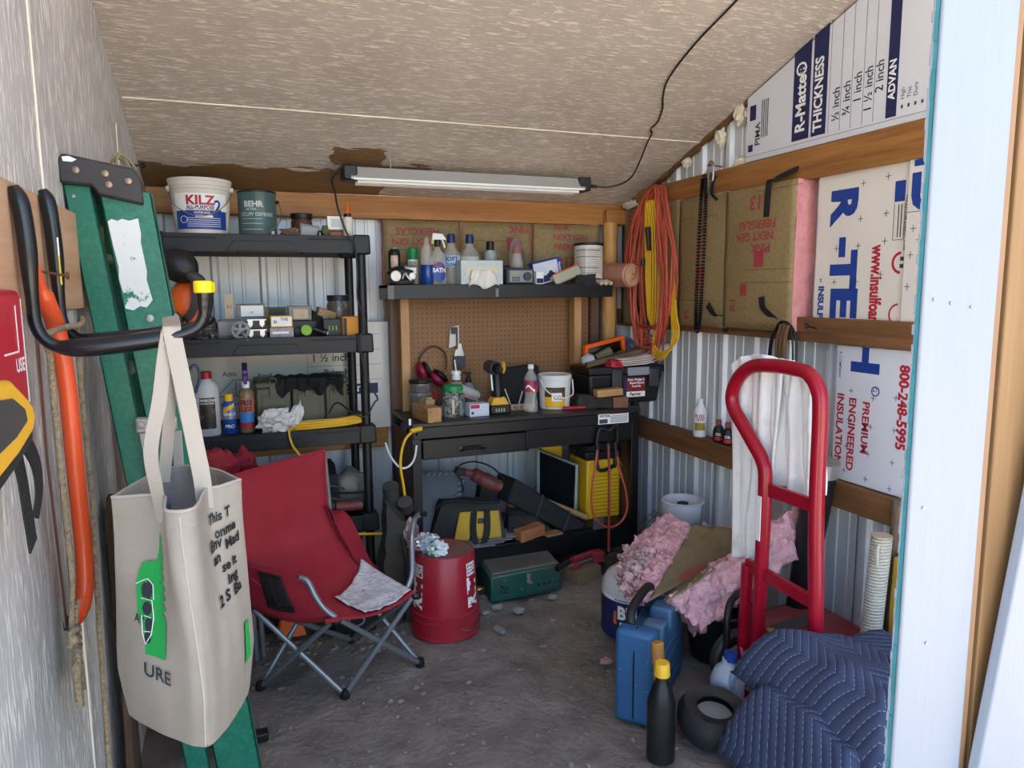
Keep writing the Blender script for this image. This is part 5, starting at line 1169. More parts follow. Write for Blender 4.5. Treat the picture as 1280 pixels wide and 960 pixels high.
t = T('tool_case', 'black soft tool case standing behind the drink bottle', 'case', (1.42, 3.66, ZW)); M().hexa([(1.31, 3.60, ZW), (1.56, 3.60, ZW), (1.56, 3.70, ZW), (1.31, 3.70, ZW), (1.33, 3.61, ZW+.20), (1.54, 3.61, ZW+.215), (1.54, 3.69, ZW+.215), (1.33, 3.69, ZW+.20)], (8, 4, 6), .006, 9).build('case_body', m_strap, t)
t = T('bottle', 'empty clear drink bottle with red and blue label on the worktop', 'bottle', (1.405, 3.39, ZW)); mt = Matrix.Translation((1.405, 3.39, ZW))
M().lathe([(.030, 0), (.037, .006), (.037, .05), (.030, .085), (.037, .115), (.037, .165), (.030, .19), (.014, .215), (.0135, .23)], 24, mt).build('bottle_body', m_clearb, t)
M().lathe([(.0155, .225), (.0155, .245), (.013, .247)], 14, mt).build('cap', m_whitep, t)
f = oncyl(1.405, 3.39, .0375, ZW, facing(1.405, 3.39)); patch(f, -.045, .045, .108, .168, 16).build('label', mat('crimson_label', 'b02a4a', .4, col2='30407f', vs=22, thr=(.52, .6)), t)
m = M(); m.grid(lambda u, v: f(-.028+.05*u, .122+.012*sin(u*5)+.012*v)+V((0, -.001, 0)), 12, 1); m.build('label_swirl', m_whitep, t)
o = M().box((0, 0, .012), (.135, .02, .03)).build('wood_strip', mat('marked_strip', 'b39a74', .7), at=None, bevel=.002); o.location = (1.39, 3.47, ZW+.004); tag(o, 'short marked wood strip lying behind the drink bottle', 'wood strip')
M().text('RE III', .024, onplane((-.055, -.0115, .004), (1, 0, 0), (0, 0, 1)), .03).build('marking', m_grey, o, at=(0, 0, 0))
t = T('tripod_wire', 'thin bent wire stand behind the drink bottle', 'wire', (1.39, 3.50, ZW))
M().tube([(1.345, 3.50, ZW), (1.31, 3.52, ZW+.11)], .003, 6).tube([(1.375, 3.50, ZW+.005), (1.415, 3.53, ZW+.09)], .003, 6).tube([(1.445, 3.46, ZW+.01), (1.468, 3.48, ZW+.135)], .004, 6).build('wire_leg', m_cream, t)
# white pail with yellow label
x, y = 1.575, 3.47; t = T('pail', 'small white pail with yellow and black label on the worktop', 'bucket', (x, y, ZW)); mt = Matrix.Translation((x, y, ZW))
M().lathe([(.076, 0), (.080, .004), (.086, .155), (.090, .157), (.090, .178), (.087, .18), (.084, .176)], 32, mt).build('pail_body', m_wplas, t)
f = oncyl(x, y, .0808, ZW, facing(x, y), .0868, .155); patch(f, -.055, .06, .012, .068, 14, 3).build('label', m_yel, t); patch(f, -.055, .06, .068, .118, 14, 3).build('label', mat('black_brown_label', '2a2520', .45, col2='5a4a35', vs=20), t)
fw_ = lambda a, b: oncyl(x, y, .0825, ZW, facing(x, y), .0885, .155)(a, b)
m = M(); m.grid(lambda u, v: fw_(-.015+.055*u, .045+.045*v), 8, 2); m.build('label_panel', m_whitep, t)
m = M(); m.text('OIL', .03, lambda a, b: oncyl(x, y, .084, ZW, facing(x, y), .09, .155)(a-.005, b+.055), .03); m.text('MIX', .022, lambda a, b: oncyl(x, y, .084, ZW, facing(x, y), .09, .155)(a-.05, b+.092), .02); m.build('lettering', m_gold, t)
M().tube(cr([(x-.09, y-.02, ZW+.155), (x-.075, y-.075, ZW+.10), (x-.01, y-.105, ZW+.065), (x+.06, y-.088, ZW+.075), (x+.085, y-.05, ZW+.10), (x+.09, y-.03, ZW+.15)], 7), .0032, 6).build('bail_handle', m_whitep, t)
o = M().cyl((1.575, 3.365, ZW+.01), (1.70, 3.355, ZW+.01), .009, 10, .008).build('marker', m_redp, at=(1.63, 3.36, ZW)); tag(o, 'red marker pen lying in front of the small white pail', 'marker')
o = M().hexa([(1.67, 3.38, ZW), (1.85, 3.32, ZW), (1.86, 3.40, ZW), (1.68, 3.46, ZW), (1.68, 3.39, ZW+.07), (1.85, 3.335, ZW+.065), (1.86, 3.39, ZW+.065), (1.69, 3.45, ZW+.07)], (10, 6, 4), .010, 20, 3, 9).build('bark_log', mat('black_bark', '35302b', .9, var=.3, vs=30, bump=.8, bs=60), at=(1.76, 3.43, ZW)); tag(o, 'dark bark-covered log piece on the worktop left of the brown block', 'log')
o = M().box((0, 0, .03), (.085, .08, .058)).build('wood_block', mat('rough_block', '8a6243', .8, col2='6b4830', vs=25, bump=.5, bs=60), at=None, bevel=.004); o.location = (1.892, 3.345, ZW); o.rotation_euler = (0, 0, -.15); tag(o, 'rough brown block under the pale wood piece at the right of the worktop', 'wood block')
o = M().box((0, 0, .02), (.145, .06, .037)).build('wood_block', mat('pale_block', 'c09460', .65, col2='a37844', vs=3, stretch=(2, 25, 25)), at=None, bevel=.002); o.location = (1.825, 3.335, ZW+.066); o.rotation_euler = (0, -.05, -.1); tag(o, 'pale wood piece lying across the bark log and brown block', 'wood block')
# black toolbox on the right end of the bench
t = T('toolbox', 'black plastic toolbox with red kit label on the right end of the worktop', 'toolbox', (2.0, 3.48, ZW+.005))
z0 = ZW+.006
M().hexa([(1.76, 3.405, z0), (2.17, 3.405, z0), (2.17, 3.60, z0), (1.76, 3.60, z0), (1.74, 3.39, z0+.165), (2.195, 3.39, z0+.165), (2.195, 3.62, z0+.165), (1.74, 3.62, z0+.165)], (2, 2, 2)).build('box_body', m_blk, t, bevel=.012)
M().b2(1.735, 2.20, 3.38, 3.625, z0+.165, z0+.205).build('lid', m_blk, t, bevel=.008)
for x in (1.90, 2.13): M().b2(x-.03, x+.03, 3.37, 3.39, z0+.09, z0+.19).build('latch', m_dkgrey, t, bevel=.006)
M().b2(1.965, 2.10, 3.373, 3.383, z0+.155, z0+.20).build('clasp_plate', m_greyp, t, bevel=.004)
lb = M().b2(1.965, 2.08, 3.387, 3.3895, z0+.035, z0+.142).build('label', mat('dark_red_label', '8d1f2b', .45, col2='6e1622', vs=15), t)
M().b2(1.945, 1.965, 3.387, 3.3895, z0+.035, z0+.142).build('label_edge', m_navy, t); M().b2(1.965, 2.08, 3.386, 3.3875, z0+.037, z0+.066).build('label_panel', m_whitep, t)
m = M(); pl = lambda x, z: onplane((x, 3.3855, z), (1, 0, 0), (0, 0, 1))
for i, s in enumerate(('Fork, Wedge &', 'Bench Mount', 'Tool Kit')): m.text(s, .0165, pl(1.972+.012*i, z0+.126-.018*i), .03)
m.build('lettering', m_whitep, t); M().text('Patriot', .024, pl(1.985, z0+.044), .04).build('lettering', m_blackp, t)
# clutter on the toolbox
ZB = z0+.206
t = T('hand_saw_frame', 'orange box frame lying tilted on the black toolbox', 'frame', (1.90, 3.56, ZB))
A = [V(p) for p in ((1.78, 3.52, ZB+.012), (1.775, 3.50, ZB+.10), (2.03, 3.56, ZB+.145), (2.05, 3.58, ZB+.07))]
m = M(); m.ribbon([A[0], A[1]], .03, (0, 1, 0), .022).ribbon([A[1]-V((.01, 0, 0)), A[2]+V((.01, 0, 0))], .03, (0, 1, 0), .022).ribbon([A[2], A[3]], .03, (0, 1, 0), .022); m.build('frame_bars', m_orange, t, bevel=.003)
M().add([A[0]+V((0, .01, 0)), A[1]+V((0, .01, 0)), A[2]+V((0, .01, 0)), A[3]+V((0, .01, 0))], [(0, 1, 2, 3)]).build('dark_tray', m_blk, t, solid=.006)
t = T('glass_jar', 'small clear glass lying inside the orange frame', 'jar', (1.89, 3.50, ZB)); M().cyl((1.84, 3.505, ZB+.03), (1.93, 3.51, ZB+.075), .032, 18, .026).build('glass_body', mat('greenish_glass', '8c8a72', .15, trans=.5, ior=1.3), t)
o = M().hexa([(1.745, 3.42, ZB), (2.16, 3.44, ZB+.075), (2.16, 3.49, ZB+.08), (1.745, 3.49, ZB), (1.745, 3.42, ZB+.025), (2.16, 3.44, ZB+.10), (2.16, 3.49, ZB+.10), (1.745, 3.49, ZB+.025)], (6, 2, 2), .003, 20).build('grey_plank', mat('grey_brown_slat', '6e5843', .75, col2='54412f', vs=3, stretch=(3, 20, 20)), at=(1.9, 3.45, ZB)); tag(o, 'grey-brown wood slat lying across the black toolbox', 'wood slat')
o = M().blob((1.775, 3.47, ZB+.035), (.04, .03, .034), 3, .15, 2).build('white_ball', mat('dull_white', 'a9a9ac', .5), at=(1.77, 3.47, ZB)); o.name = 'plastic_scoop'; tag(o, 'rounded white plastic scoop at the left end of the toolbox', 'scoop')
o = M().hexa([(1.85, 3.37, ZB), (1.93, 3.37, ZB), (1.93, 3.42, ZB), (1.85, 3.42, ZB), (1.865, 3.375, ZB+.04), (1.92, 3.375, ZB+.035), (1.92, 3.415, ZB+.035), (1.865, 3.415, ZB+.04)], (6, 4, 4), .012, 30, 3, 2).build('red_wrapper', mat('shiny_red_film', 'a3202c', .25), at=(1.89, 3.39, ZB)); tag(o, 'crumpled red wrapper on the toolbox lid', 'wrapper')
t = T('paper_stack', 'stack of pinkish white papers curled on the toolbox lid', 'papers', (2.07, 3.43, ZB))
for i in range(4):
    M().grid(lambda u, v, i=i: V((1.93+.30*u-.006*i, 3.355+.16*v, ZB+.006+.011*i+.085*max(0, u-.45)**1.5*1.9+.012*u)), 12, 4).build('paper_sheet', mat('pinkish_paper', 'e2cfc8', .7), t, solid=.003)
t = T('plastic_tangle', 'purple-grey plastic wrapping stuffed behind the corner pole', 'wrapping', (2.16, 3.72, 1.12))
m = M()
for i in range(7): m.tube(cr([(2.13+random.uniform(0, .1), 3.70+random.uniform(-.04, .06), 1.10+random.uniform(0, .12)) for _ in range(5)], 5), .010, 6)
m.build('twisted_film', mat('purple_grey_film', '6c5a86', .3, col2='8d8a94', vs=18), t)

# ------------------------------------------------------------------ things on the lower bench shelf
ZL = .221
t = T('floor_tiles', 'grey interlocking foam floor tiles leaning at the left of the lower bench shelf', 'floor tiles', (.93, 3.55, ZL))
m_ft = mat('grey_rubber_mat', '6c7075', .65, var=.12, vs=5, dust=.15)
for k in range(2):
    dy = .02*k; dx = .022*k
    q = [V((.80+dx, 3.40+dy, ZL)), V((.925+dx, 3.385+dy, ZL)), V((1.085+dx, 3.60+dy, .52)), V((.80+dx, 3.63+dy, .535))]; bk_ = V((.004, .013, .006))
    m = M().hexa([q[0], q[1], q[1]+bk_, q[0]+bk_, q[3], q[2], q[2]+bk_, q[3]+bk_], (1, 1, 1))
    for i in range(11): m.box(q[1].lerp(q[2], (i+.5)/11)+V((.006, .006, .004)), (.020, .016, .018), (0, -.5, 0))
    for i in range(9): m.box(q[3].lerp(q[2], (i+.5)/9)+V((.0, .006, .006)), (.017, .014, .018))
    m.build('tile', m_ft, t)
# yellow and black tool bag
t = T('tool_bag', 'black tool bag with yellow panels and looped handles on the lower bench shelf', 'bag', (1.06, 3.42, ZL))
m_bagb = mat('black_canvas', '252422', .85, var=.2, vs=10, dust=.25, bump=.3, bs=120)
c8 = [(.835, 3.37, ZL), (1.245, 3.33, ZL), (1.255, 3.52, ZL), (.85, 3.56, ZL), (.935, 3.42, ZL+.215), (1.225, 3.39, ZL+.195), (1.225, 3.47, ZL+.195), (.935, 3.50, ZL+.215)]
M().hexa(c8, (14, 8, 10), .008, 10, 3, 1).build('bag_body', m_bagb, t)
def fr(u, v, off=.012):                            # front face of the bag
    a = V(c8[0])*(1-u)+V(c8[1])*u; b_ = V(c8[4])*(1-u)+V(c8[5])*u
    return a*(1-v)+b_*v+V((0, -off-.006*sin(pi*u), .0))
m_by = mat('yellow_canvas', 'c9a02c', .8, var=.12, vs=12, dust=.25, bump=.2, bs=90)
for (u0, u1, u2, u3) in ((.30, .50, .30, .52), (.545, .69, .58, .70), (.745, .93, .76, .95)):
    M().grid(lambda u, v: fr((u0+(u1-u0)*u)*(1-v)+(u2+(u3-u2)*u)*v if u2 else 0, .14+.66*v, .016), 6, 8).build('yellow_panel', m_by, t, solid=.003)
M().grid(lambda u, v: fr(.60+.09*u, .52+.12*v, .021), 3, 3).build('badge', m_dkgrey, t, solid=.002)
M().ribbon(cr([fr(.525, .80, .025), fr(.53, .40, .027), fr(.58, .06, .03), fr(.66, .04, .03), fr(.725, .35, .03), fr(.74, .84, .025)], 7), .032, (1, 0, 0), .006).build('carry_handle', m_strap, t)
M().tube(cr([V(c8[4])+V((-.04, 0, -.03)), V(c8[4])+V((.02, -.03, .012)), V(c8[5])+V((-.1, -.02, .012)), V(c8[5])+V((.0, 0, .0))], 6), .008, 6).build('zip_rim', m_strap, t)
o = M()
for k in range(5): o.box((1.02+.05*k, 3.34+.012*k, ZL+.006+.004*k), (.30, .10, .004), (.02*k, .02*(k-2), .1*(k-2)))
o = o.build('newspapers', mat('grey_newsprint', '8f9094', .8, col2='6b6c70', vs=30), at=(1.1, 3.36, ZL)); tag(o, 'grey newspapers spread under the black and yellow tool bag', 'newspapers')
# reciprocating saw behind the bag
m_rt = mat('dull_red_tool', '7a3a35', .5, var=.2, vs=10, dust=.35)
t = T('reciprocating_saw', 'dull red power saw lying on top behind the yellow tool bag', 'power tool', (1.2, 3.6, ZL+.1))
M().tube(cr([(1.095, 3.58, .54), (1.15, 3.58, .52), (1.20, 3.58, .49), (1.26, 3.57, .455), (1.33, 3.55, .42), (1.35, 3.53, .33), (1.36, 3.52, .27)], 5), [.020]*5+[.036]*6+[.044]*5+[.036]*5+[.03]*5+[.028]*5, 12).build('saw_body', m_rt, t)
M().hexa([(1.16, 3.54, .35), (1.29, 3.54, .35), (1.29, 3.62, .35), (1.16, 3.62, .35), (1.18, 3.55, .46), (1.28, 3.55, .45), (1.28, 3.61, .45), (1.18, 3.61, .46)], (6, 4, 4), .008, 14).build('grip_sleeve', m_strap, t)
M().box((1.075, 3.58, .545), (.05, .05, .035), (0, .4, 0)).tube(cr([(1.06, 3.57, .53), (1.075, 3.565, .50), (1.085, 3.56, .45), (1.075, 3.56, .43)], 5), .006, 6).build('nose_shoe', m_blk, t, bevel=.004)
M().tube(cr([(1.06, 3.58, .545), (1.075, 3.575, .58), (1.15, 3.57, .592), (1.24, 3.56, .56), (1.30, 3.55, .50), (1.33, 3.54, .45)], 7), .0045, 6).build('power_cord', m_blk, t)
M().cyl((1.335, 3.515, .458), (1.335, 3.50, .455), .019, 14).build('yellow_cap', m_yel, t)
# long black case
t = T('hard_case', 'long flat black case lying slanted at the middle of the lower bench shelf', 'case', (1.5, 3.55, ZL))
d = V((.43, -.09, -.30)); w = V((-.02, .10, .0)); n_ = V((.05, .02, .10)); p0 = V((1.30, 3.52, .455))
M().hexa([p0-w*.8-n_*.6, p0+d-w*.8-n_*.3, p0+d+w-n_*.3, p0+w-n_*.6, p0-w*.8+n_*.55, p0+d-w*.8+n_*.5, p0+d+w+n_*.5, p0+w+n_*.55], (3, 2, 2)).build('case_shell', m_strap, t, bevel=.01)
for k in (.33, .66): M().ribbon([p0+d*k-w*.86-n_*.55, p0+d*k-w*.86+n_*.56, p0+d*k+w*1.0+n_*.58], .010, d, .004).build('steel_band', m_dkgrey, t)
o = M().hexa([(1.27, 3.38, ZL), (1.52, 3.36, ZL), (1.55, 3.5, ZL), (1.30, 3.52, ZL), (1.28, 3.39, ZL+.11), (1.42, 3.38, ZL+.09), (1.44, 3.46, ZL+.10), (1.30, 3.5, ZL+.12)], (8, 6, 5), .008, 9).build('dark_bag', m_bagb, at=(1.4, 3.44, ZL)); tag(o, 'low dark cloth bag behind the brick-like wood block', 'bag')
o = M().box((0, 0, .03), (.15, .07, .058)).build('wood_block', mat('orange_brown_block', 'b07a4c', .8, col2='94512f', vs=9, bump=.4, bs=40), at=None, bevel=.004); o.location = (1.375, 3.335, ZL); o.rotation_euler = (0, -.10, .22); tag(o, 'reddish cut wood block at the front of the lower bench shelf', 'wood block')
o = M().box((0, 0, .006), (.10, .06, .012)).build('wood_offcut', mat('thin_offcut', '9d7548', .75), at=None, bevel=.001); o.location = (1.50, 3.335, ZL); o.rotation_euler = (0, 0, .2); tag(o, 'thin wood offcut right of the reddish wood block', 'wood offcut')
o = M().cyl((1.50, 3.56, .36), (1.735, 3.38, .268), .018, 12, .016).build('wooden_rod', mat('rod_wood', 'a5825a', .65), at=(1.6, 3.45, ZL)); tag(o, 'pale wooden rod lying beside the long black case', 'rod')
# upright dark panel with metal edge
t = T('panel_screen', 'dark flat panel with pale metal edge standing on the lower bench shelf', 'panel', (1.63, 3.58, ZL))
c8 = [(1.56, 3.66, ZL), (1.715, 3.50, ZL), (1.735, 3.52, ZL), (1.58, 3.68, ZL), (1.56, 3.66, .60), (1.725, 3.50, .535), (1.745, 3.52, .535), (1.58, 3.68, .60)]
M().hexa(c8, (1, 1, 1)).build('panel_face', mat('black_glass', '131517', .25), t)
m = M(); m.tube([c8[0], c8[4], c8[5], c8[1]], .011, 6); m.build('panel_frame', mat('pale_greenish_frame', 'a9b3ac', .5, .3, var=.2, vs=20), t)
o = M().b2(1.735, 1.80, 3.31, 3.34, ZL, ZL+.06).build('steel_bracket', mat('blue_grey_steel', '6f757c', .4, .6), at=(1.77, 3.325, ZL), bevel=.003); tag(o, 'small blue-grey steel bracket at the front edge of the lower shelf', 'bracket')
# yellow power packs
def pack(l, x0, x1, y0, y1, z0, h, detail):
    t = T('power_pack', l, 'power pack', ((x0+x1)/2, (y0+y1)/2, z0), 'yellow power packs under the bench')
    M().b2(x0, x1, y0, y1, z0, z0+h).build('pack_case', m_yel, t, bevel=.012)
    M().b2(x0-.01, x1+.006, y0-.004, y1, z0+h, z0+h+.05).build('pack_top', m_blk, t, bevel=.012)
    if detail:
        m = M()
        for i in range(11): m.b2(x0+.03, x1-.015, y0-.0025, y0+.002, z0+.03+.021*i, z0+.033+.021*i)
        m.build('vent_slot', mat('dark_yellow_slot', '8a6412', .6), t)
        M().tube(cr([(x0+.055, y0-.004, z0+h+.01), (x0+.06, y0-.022, z0+h-.045), (x0+.09, y0-.026, z0+h-.055), (x1-.07, y0-.026, z0+h-.04), (x1-.045, y0-.022, z0+h-.03), (x1-.04, y0-.004, z0+h+.02)], 6), .010, 8).build('carry_handle', m_blk, t)
        M().tube(cr([(x1+.002, y0+.03, z0+h-.02), (x1+.018, y0+.01, z0+h-.05), (x1+.018, y0+.01, z0+h-.10), (x1+.002, y0+.03, z0+h-.13)], 6), .004, 6).build('side_loop', m_yl, t)
    return t
pack('yellow power pack with black handle and side vents at the right under the bench', 1.755, 1.965, 3.44, 3.66, ZL+.012, .335, True)
pack('second yellow pack far back under the bench behind the dark panel', 1.60, 1.735, 3.70, 3.79, ZL+.06, .33, False)
M().b2(1.70, 1.97, 3.35, 3.68, ZL-.001, ZL+.0125).build('rubber_tray', m_blk, bpy.data.objects['power_pack'], at=None)
o = M().hexa([(1.74, 3.46, .60), (1.95, 3.46, .60), (1.95, 3.62, .60), (1.74, 3.62, .60), (1.76, 3.46, .65), (1.93, 3.46, .66), (1.93, 3.6, .66), (1.76, 3.6, .65)], (8, 6, 4), .018, 22, 3, 7).build('black_cloth', m_strap, at=(1.85, 3.54, .6)); tag(o, 'crumpled black cloth on top of the right yellow power pack', 'cloth')
# hanging orange cord in front
t = T('bungee_cord', 'red-orange looped cord hanging from the bench frame in front of the yellow pack', 'cord', (1.8, 3.27, .1))
m = M(); m.tube(cr([(1.735, 3.275, .69), (1.72, 3.27, .60), (1.70, 3.268, .48), (1.70, 3.268, .36), (1.735, 3.265, .28), (1.80, 3.262, .245), (1.87, 3.262, .265), (1.905, 3.263, .33), (1.90, 3.264, .42), (1.87, 3.266, .52), (1.85, 3.27, .60), (1.84, 3.275, .69)], 8), .0062, 8)
m.build('cord_loop', m_or, t); M().tube(cr([(1.795, 3.272, .69), (1.795, 3.262, .55), (1.79, 3.25, .35), (1.785, 3.24, .12)], 6), .007, 8).build('cord_tail', mat('dark_red_cord', '8d3226', .5), t)
m = M()
for x in (1.735, 1.795, 1.84): m.cyl((x, 3.28, .70), (x, 3.272, .62), .013, 10, .008)
m.tube(cr([(1.725, 3.275, .69), (1.74, 3.27, .775), (1.79, 3.268, .765), (1.84, 3.27, .785), (1.85, 3.275, .70)], 7), .009, 8); m.build('black_hook', m_blk, t)
# yellow cable and white cable at the left side of the bench
t = T('yellow_cable', 'yellow cable curving down from the left end of the workbench', 'cable', (.74, 3.3, .4))
M().tube(cr([(.80, 3.31, .845), (.76, 3.28, .84), (.715, 3.27, .80), (.69, 3.26, .70), (.70, 3.25, .58), (.705, 3.25, .50), (.67, 3.24, .42), (.61, 3.25, .375), (.55, 3.27, .37), (.47, 3.30, .37)], 8), .0065, 8).build('cable_run', m_yl, t)
M().cyl((.745, 3.275, .842), (.80, 3.29, .848), .012, 10).build('plug', m_yl, t)
o = M().tube(cr([(.775, 3.285, .77), (.76, 3.275, .71), (.73, 3.27, .675), (.69, 3.27, .675), (.655, 3.30, .72), (.64, 3.35, .78)], 7), .005, 6).build('white_cable', m_wplas, at=(.7, 3.28, .7)); tag(o, 'grey-white cable looping beside the left end of the bench', 'cable')
o = M().b2(.745, .7555, 3.305, 3.312, .865, .895).build('clip', m_whitep, at=(.75, 3.308, .87)); o.name = 'white_clip'; tag(o, 'small white clip at the left corner of the worktop', 'clip')
# ------------------------------------------------------------------ red folding chair
m_cloth = mat('red_canvas', '9a1a2b', .75, var=.18, vs=7, dust=.12, dustcol='a06a60', bump=.25, bs=160)
m_cloth2 = mat('red_canvas_side', '901828', .75, var=.2, vs=7, bump=.25, bs=160)
m_tube = mat('grey_steel_tube', '85898c', .35, .5, var=.1, vs=10)
m_mesh = mat('black_mesh', '241a1c', .8, alpha=.78)
t = T('camping_chair', 'red canvas folding camp chair with grey tube frame and newspaper on its seat', 'chair', (.3, 2.72, 0))
CL = [(-.038,2.740,.836),(-.035,2.700,.683),(-.021,2.660,.545),(.030,2.590,.475),(.150,2.51,.44),(.276,2.450,.368)]
CM = [(.129,2.840,.848),(.132,2.820,.689),(.153,2.790,.537),(.254,2.720,.420),(.335,2.620,.366),(.430,2.500,.337)]
CRr = [(.312,2.950,.856),(.310,2.930,.705),(.319,2.910,.592),(.381,2.860,.465),(.471,2.740,.405),(.578,2.560,.368)]
def chair_fn(u, v):
    rows = []
    for c in (CL, CM, CRr):
        P = cr(c, 10); i = v*(len(P)-1); k = min(int(i), len(P)-2); rows.append(P[k].lerp(P[k+1], i-k))
    a, b_, c = rows; tq = u
    p = a*(1-tq)*(1-2*tq) + b_*4*tq*(1-tq) + c*tq*(2*tq-1)
    w = .007*noise.noise(V((u*2.2, v*5, .3)))+.0035*noise.noise(V((u*9, v*4, 2)))
    return p + V((.25, -.8, .3))*w
M().grid(chair_fn, 30, 44).build('canvas', m_cloth, t, solid=.004, smooth=80)
M().tube([chair_fn(i/24, 0) for i in range(25)], .006, 6).tube([chair_fn(0, i/30*.75) for i in range(31)], .005, 6).tube([chair_fn(1, i/30) for i in range(31)], .005, 6).tube([chair_fn(i/24, 1) for i in range(25)], .006, 6).build('hem', m_cloth, t)
A, B, C_, D = V((.585, 2.56, .365)), V((.276, 2.45, .368)), V((-.005, 2.63, .385)), V((.33, 2.92, .40))
FA, FB, FC, FD = V((.624, 2.682, .012)), V((.31, 2.56, .012)), V((.02, 2.74, .012)), V((.40, 2.98, .012))
# side panel with mesh pocket under the left arm
S0, S1, S2, S3 = V((-.026, 2.64, .553)), V((.175, 2.50, .511)), V((.275, 2.443, .367)), V((-.008, 2.62, .385))
def side(u, v, o=0): return S0.lerp(S1, u).lerp(S3.lerp(S2, u), v)+V((-.3, -.5, 0)).normalized()*(o+.012*sin(pi*u)*sin(pi*v))+V((0, 0, -.035*sin(pi*u)*v+.0))
M().grid(lambda u, v: side(u, v), 14, 8).build('arm_panel', m_cloth2, t, solid=.003, smooth=80)
M().grid(lambda u, v: side(.30+.34*u, .10+.62*v, .008), 8, 6).build('mesh_pocket', m_mesh, t, solid=.002)
m = M(); m.ribbon([side(.30+.34*i/6, .11, .012) for i in range(7)], .012, (0, 0, 1), .003).ribbon([side(.30+.34*i/6, .72, .012) for i in range(7)], .014, (0, 0, 1), .003).ribbon([side(.46, .1+.62*i/6, .012) for i in range(7)], .012, (1, -.5, 0), .003)
m.build('pocket_binding', m_blk, t)
# the other arm sling
SP = cr([(.308, 2.925, .625), (.352, 2.895, .60), (.40, 2.86, .50), (.43, 2.82, .43), (.468, 2.78, .385)], 6)
M().ribbon(SP, .085, (.35, .1, -.25), .004).build('arm_sling', m_cloth2, t, smooth=60)
for pts, l in (([S1+V((-.01, .005, 0)), (.19, 2.492, .497), (.215, 2.478, .44), (.245, 2.463, .395), (.276, 2.45, .368)], 1), ([(.545, 2.585, .352), (.582, 2.60, .42), (.598, 2.655, .53), (.606, 2.66, .59), (.617, 2.655, .628), (.64, 2.635, .642)], 2)):
    M().tube(cr(pts, 6), .0105, 10).build('arm_tube', m_tube, t)
M().cyl((.636, 2.639, .641), (.648, 2.627, .646), .012, 10).build('end_plug', m_blk, t)
M().tube([(.312, 2.955, .85), (.325, 2.945, .60), (.345, 2.93, .40)], .0105, 8).build('back_post', m_tube, t)
M().tube([(-.04, 2.75, .83), (-.03, 2.70, .58), (-.005, 2.64, .385)], .0105, 8).build('back_post', m_tube, t)
for p, q in ((B, FA), (A, FB), (C_, FB), (B, FC), (D, FA), (A, FD), (D, FC), (C_, FD)):
    M().tube([p, q], .0098, 10).build('leg', m_tube, t)
for f in (FA, FB, FC, FD): M().lathe([(.018, 0), (.02, .004), (.016, .03), (.008, .035)], 14, Matrix.Translation((f.x, f.y, .0))).build('foot', m_blk, t)
for c in (A, B, C_): M().blob(c+V((0, 0, -.012)), (.02, .018, .016), 2, 0).build('joint', m_blk, t)
M().box(B+V((-.012, -.014, .0)), (.06, .012, .016), (0, .1, .3)).build('red_tab', m_cloth2, t, bevel=.003)
t = T('newspaper', 'crumpled grey newspaper lying on the red chair seat', 'newspaper', (.48, 2.6, .38))
def news(u, v):
    p = chair_fn(.36+.62*u, .80+.185*v-.16*u*(1-v)*.6)
    return p+V((0, -.010, .014+.006*noise.noise(V((u*4, v*4, 7)))+.005*noise.noise(V((u*9, v*8, 3)))))
m_news = mat('printed_newspaper', 'cbc7c8', .7, col2='8f8c92', vs=7, stretch=(4, 16, 30), thr=(.48, .66))
M().grid(news, 26, 20).build('sheet', m_news, t, solid=.002, smooth=80)

# folded red chair behind
t = T('camping_chair', 'folded second red camp chair standing behind the tote bag', 'chair', (.0, 2.98, 0))
for i, (x0, y0, x1, y1) in enumerate(((-.045, 2.90, -.06, 2.97), (-.02, 2.93, -.02, 3.0), (.012, 2.95, .0, 3.01), (.04, 2.98, .02, 3.03))):
    M().tube([(x0, y0, .01), (x1, y1, .82)], .0105, 10).build('leg', m_tube, t)
M().blob((-.10, 3.0, .80), (.085, .06, .085), 4, .25, 2, 3).build('canvas', m_cloth, t)
M().blob((.005, 3.03, .805), (.05, .05, .065), 4, .3, 2.2, 6).build('canvas_roll', m_cloth2, t)

# ------------------------------------------------------------------ upturned red bucket
x, y = .812, 2.965; t = T('bucket', 'red plastic bucket standing upside down on the dirt floor', 'bucket', (x, y, 0)); mt = Matrix.Translation((x, y, 0))
M().lathe([(.150, 0), (.154, .002), (.154, .012), (.1515, .014), (.1505, .07), (.155, .072), (.155, .082), (.149, .084), (.149, .10), (.152, .102), (.152, .11), (.1465, .113), (.133, .355), (.128, .366), (.124, .366), (.122, .360)], 44, mt).build('bucket_body', mat('red_bucket', '9e1128', .38, var=.12, vs=5, dust=.25), t)
M().lathe([(.124, .356), (.124, .3635)], 40, mt).build('bucket_base', mat('dusty_red_base', '93413f', .6, col2='74524b', vs=7, dust=.6), t)
M().tube(cr([(x+.02, y-.158, .062), (x+.06, y-.15, .045), (x+.12, y-.10, .042), (x+.155, y-.03, .06)], 7), .0028, 6).build('wire_handle', m_wire, t)
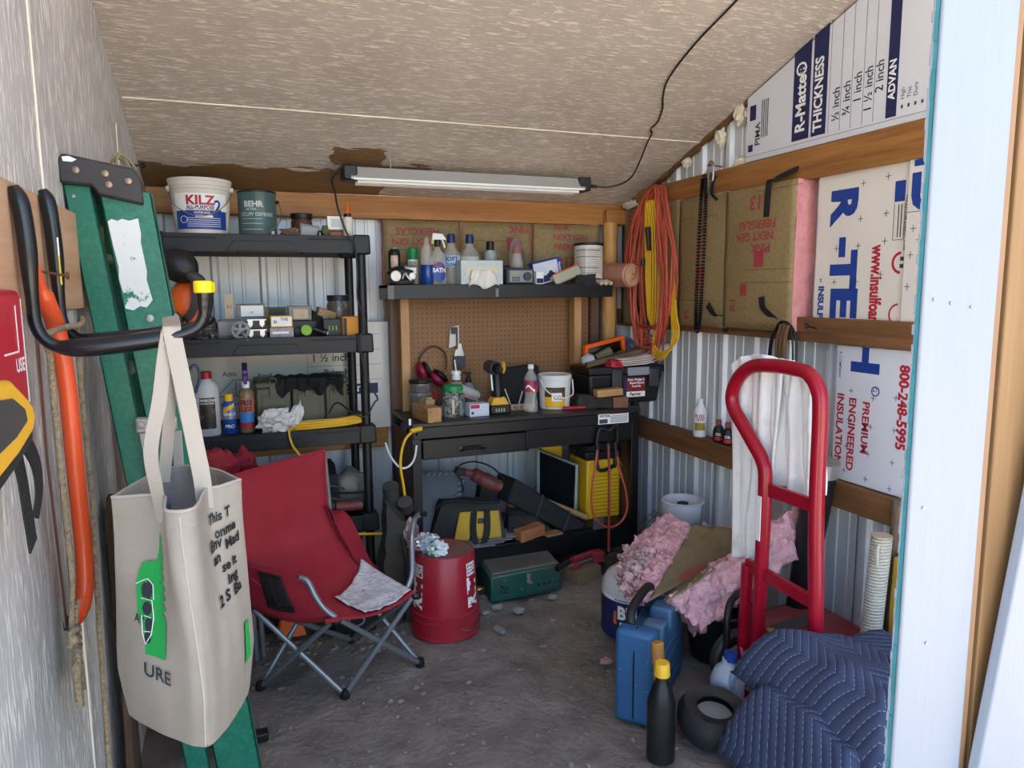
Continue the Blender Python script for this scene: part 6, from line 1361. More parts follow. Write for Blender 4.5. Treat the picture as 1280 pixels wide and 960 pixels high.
for a0, sgn in ((facing(x, y)-.98, 1), (facing(x, y)+.98, -1)):
    def fbk(px, py, a0=a0): 
        r = .1468-(.0135*(py)/.242); a = a0+px/r
        return V((x+(r+.0008)*cos(a), y+(r+.0008)*sin(a), .113+py))
    m = M(); dn = lambda ox, oz: (lambda px, py: fbk(ox+py*1.0, oz-px))          # lettering that runs down the side
    up_ = lambda ox, oz: (lambda px, py: fbk(ox-py, oz+px))
    w = .062; x0 = -.031
    for k, z0 in enumerate((.190, .160)):
        fr_ = [((x0, z0), (x0+w, z0+.005)), ((x0, z0+.021), (x0+w, z0+.026)), ((x0, z0), (x0+.005, z0+.026)), ((x0+w-.005, z0), (x0+w, z0+.026))]
        for (a, b_), (c, d) in fr_: m.grid(lambda u, v, a=a, b_=b_, c=c, d=d: fbk(a+(c-a)*u, b_+(d-b_)*v), 6, 1)
        m.text('DO' if k else "LET'S", .022, lambda px, py, z0=z0: fbk(x0+.010+px*.9, z0+.0055+py), .04)
    m.text('IT', .085, up_(.028, .078), .05, sx=1.0); m.text('R', .085, up_(.028, .018), .05); m.text('HTI', .03, up_(-.012, .02), .04)
    m.build('lettering', m_whitep, t)
t = T('snack_bag', 'crumpled green and silver snack bag on top of the red bucket', 'bag', (.76, 2.96, .366))
M().blob((.765, 2.90, .395), (.045, .035, .03), 4, .45, 2.5, 2).build('bag_green', mat('green_foil', '1d7a3d', .3, col2='d6dade', vs=7, thr=(.48, .52), bump=.6, bs=25), t)
M().blob((.725, 2.96, .41), (.055, .05, .035), 4, .5, 2.5, 5).build('bag_silver', mat('silver_foil', 'c3c9d2', .25, .5, col2='3a5ea8', vs=8, thr=(.55, .6), bump=.7, bs=25), t)
M().blob((.69, 2.97, .40), (.04, .04, .022), 3, .4, 2.5, 8).build('bag_orange', mat('salmon_foil', 'b56a50', .35, col2='7a2f34', vs=14, bump=.5, bs=30), t)

# green camp stove
t = T('camp_stove', 'dark green metal camp stove case lying on the dirt under the bench', 'stove', (1.28, 3.3, 0))
m_gst = mat('dark_green_enamel', '165046', .45, var=.2, vs=6, dust=.35)
M().hexa([(1.075, 3.10, .005), (1.458, 3.125, .005), (1.49, 3.48, .005), (1.10, 3.48, .005), (1.075, 3.10, .142), (1.458, 3.125, .142), (1.49, 3.48, .142), (1.10, 3.48, .142)], (1, 1, 1)).build('case_body', m_gst, t, bevel=.012)
M().hexa([(1.085, 3.11, .142), (1.448, 3.135, .142), (1.48, 3.47, .142), (1.11, 3.47, .142), (1.09, 3.115, .152), (1.443, 3.14, .152), (1.475, 3.465, .152), (1.115, 3.465, .152)], (1, 1, 1)).build('lid', mat('dusty_grey_green_lid', '4b514c', .6, col2='6a655c', vs=5, dust=.5), t, bevel=.005)
ff = lambda a, z: V((1.075, 3.10, 0)).lerp(V((1.458, 3.125, 0)), a)+V((0, -.004, z))
M().tube([ff(.06, .038), ff(.5, .034), ff(.94, .038)], .005, 6).build('bottom_rib', m_gst, t)
M().box(ff(.52, .105), (.018, .012, .04)).box(ff(.53, .082), (.028, .012, .014), (0, .5, 0)).build('latch', m_silv, t, bevel=.002)
m = M()
for a, z in ((.66, .06), (.74, .06), (.81, .062), (.13, .06), (.17, .075), (.14, .085), (.19, .055), (.22, .07)): m.cyl(ff(a, z), ff(a, z)+V((0, -.003, 0)), .006, 8)
m.build('vent_hole', m_blackp, t); m = M()
for a, z in ((.18, .115), (.86, .075), (.42, .055)): m.cyl(ff(a, z), ff(a, z)+V((0, -.004, 0)), .004, 8)
m.build('rivet', m_silv, t)
o = M().blob((0, 0, .02), (.03, .02, .012), 2, .2).build('brass_fitting', mat('brass', 'a8824a', .3, .8), at=None); o.location = (1.03, 3.28, .10); o = tag(o, 'small brass fitting at the back left corner of the green stove case', 'fitting')
o.location = (1.06, 3.22, .02)
# jack on a wooden block
o = M().box((0, 0, .04), (.15, .11, .08)).build('wood_block', mat('dusty_block', '857058', .85, col2='66543f', vs=6, dust=.5), at=None, bevel=.004); o.location = (1.60, 3.17, .02); o.rotation_euler = (0, 0, .2); tag(o, 'dusty wood block under the small red jack', 'wood block')
t = T('jack', 'small red and black jack lying on the dusty wood block', 'jack', (1.60, 3.17, .1))
M().cyl((1.52, 3.13, .15), (1.66, 3.19, .145), .018, 12).build('jack_cylinder', mat('dark_red_jack', '8d2230', .45, dust=.3), t)
M().b2(1.655, 1.72, 3.16, 3.22, .10, .155).b2(1.515, 1.56, 3.12, 3.18, .10, .125).build('jack_base', MATS['dark_red_jack'], t, bevel=.004)
M().cyl((1.50, 3.125, .125), (1.69, 3.20, .118), .008, 8).build('piston', m_silv, t); M().cyl((1.50, 3.13, .15), (1.42, 3.10, .13), .016, 10).build('jack_handle', m_blk, t)
o = M().blob((1.80, 3.17, .06), (.10, .10, .07), 3, .3, 2, 4).build('dark_cloth', m_bagb, at=(1.8, 3.17, 0)); tag(o, 'dark dusty cloth heap under the right end of the bench', 'cloth')
# bags between shelving and bench
t = T('duffel_bag', 'dusty grey-black soft bag between the shelving unit and the workbench', 'bag', (.65, 3.18, 0))
M().hexa([(.555, 3.08, 0), (.735, 3.08, 0), (.735, 3.28, 0), (.555, 3.28, 0), (.60, 3.14, .53), (.69, 3.12, .44), (.70, 3.26, .46), (.60, 3.26, .54)], (10, 8, 14), .02, 7, 4, 3).build('bag_body', mat('dusty_black_cloth', '38342f', .9, var=.3, vs=7, dust=.35, bump=.3, bs=90), t)
M().tube(cr([(.645, 3.07, .42), (.66, 3.05, .28), (.655, 3.05, .12), (.645, 3.06, .02)], 6), .006, 6).tube(cr([(.68, 3.07, .40), (.70, 3.05, .26), (.695, 3.05, .10)], 6), .006, 6).build('strap_edge', m_blk, t)
t = T('pipe', 'two short grey pipes leaning on the side of the workbench', 'pipe', (.67, 3.26, .5))
M().cyl((.655, 3.30, .45), (.635, 3.24, .60), .038, 16).build('pipe_wall', m_dkgrey, t); M().cyl((.71, 3.24, .48), (.695, 3.21, .525), .035, 16).build('pipe_wall', m_dkgrey, t)
o = M().blob((.70, 3.12, .40), (.035, .03, .06), 3, .5, 2.5, 2).build('wrapper', mat('red_white_wrapper', 'a9a4a0', .4, col2='8a3a3c', vs=20, bump=.5, bs=30), at=(.7, 3.12, .4)); tag(o, 'crumpled red and white wrapper on the grey-black bag', 'wrapper')
# dark odds and ends behind the chair
t = T('orange_tool', 'small orange and black tool lying on the dirt behind the red chair', 'power tool', (.16, 3.12, 0))
M().hexa([(.10, 3.08, .02), (.22, 3.08, .02), (.22, 3.16, .02), (.10, 3.16, .02), (.12, 3.09, .12), (.20, 3.09, .10), (.20, 3.15, .10), (.12, 3.15, .12)], (3, 3, 3), .006, 12).build('tool_body', m_orange, t, bevel=.006); M().b2(.20, .30, 3.09, 3.15, .02, .07).build('tool_nose', m_blk, t, bevel=.008)
t = T('battery_case', 'black case with pale oval mark lying under the red chair seat', 'case', (.42, 3.12, 0))
M().b2(.33, .52, 3.05, 3.20, 0, .11).build('case_body', m_blk, t, bevel=.01)
m = M(); m.tube([V((.43+.035*cos(a), 3.046, .06+.022*sin(a))) for a in [2*pi*i/20 for i in range(20)]], .004, 6, True); m.build('oval_mark', m_greyp, t)
o = M().blob((.2, 3.25, .06), (.2, .08, .08), 4, .5, 3, 9).build('dark_rags', mat('dark_rag', '2b2724', .9, var=.4, vs=9), at=(.2, 3.25, 0)); tag(o, 'heap of dark rags on the dirt behind the red chair', 'rags')
for i, (x, y, r, l) in enumerate(((1.09, 3.055, .02, 'pale round stone beside the front left corner of the green stove'), (1.17, 2.98, .022, 'flat grey stone in front of the green stove'), (1.38, 3.06, .017, 'pale stone near the front right corner of the green stove'), (1.02, 3.02, .016, 'small stone between the red bucket and the green stove'), (1.33, 2.42, .02, 'small pinkish lump on the bare dirt left of the blue case'))):
    o = M().blob((0, 0, r*.5), (r*1.3, r, r*.75), 3, .3, 2, i).build('stone', mat('pink_lump', 'b08a86', .9) if i == 4 else mat('pale_stone', '9c958a', .9, var=.3, vs=30), at=None); o.location = (x, y, 0); tag(o, l, 'stone')
o = M().box((0, 0, .012), (.02, .055, .016), (0, 0, .4)).build('plastic_scrap', m_greyp, at=None); o.location = (1.02, 2.83, 0); tag(o, 'small grey plastic scrap right of the red bucket', 'scrap')

# ------------------------------------------------------------------ right side heap: propane tanks, insulation, blue case
m_tank = mat('white_tank_paint', 'd6d8da', .35, var=.08, vs=5, dust=.3)
def tank(x, y, l, band):
    t = T('propane_tank', l, 'propane tank', (x, y, 0)); mt = Matrix.Translation((x, y, 0))
    M().lathe([(.10, 0), (.10, .03), (.14, .045), (.152, .08), (.152, .22), (.148, .245), (.132, .275), (.10, .297), (.06, .31), (.02, .315)] if band else [(.10, 0), (.10, .03), (.14, .045), (.152, .08), (.152, .25), (.146, .28), (.12, .31), (.07, .33), (.02, .335)], 36, mt).build('tank_body', m_tank, t)
    cl = M().lathe([(.104, .30), (.106, .42), (.103, .425), (.10, .42), (.098, .30)], 36, mt, cap=False)
    cl.f = [f for f in cl.f if not (sum((atan2(cl.v[i].y-y, cl.v[i].x-x) % (2*pi)) for i in f)/4 > 5.15 and sum((atan2(cl.v[i].y-y, cl.v[i].x-x) % (2*pi)) for i in f)/4 < 5.75 and min(cl.v[i].z for i in f) > .29)]
    if not band:
        cl.build('collar', m_tank, t, solid=.004); M().lathe([(.10, .418), (.108, .425), (.10, .432)], 30, mt, cap=False).build('collar_rim', m_tank, t, solid=.004)
        M().cyl((x, y, .33), (x, y, .40), .016, 12).box((x, y-.03, .37), (.03, .06, .03)).cyl((x, y, .40), (x, y, .415), .028, 12).build('valve', m_blk, t)
    if band:
        f = oncyl(x, y, .1525, 0, facing(x, y))
        patch(f, -.26, .26, .03, .195, 36, 1).build('wrap_label', m_navy, t); patch(f, -.26, .26, .196, .212, 36, 1).build('wrap_edge', m_whitep, t)
        m = M(); g = oncyl(x, y, .1535, 0, facing(x, y)); m.text('BLUE', .075, lambda a, b: g(a-.085, b+.125), .05, sx=.9); m.text('RHINO', .075, lambda a, b: g(a-.075, b+.055), .05, sx=.8); m.build('lettering', m_whitep, t)
        M().text('PROPANE', .014, lambda a, b: g(a-.10, b+.199), .02).build('lettering', m_navy, t)
        M().hexa([g(-.105, .10), g(-.088, .095), g(-.088, .097), g(-.105, .102), g(-.102, .15), g(-.092, .155), g(-.092, .156), g(-.102, .151)], (1, 1, 1)).build('flame_mark', m_orange, t)
    return t
tank(1.575, 2.60, 'white propane tank with blue wrap label under the pink insulation', True)
tank(2.09, 3.02, 'white propane tank standing behind the insulation heap by the right wall', False)
m_fluff = mat('pink_fluff', 'e8b4b6', .95, col2='c68d92', vs=30, bump=1.0, bs=90); m_fluffd = mat('dirty_fluff', 'cfa6a2', .95, col2='8d746b', vs=26, bump=.8, bs=50, thr=(.42, .62))
t = T('insulation_batt', 'loose pink insulation batt with brown paper side lying over the labelled tank', 'insulation', (1.65, 2.45, .3))
K1, K2, K3, K4 = V((1.862, 2.60, .448)), V((2.10, 2.50, .425)), V((1.87, 2.33, .40)), V((1.385, 2.20, .335))
P1, P2, P3, P4 = V((1.824, 2.77, .458)), V((2.10, 2.75, .38)), V((1.70, 2.45, .30)), V((1.36, 2.25, .30))
PM = V((1.30, 2.52, .385))
def slabp(u, v, w):                                # u along K4->K1, v across thickness, w toward K3/K2
    a = K4.lerp(K1, u); b_ = (P4*(1-u)**2+PM*2*u*(1-u)+P1*u*u); c = K3.lerp(K2, u); d = P3.lerp(P2, u)
    return a.lerp(b_, v).lerp(c.lerp(d, v), w)
def fluffgrid(fn, nu, nv, amp, sc, seed, nrm):
    def g(u, v):
        p = fn(u, v); e = 1
        n = .75*noise.fractal(p*sc+V((seed, 0, 0)), .7, 2.2, 6)+.35*noise.noise(V((p.x*55, p.y*55, p.z*160+seed)))
        q = V((noise.noise(p*sc*2+V((9, seed, 0))), noise.noise(p*sc*2+V((0, 7, seed))), noise.noise(p*sc*2.2+V((seed, 3, 1)))))
        return p+V(nrm)*(n*amp)+q*amp*.5
    return M().grid(g, nu, nv)
fluffgrid(lambda u, v: slabp(u, v, 0)+V((-.03, -.02, .03))*sin(pi*v)*.7, 110, 60, .030, 16, 2, (-.5, -.3, .7)).build('pink_side', m_fluff, t, smooth=80)
fluffgrid(lambda u, v: slabp(.12+.5*u, .45+.55*v, 0)+V((-.028, -.024, .028)), 64, 48, .042, 26, 4, (-.5, -.4, .6)).build('dirty_side', m_fluffd, t, smooth=80)
M().grid(lambda u, v: slabp(u, 0, v)+V((.0, 0, .012))+V((.2, -.4, .5))*(.028*noise.noise(V((u*3, v*3, 1)))+.018*noise.noise(V((u*7, v*9, 4)))-.02*sin(pi*v)), 24, 24).build('kraft_side', mat('dusty_kraft', '8c7850', .75, col2='6d5f45', vs=5, dust=.35), t, solid=.004, smooth=80)
m = M()
for i in range(5): m.grid(lambda u, v, i=i: slabp(.06+.035*i+.018*u, 0, .25+.30*v)+V((.004, -.010, .022)), 2, 6)
m.build('printing', m_kred, t)
fluffgrid(lambda u, v: slabp(u, 1-v, 1), 20, 12, .02, 14, 5, (0, 0, 1)).build('pink_under', m_fluff, t, smooth=80)
t = T('insulation_batt', 'long loose pink insulation piece slanting up to the right behind the hand truck', 'insulation', (1.8, 2.2, .3))
LB, LT, RT, RB = V((1.56, 2.12, .235)), V((1.444, 2.15, .365)), V((2.09, 2.24, .615)), V((2.215, 2.22, .475))
bk = V((.06, .13, -.08))
mm = M().hexa([LB, RB, RB+bk, LB+bk, LT, RT, RT+bk, LT+bk], (90, 14, 26), .024, 18, 6, 6); mm.build('pink_body', m_fluff, t, smooth=80)
d_ = V((.205, .022, .078))
M().hexa([LT+V((-.02, -.012, -.004)), LT+d_+V((0, -.012, -.004)), LT+d_+V((.04, .07, -.03)), LT+V((.02, .07, -.03)), LT+V((-.02, -.012, .006)), LT+d_+V((0, -.012, .006)), LT+d_+V((.04, .07, -.02)), LT+V((.02, .07, -.02))], (8, 4, 1), .004, 12).build('kraft_side', MATS['dusty_kraft'], t)
# blue hard case
t = T('tool_case', 'dusty blue plastic tool case standing on edge with black handle', 'tool case', (1.37, 2.16, 0))
E0, E1 = V((1.215, 2.02, 0)), V((1.53, 2.31, 0)); dv = (E1-E0); w_ = V((.677, -.735, 0))*.068
m_bc = mat('dusty_blue_plastic', '2f587a', .5, var=.2, vs=6, dust=.6, dustcol='7c8792'); m_speck = mat('speckled_blue', '2f5c86', .45, col2='c3ccd6', vs=45, thr=(.66, .70))
def bc(u, s, z): return E0+dv*u+w_*s+V((0, 0, z*1.16))
def bbox(u0, u1, s0, s1, z0, z1, inset=0.0): return [bc(u0, s0, z0), bc(u0, s1, z0), bc(u1, s1, z0), bc(u1, s0, z0), bc(u0+inset, s0, z1), bc(u0+inset, s1, z1), bc(u1-inset, s1, z1), bc(u1-inset, s0, z1)]
M().hexa(bbox(0, .16, -1.02, 1.02, 0, .292), (1, 1, 1)).build('end_shell', m_speck, t, bevel=.02, bseg=4)
M().hexa(bbox(.10, 1, -1, 1, 0, .235), (1, 1, 1)).build('case_shell', m_bc, t, bevel=.010)
M().hexa(bbox(.84, 1.0, -1.02, 1.02, .0, .29), (1, 1, 1)).hexa(bbox(.52, .80, -.2, 1.04, .18, .285, .04), (1, 1, 1)).hexa(bbox(.24, .44, -.1, 1.06, .19, .278, .03), (1, 1, 1)).build('raised_block', m_bc, t, bevel=.012)
for i in range(4): M().hexa(bbox(.15, .98, 1.0, 1.06, .03+.045*i, .05+.045*i), (1, 1, 1)).build('side_rib', m_bc, t, bevel=.003)
M().tube(cr([bc(.16, -.5, .285), bc(.24, -.6, .315), bc(.5, -.62, .325), bc(.76, -.6, .318), bc(.84, -.5, .288)], 6), .017, 12).build('handle', m_blk, t)
M().hexa(bbox(.155, .25, -.7, .1, .235, .262), (1, 1, 1)).hexa(bbox(.80, .88, -.6, .2, .285, .298), (1, 1, 1)).build('latch', mat('dusty_brass', '8c7c52', .45, .5, dust=.4), t, bevel=.003)
M().tube([bc(-.002, 0, .02), bc(-.004, 0, .2), bc(.02, 0, .285), bc(.1, 0, .293)], .003, 6).build('seam', m_blk, t)
t = T('wooden_stick', 'tan wooden stick standing against the near end of the blue case', 'stick', (1.26, 1.93, 0)); M().tube(cr([(1.265, 1.92, .0), (1.262, 1.93, .15), (1.258, 1.935, .27), (1.256, 1.94, .335)], 5), [.017]*5+[.019]*5+[.022]*6, 14, squash=.8).build('wooden_handle', mat('tan_handle', 'b9803f', .55, col2='94622e', vs=3, stretch=(30, 30, 4)), t, bevel=.003)
t = bottle('oil_bottle', 'black bottle with ribbed yellow cap in front of the blue case', 'bottle', 1.205, 1.83, 0, [(.04, 0), (.045, .005), (.045, .20), (.03, .25), (.02, .27), (.02, .29)], m_blk, m_yel, [(.0245, .285), (.026, .289), (.0245, .293), (.0235, .325), (.021, .329)])
t = T('small_wheel', 'small black rubber wheel lying on the dirt beside the yellow-capped bottle', 'wheel', (1.44, 1.88, 0))
M().lathe([(.06, .03), (.10, .02), (.118, .05), (.118, .09), (.10, .12), (.06, .11)], 36, Matrix.Translation((1.44, 1.88, -.01)) @ Matrix.Rotation(.12, 4, 'X'), cap=False).build('tyre', mat('black_rubber', '1f1f20', .7, dust=.3), t, solid=.008)
M().lathe([(.02, .04), (.06, .04), (.06, .09), (.02, .095)], 24, Matrix.Translation((1.44, 1.88, -.01)) @ Matrix.Rotation(.12, 4, 'X')).build('hub', m_greyp, t)
t = T('black_bucket', 'black plastic bucket in the shadow under the slanting insulation', 'bucket', (1.80, 2.30, 0)); M().lathe([(.09, 0), (.10, .005), (.118, .19), (.124, .2), (.122, .205), (.114, .2), (.095, .02)], 32, Matrix.Translation((1.78, 2.32, 0)), cap=False).build('bucket_body', m_blk, t, solid=.003)
t = T('jug', 'pale jug with light blue handle and blue cap behind the hand truck leg', 'jug', (1.585, 1.97, .02))
M().lathe([(.05, 0), (.06, .01), (.06, .09), (.045, .13), (.022, .15), (.02, .17)], 20, Matrix.Translation((1.585, 1.99, .018))).build('jug_body', mat('pale_jug', 'b9c4d2', .4, trans=.2), t)
M().tube(cr([(1.575, 1.95, .08), (1.56, 1.93, .15), (1.585, 1.92, .185), (1.615, 1.94, .17), (1.625, 1.955, .10)], 6), .012, 10).build('jug_handle', mat('light_blue_handle', '8fa9c9', .4), t)
M().cyl((1.592, 1.985, .18), (1.592, 1.985, .21), .024, 16).build('cap', m_blue, t)
t = T('tube_frame', 'black bent tube frame standing between the insulation and the red hand truck', 'frame', (1.66, 2.12, 0)); M().tube(cr([(1.655, 2.09, .0), (1.655, 2.09, .22), (1.665, 2.10, .30), (1.70, 2.12, .335), (1.79, 2.16, .345)], 7), .0135, 12).build('bent_tube', m_blk, t)
# red hand truck
m_rt2 = mat('red_enamel', '9c0e26', .25, var=.08, vs=5)
TX = 1.70
t = T('hand_truck', 'tall red tubular hand truck with loop handle standing at the right wall', 'hand truck', (TX, 1.88, 0))
P = lambda l: [(TX, y, z) for y, z in l]
M().tube(cr(P([(1.703, .06), (1.705, .37), (1.728, .79), (1.732, 1.10), (1.745, 1.18), (1.79, 1.226), (1.86, 1.236), (1.96, 1.236), (2.06, 1.222), (2.13, 1.175), (2.163, 1.11), (2.15, 1.06), (2.10, 1.01), (2.03, .945), (1.985, .895), (1.968, .83), (1.970, .60), (1.980, .06)]), 8), .0245, 16).build('loop_handle', m_rt2, t)
M().tube(P([(2.052, .03), (2.050, .30), (2.044, .50)]), .022, 14).build('lower_upright', m_rt2, t)
for z0, z1, y0, y1 in ((.803, .806, 1.965, 1.728), (.498, .486, 2.052, 1.708)): M().ribbon([(TX+.004, y0, z0), (TX+.004, y1, z1)], .046, (0, 0, 1), .022).build('crossbar', m_rt2, t, bevel=.004)
M().tube([(TX-.01, 2.06, .20), (TX-.03, 1.98, .08)], .010, 8).build('brace', m_rt2, t)
M().b2(TX-.20, TX+.01, 1.72, 2.05, .004, .012).build('toe_plate', m_rt2, t, bevel=.002)
M().cyl((TX+.015, 1.655, .105), (TX+.015, 2.125, .105), .009, 10).build('axle', m_wire, t)
for yy in (1.655, 2.115):
    w = M().lathe([(.06, -.018), (.095, -.02), (.104, -.012), (.104, .012), (.095, .02), (.06, .018)], 30, Matrix.Translation((TX+.015, yy, .105)) @ Matrix.Rotation(pi/2, 4, 'X'), cap=False).build('wheel', MATS['black_rubber'], t, solid=.004)
    M().cyl((TX+.015, yy-.016, .105), (TX+.015, yy+.016, .105), .062, 20).build('hub', m_greyp, w)
M().b2(TX-.027, TX-.024, 1.955, 1.975, .62, .78).build('white_sticker', m_whitep, t)
# towel
t = T('drop_cloth', 'paint-stained white cloth hanging behind the hand truck handle', 'cloth', (1.76, 2.02, .45))
m_towel = mat('stained_white_cloth', 'f0eeeb', .9, col2='c9bfae', vs=6, thr=(.55, .8), bump=.5, bs=45)
def tw(y0a, y1a, y0b, y1b, zt, zb, seed, xo):
    def g(u, v):
        y = (y0a+(y1a-y0a)*u)*(1-v)+(y0b+(y1b-y0b)*u)*v
        z = zt(u)+(zb(u)-zt(u))*v
        f = .020*sin(u*15+seed+v*1.5)*(.4+.6*v)+.008*sin(u*31+seed)+.014*noise.noise(V((u*4, v*3, seed)))
        return V((xo+f+.03*(1-v)**4*0, y, z+.006*noise.noise(V((u*6, v*8, seed+3)))))
    return g
M().grid(tw(2.265, 1.97, 2.19, 2.0, lambda u: 1.155+.11*sin(pi*(.12+.62*u)), lambda u: .475+.045*u, 1, 1.757), 36, 60).build('long_fold', m_towel, t, solid=.008, smooth=80)
M().grid(tw(2.045, 1.82, 2.00, 1.795, lambda u: 1.255-.05*u*u, lambda u: .80-.03*sin(u*3)+.02*u, 4, 1.785), 36, 50).build('short_fold', m_towel, t, solid=.008, smooth=80)
# dark tube with metal clip
t = T('stove_pipe', 'black tapered tube with metal band leaning on the right wall', 'pipe', (2.1, 2.1, 0)); 
M().cyl((2.14, 2.27, .02), (2.105, 2.12, .83), .045, 20, .062).build('tube_wall', m_blk, t); M().cyl((2.107, 2.128, .775), (2.105, 2.12, .832), .0645, 20, .065).build('metal_band', m_silv, t)
M().box((2.06, 2.08, .80), (.012, .03, .05)).build('clip', m_silv, t)
# red metal box
t = T('metal_box', 'low red metal chest against the right wall under the hand truck', 'chest', (2.0, 1.9, 0))
m_rbox = mat('dusty_red_steel', '8f1f2a', .4, var=.15, vs=5, dust=.35)
M().hexa([(1.80, 1.42, 0), (2.225, 1.42, 0), (2.225, 2.30, 0), (1.80, 2.30, 0), (1.80, 1.42, .15), (2.225, 1.42, .185), (2.225, 2.30, .185), (1.80, 2.30, .15)], (1, 1, 1)).build('chest_body', m_rbox, t, bevel=.012)
M().hexa([(1.86, 1.45, .155), (2.20, 1.45, .182), (2.20, 2.26, .182), (1.86, 2.26, .155), (1.87, 1.46, .172), (2.19, 1.46, .198), (2.19, 2.25, .198), (1.87, 2.25, .172)], (1, 1, 1)).build('lid_panel', m_rbox, t, bevel=.008)
zz = lambda x: .178+.026*(x-1.87)/.32
M().hexa([(1.90, 2.08, zz(1.90)), (2.12, 2.08, zz(2.12)), (2.12, 2.14, zz(2.12)), (1.90, 2.14, zz(1.90)), (1.90, 2.08, zz(1.90)+.004), (2.12, 2.08, zz(2.12)+.004), (2.12, 2.14, zz(2.12)+.004), (1.90, 2.14, zz(1.90)+.004)], (1, 1, 1)).build('black_plate', m_dkgrey, t)
M().cyl((1.885, 2.11, zz(1.885)), (1.885, 2.11, zz(1.885)+.003), .02, 16).build('yellow_sticker', mat('dull_yellow_sticker', 'a8922d', .5), t)
M().hexa([(2.02, 1.86, zz(2.02)+.001), (2.12, 1.84, zz(2.12)+.001), (2.13, 1.92, zz(2.13)+.001), (2.03, 1.94, zz(2.03)+.001), (2.02, 1.86, zz(2.02)+.003), (2.12, 1.84, zz(2.12)+.003), (2.13, 1.92, zz(2.13)+.003), (2.03, 1.94, zz(2.03)+.003)], (1, 1, 1)).build('paper_label', mat('grey_label', 'a9a6a0', .5, col2='4c4c50', vs=18, thr=(.5, .6)), t)
M().tube(cr([(2.10, 1.83, zz(2.1)+.004), (2.11, 1.82, zz(2.1)+.02), (2.11, 1.74, zz(2.1)+.02), (2.11, 1.72, zz(2.1)+.004)], 5), .014, 10, squash=1.3).build('black_handle', m_blk, t)
M().b2(1.796, 1.7995, 2.10, 2.14, .05, .12).build('barcode_label', m_whitep, t)
m = M(); [m.b2(1.7945, 1.7962, 2.104, 2.136, .055+.011*i, .06+.011*i) for i in range(6)]; m.build('barcode_bars', m_grey, t)
# rope wrapped post, stick, yellow pad
t = T('rope_post', 'post wrapped in off-white rope standing on the red chest', 'post', (2.10, 1.81, .19))
pa, pb_ = V((2.10, 1.85, .192)), V((2.105, 1.83, .622))
M().cyl(pa, pb_, .028, 18).build('core', m_ptan, t); m = M(); pts = []
for i in range(36*16):
    a = 2*pi*i/16; s = i/(36*16); pts.append(pa.lerp(pb_, .005+s*.98)+V((.0305*cos(a), .0305*sin(a), 0)))
m.tube(pts, .0062, 6).build('rope_winding', mat('off_white_rope', 'cfc8b6', .9, var=.15, vs=20, bump=.5, bs=150), t)
M().tube(cr([(2.075, 1.815, .60), (2.06, 1.805, .585), (2.055, 1.80, .55), (2.06, 1.805, .53)], 5), .007, 6).build('rope_end', MATS['off_white_rope'], t)
M().cyl(pb_, pb_+V((0, 0, .004)), .036, 18).build('top_disc', m_ptan, t)
o = M().cyl((2.195, 1.845, .20), (2.19, 1.84, .745), .026, 16, .024).build('weathered_stick', mat('grey_bark', '7d6a55', .85, col2='5b4a3a', vs=4, stretch=(20, 20, 3), bump=.4, bs=6), at=(2.18, 1.8, .2), bevel=.004); tag(o, 'weathered wooden stick standing behind the rope-wrapped post', 'stick')
o = M().hexa([(2.125, 1.775, .20), (2.20, 1.775, .20), (2.20, 1.80, .20), (2.125, 1.80, .20), (2.13, 1.775, .555), (2.19, 1.775, .56), (2.19, 1.80, .56), (2.13, 1.80, .555)], (4, 3, 8), .005, 9).build('yellow_pad', mat('dull_yellow_foam', 'b8922e', .7, var=.15, vs=8), at=(2.14, 1.68, .2), bevel=.006); tag(o, 'dull yellow pad standing between the rope post and the door trim', 'pad')
# moving blanket
def quilt(name, base, stitch):
    m = bpy.data.materials.new(name); m.use_nodes = True; nt = m.node_tree; N = nt.nodes; L = nt.links; b = N['Principled BSDF']
    g = N.new('ShaderNodeTexCoord'); s = N.new('ShaderNodeSeparateXYZ'); L.new(g.outputs['Object'], s.inputs[0])
    def mth(op, a, c=None):
        q = N.new('ShaderNodeMath'); q.operation = op
        for i, tt in enumerate((a, c)):
            if tt is None: continue
            if isinstance(tt, (int, float)): q.inputs[i].default_value = tt
            else: L.new(tt, q.inputs[i])
        return q.outputs[0]
    zig = mth('PINGPONG', s.outputs['X'], .085)
    ph = mth('FRACT', mth('MULTIPLY', mth('ADD', s.outputs['Y'], mth('MULTIPLY', zig, 1.1)), 1/.034))
    line = mth('LESS_THAN', ph, .07); dash = mth('GREATER_THAN', mth('FRACT', mth('MULTIPLY', s.outputs['X'], 130.)), .4)
    mx = N.new('ShaderNodeMix'); mx.data_type = 'RGBA'; L.new(mth('MULTIPLY', line, dash), mx.inputs['Factor']); mx.inputs['A'].default_value = lin(base); mx.inputs['B'].default_value = lin(stitch)
    L.new(mx.outputs['Result'], b.inputs['Base Color']); b.inputs['Roughness'].default_value = .85
    bp = N.new('ShaderNodeBump'); bp.inputs['Strength'].default_value = .45; bp.inputs['Distance'].default_value = .008
    L.new(mth('SINE', mth('MULTIPLY', ph, pi)), bp.inputs['Height']); L.new(bp.outputs[0], b.inputs['Normal'])
    return m
m_q = quilt('blue_quilt', '39435e', '7a869f')
t = T('moving_blanket', 'folded blue quilted moving blanket heaped in front of the red chest', 'blanket', (1.62, 1.45, 0))
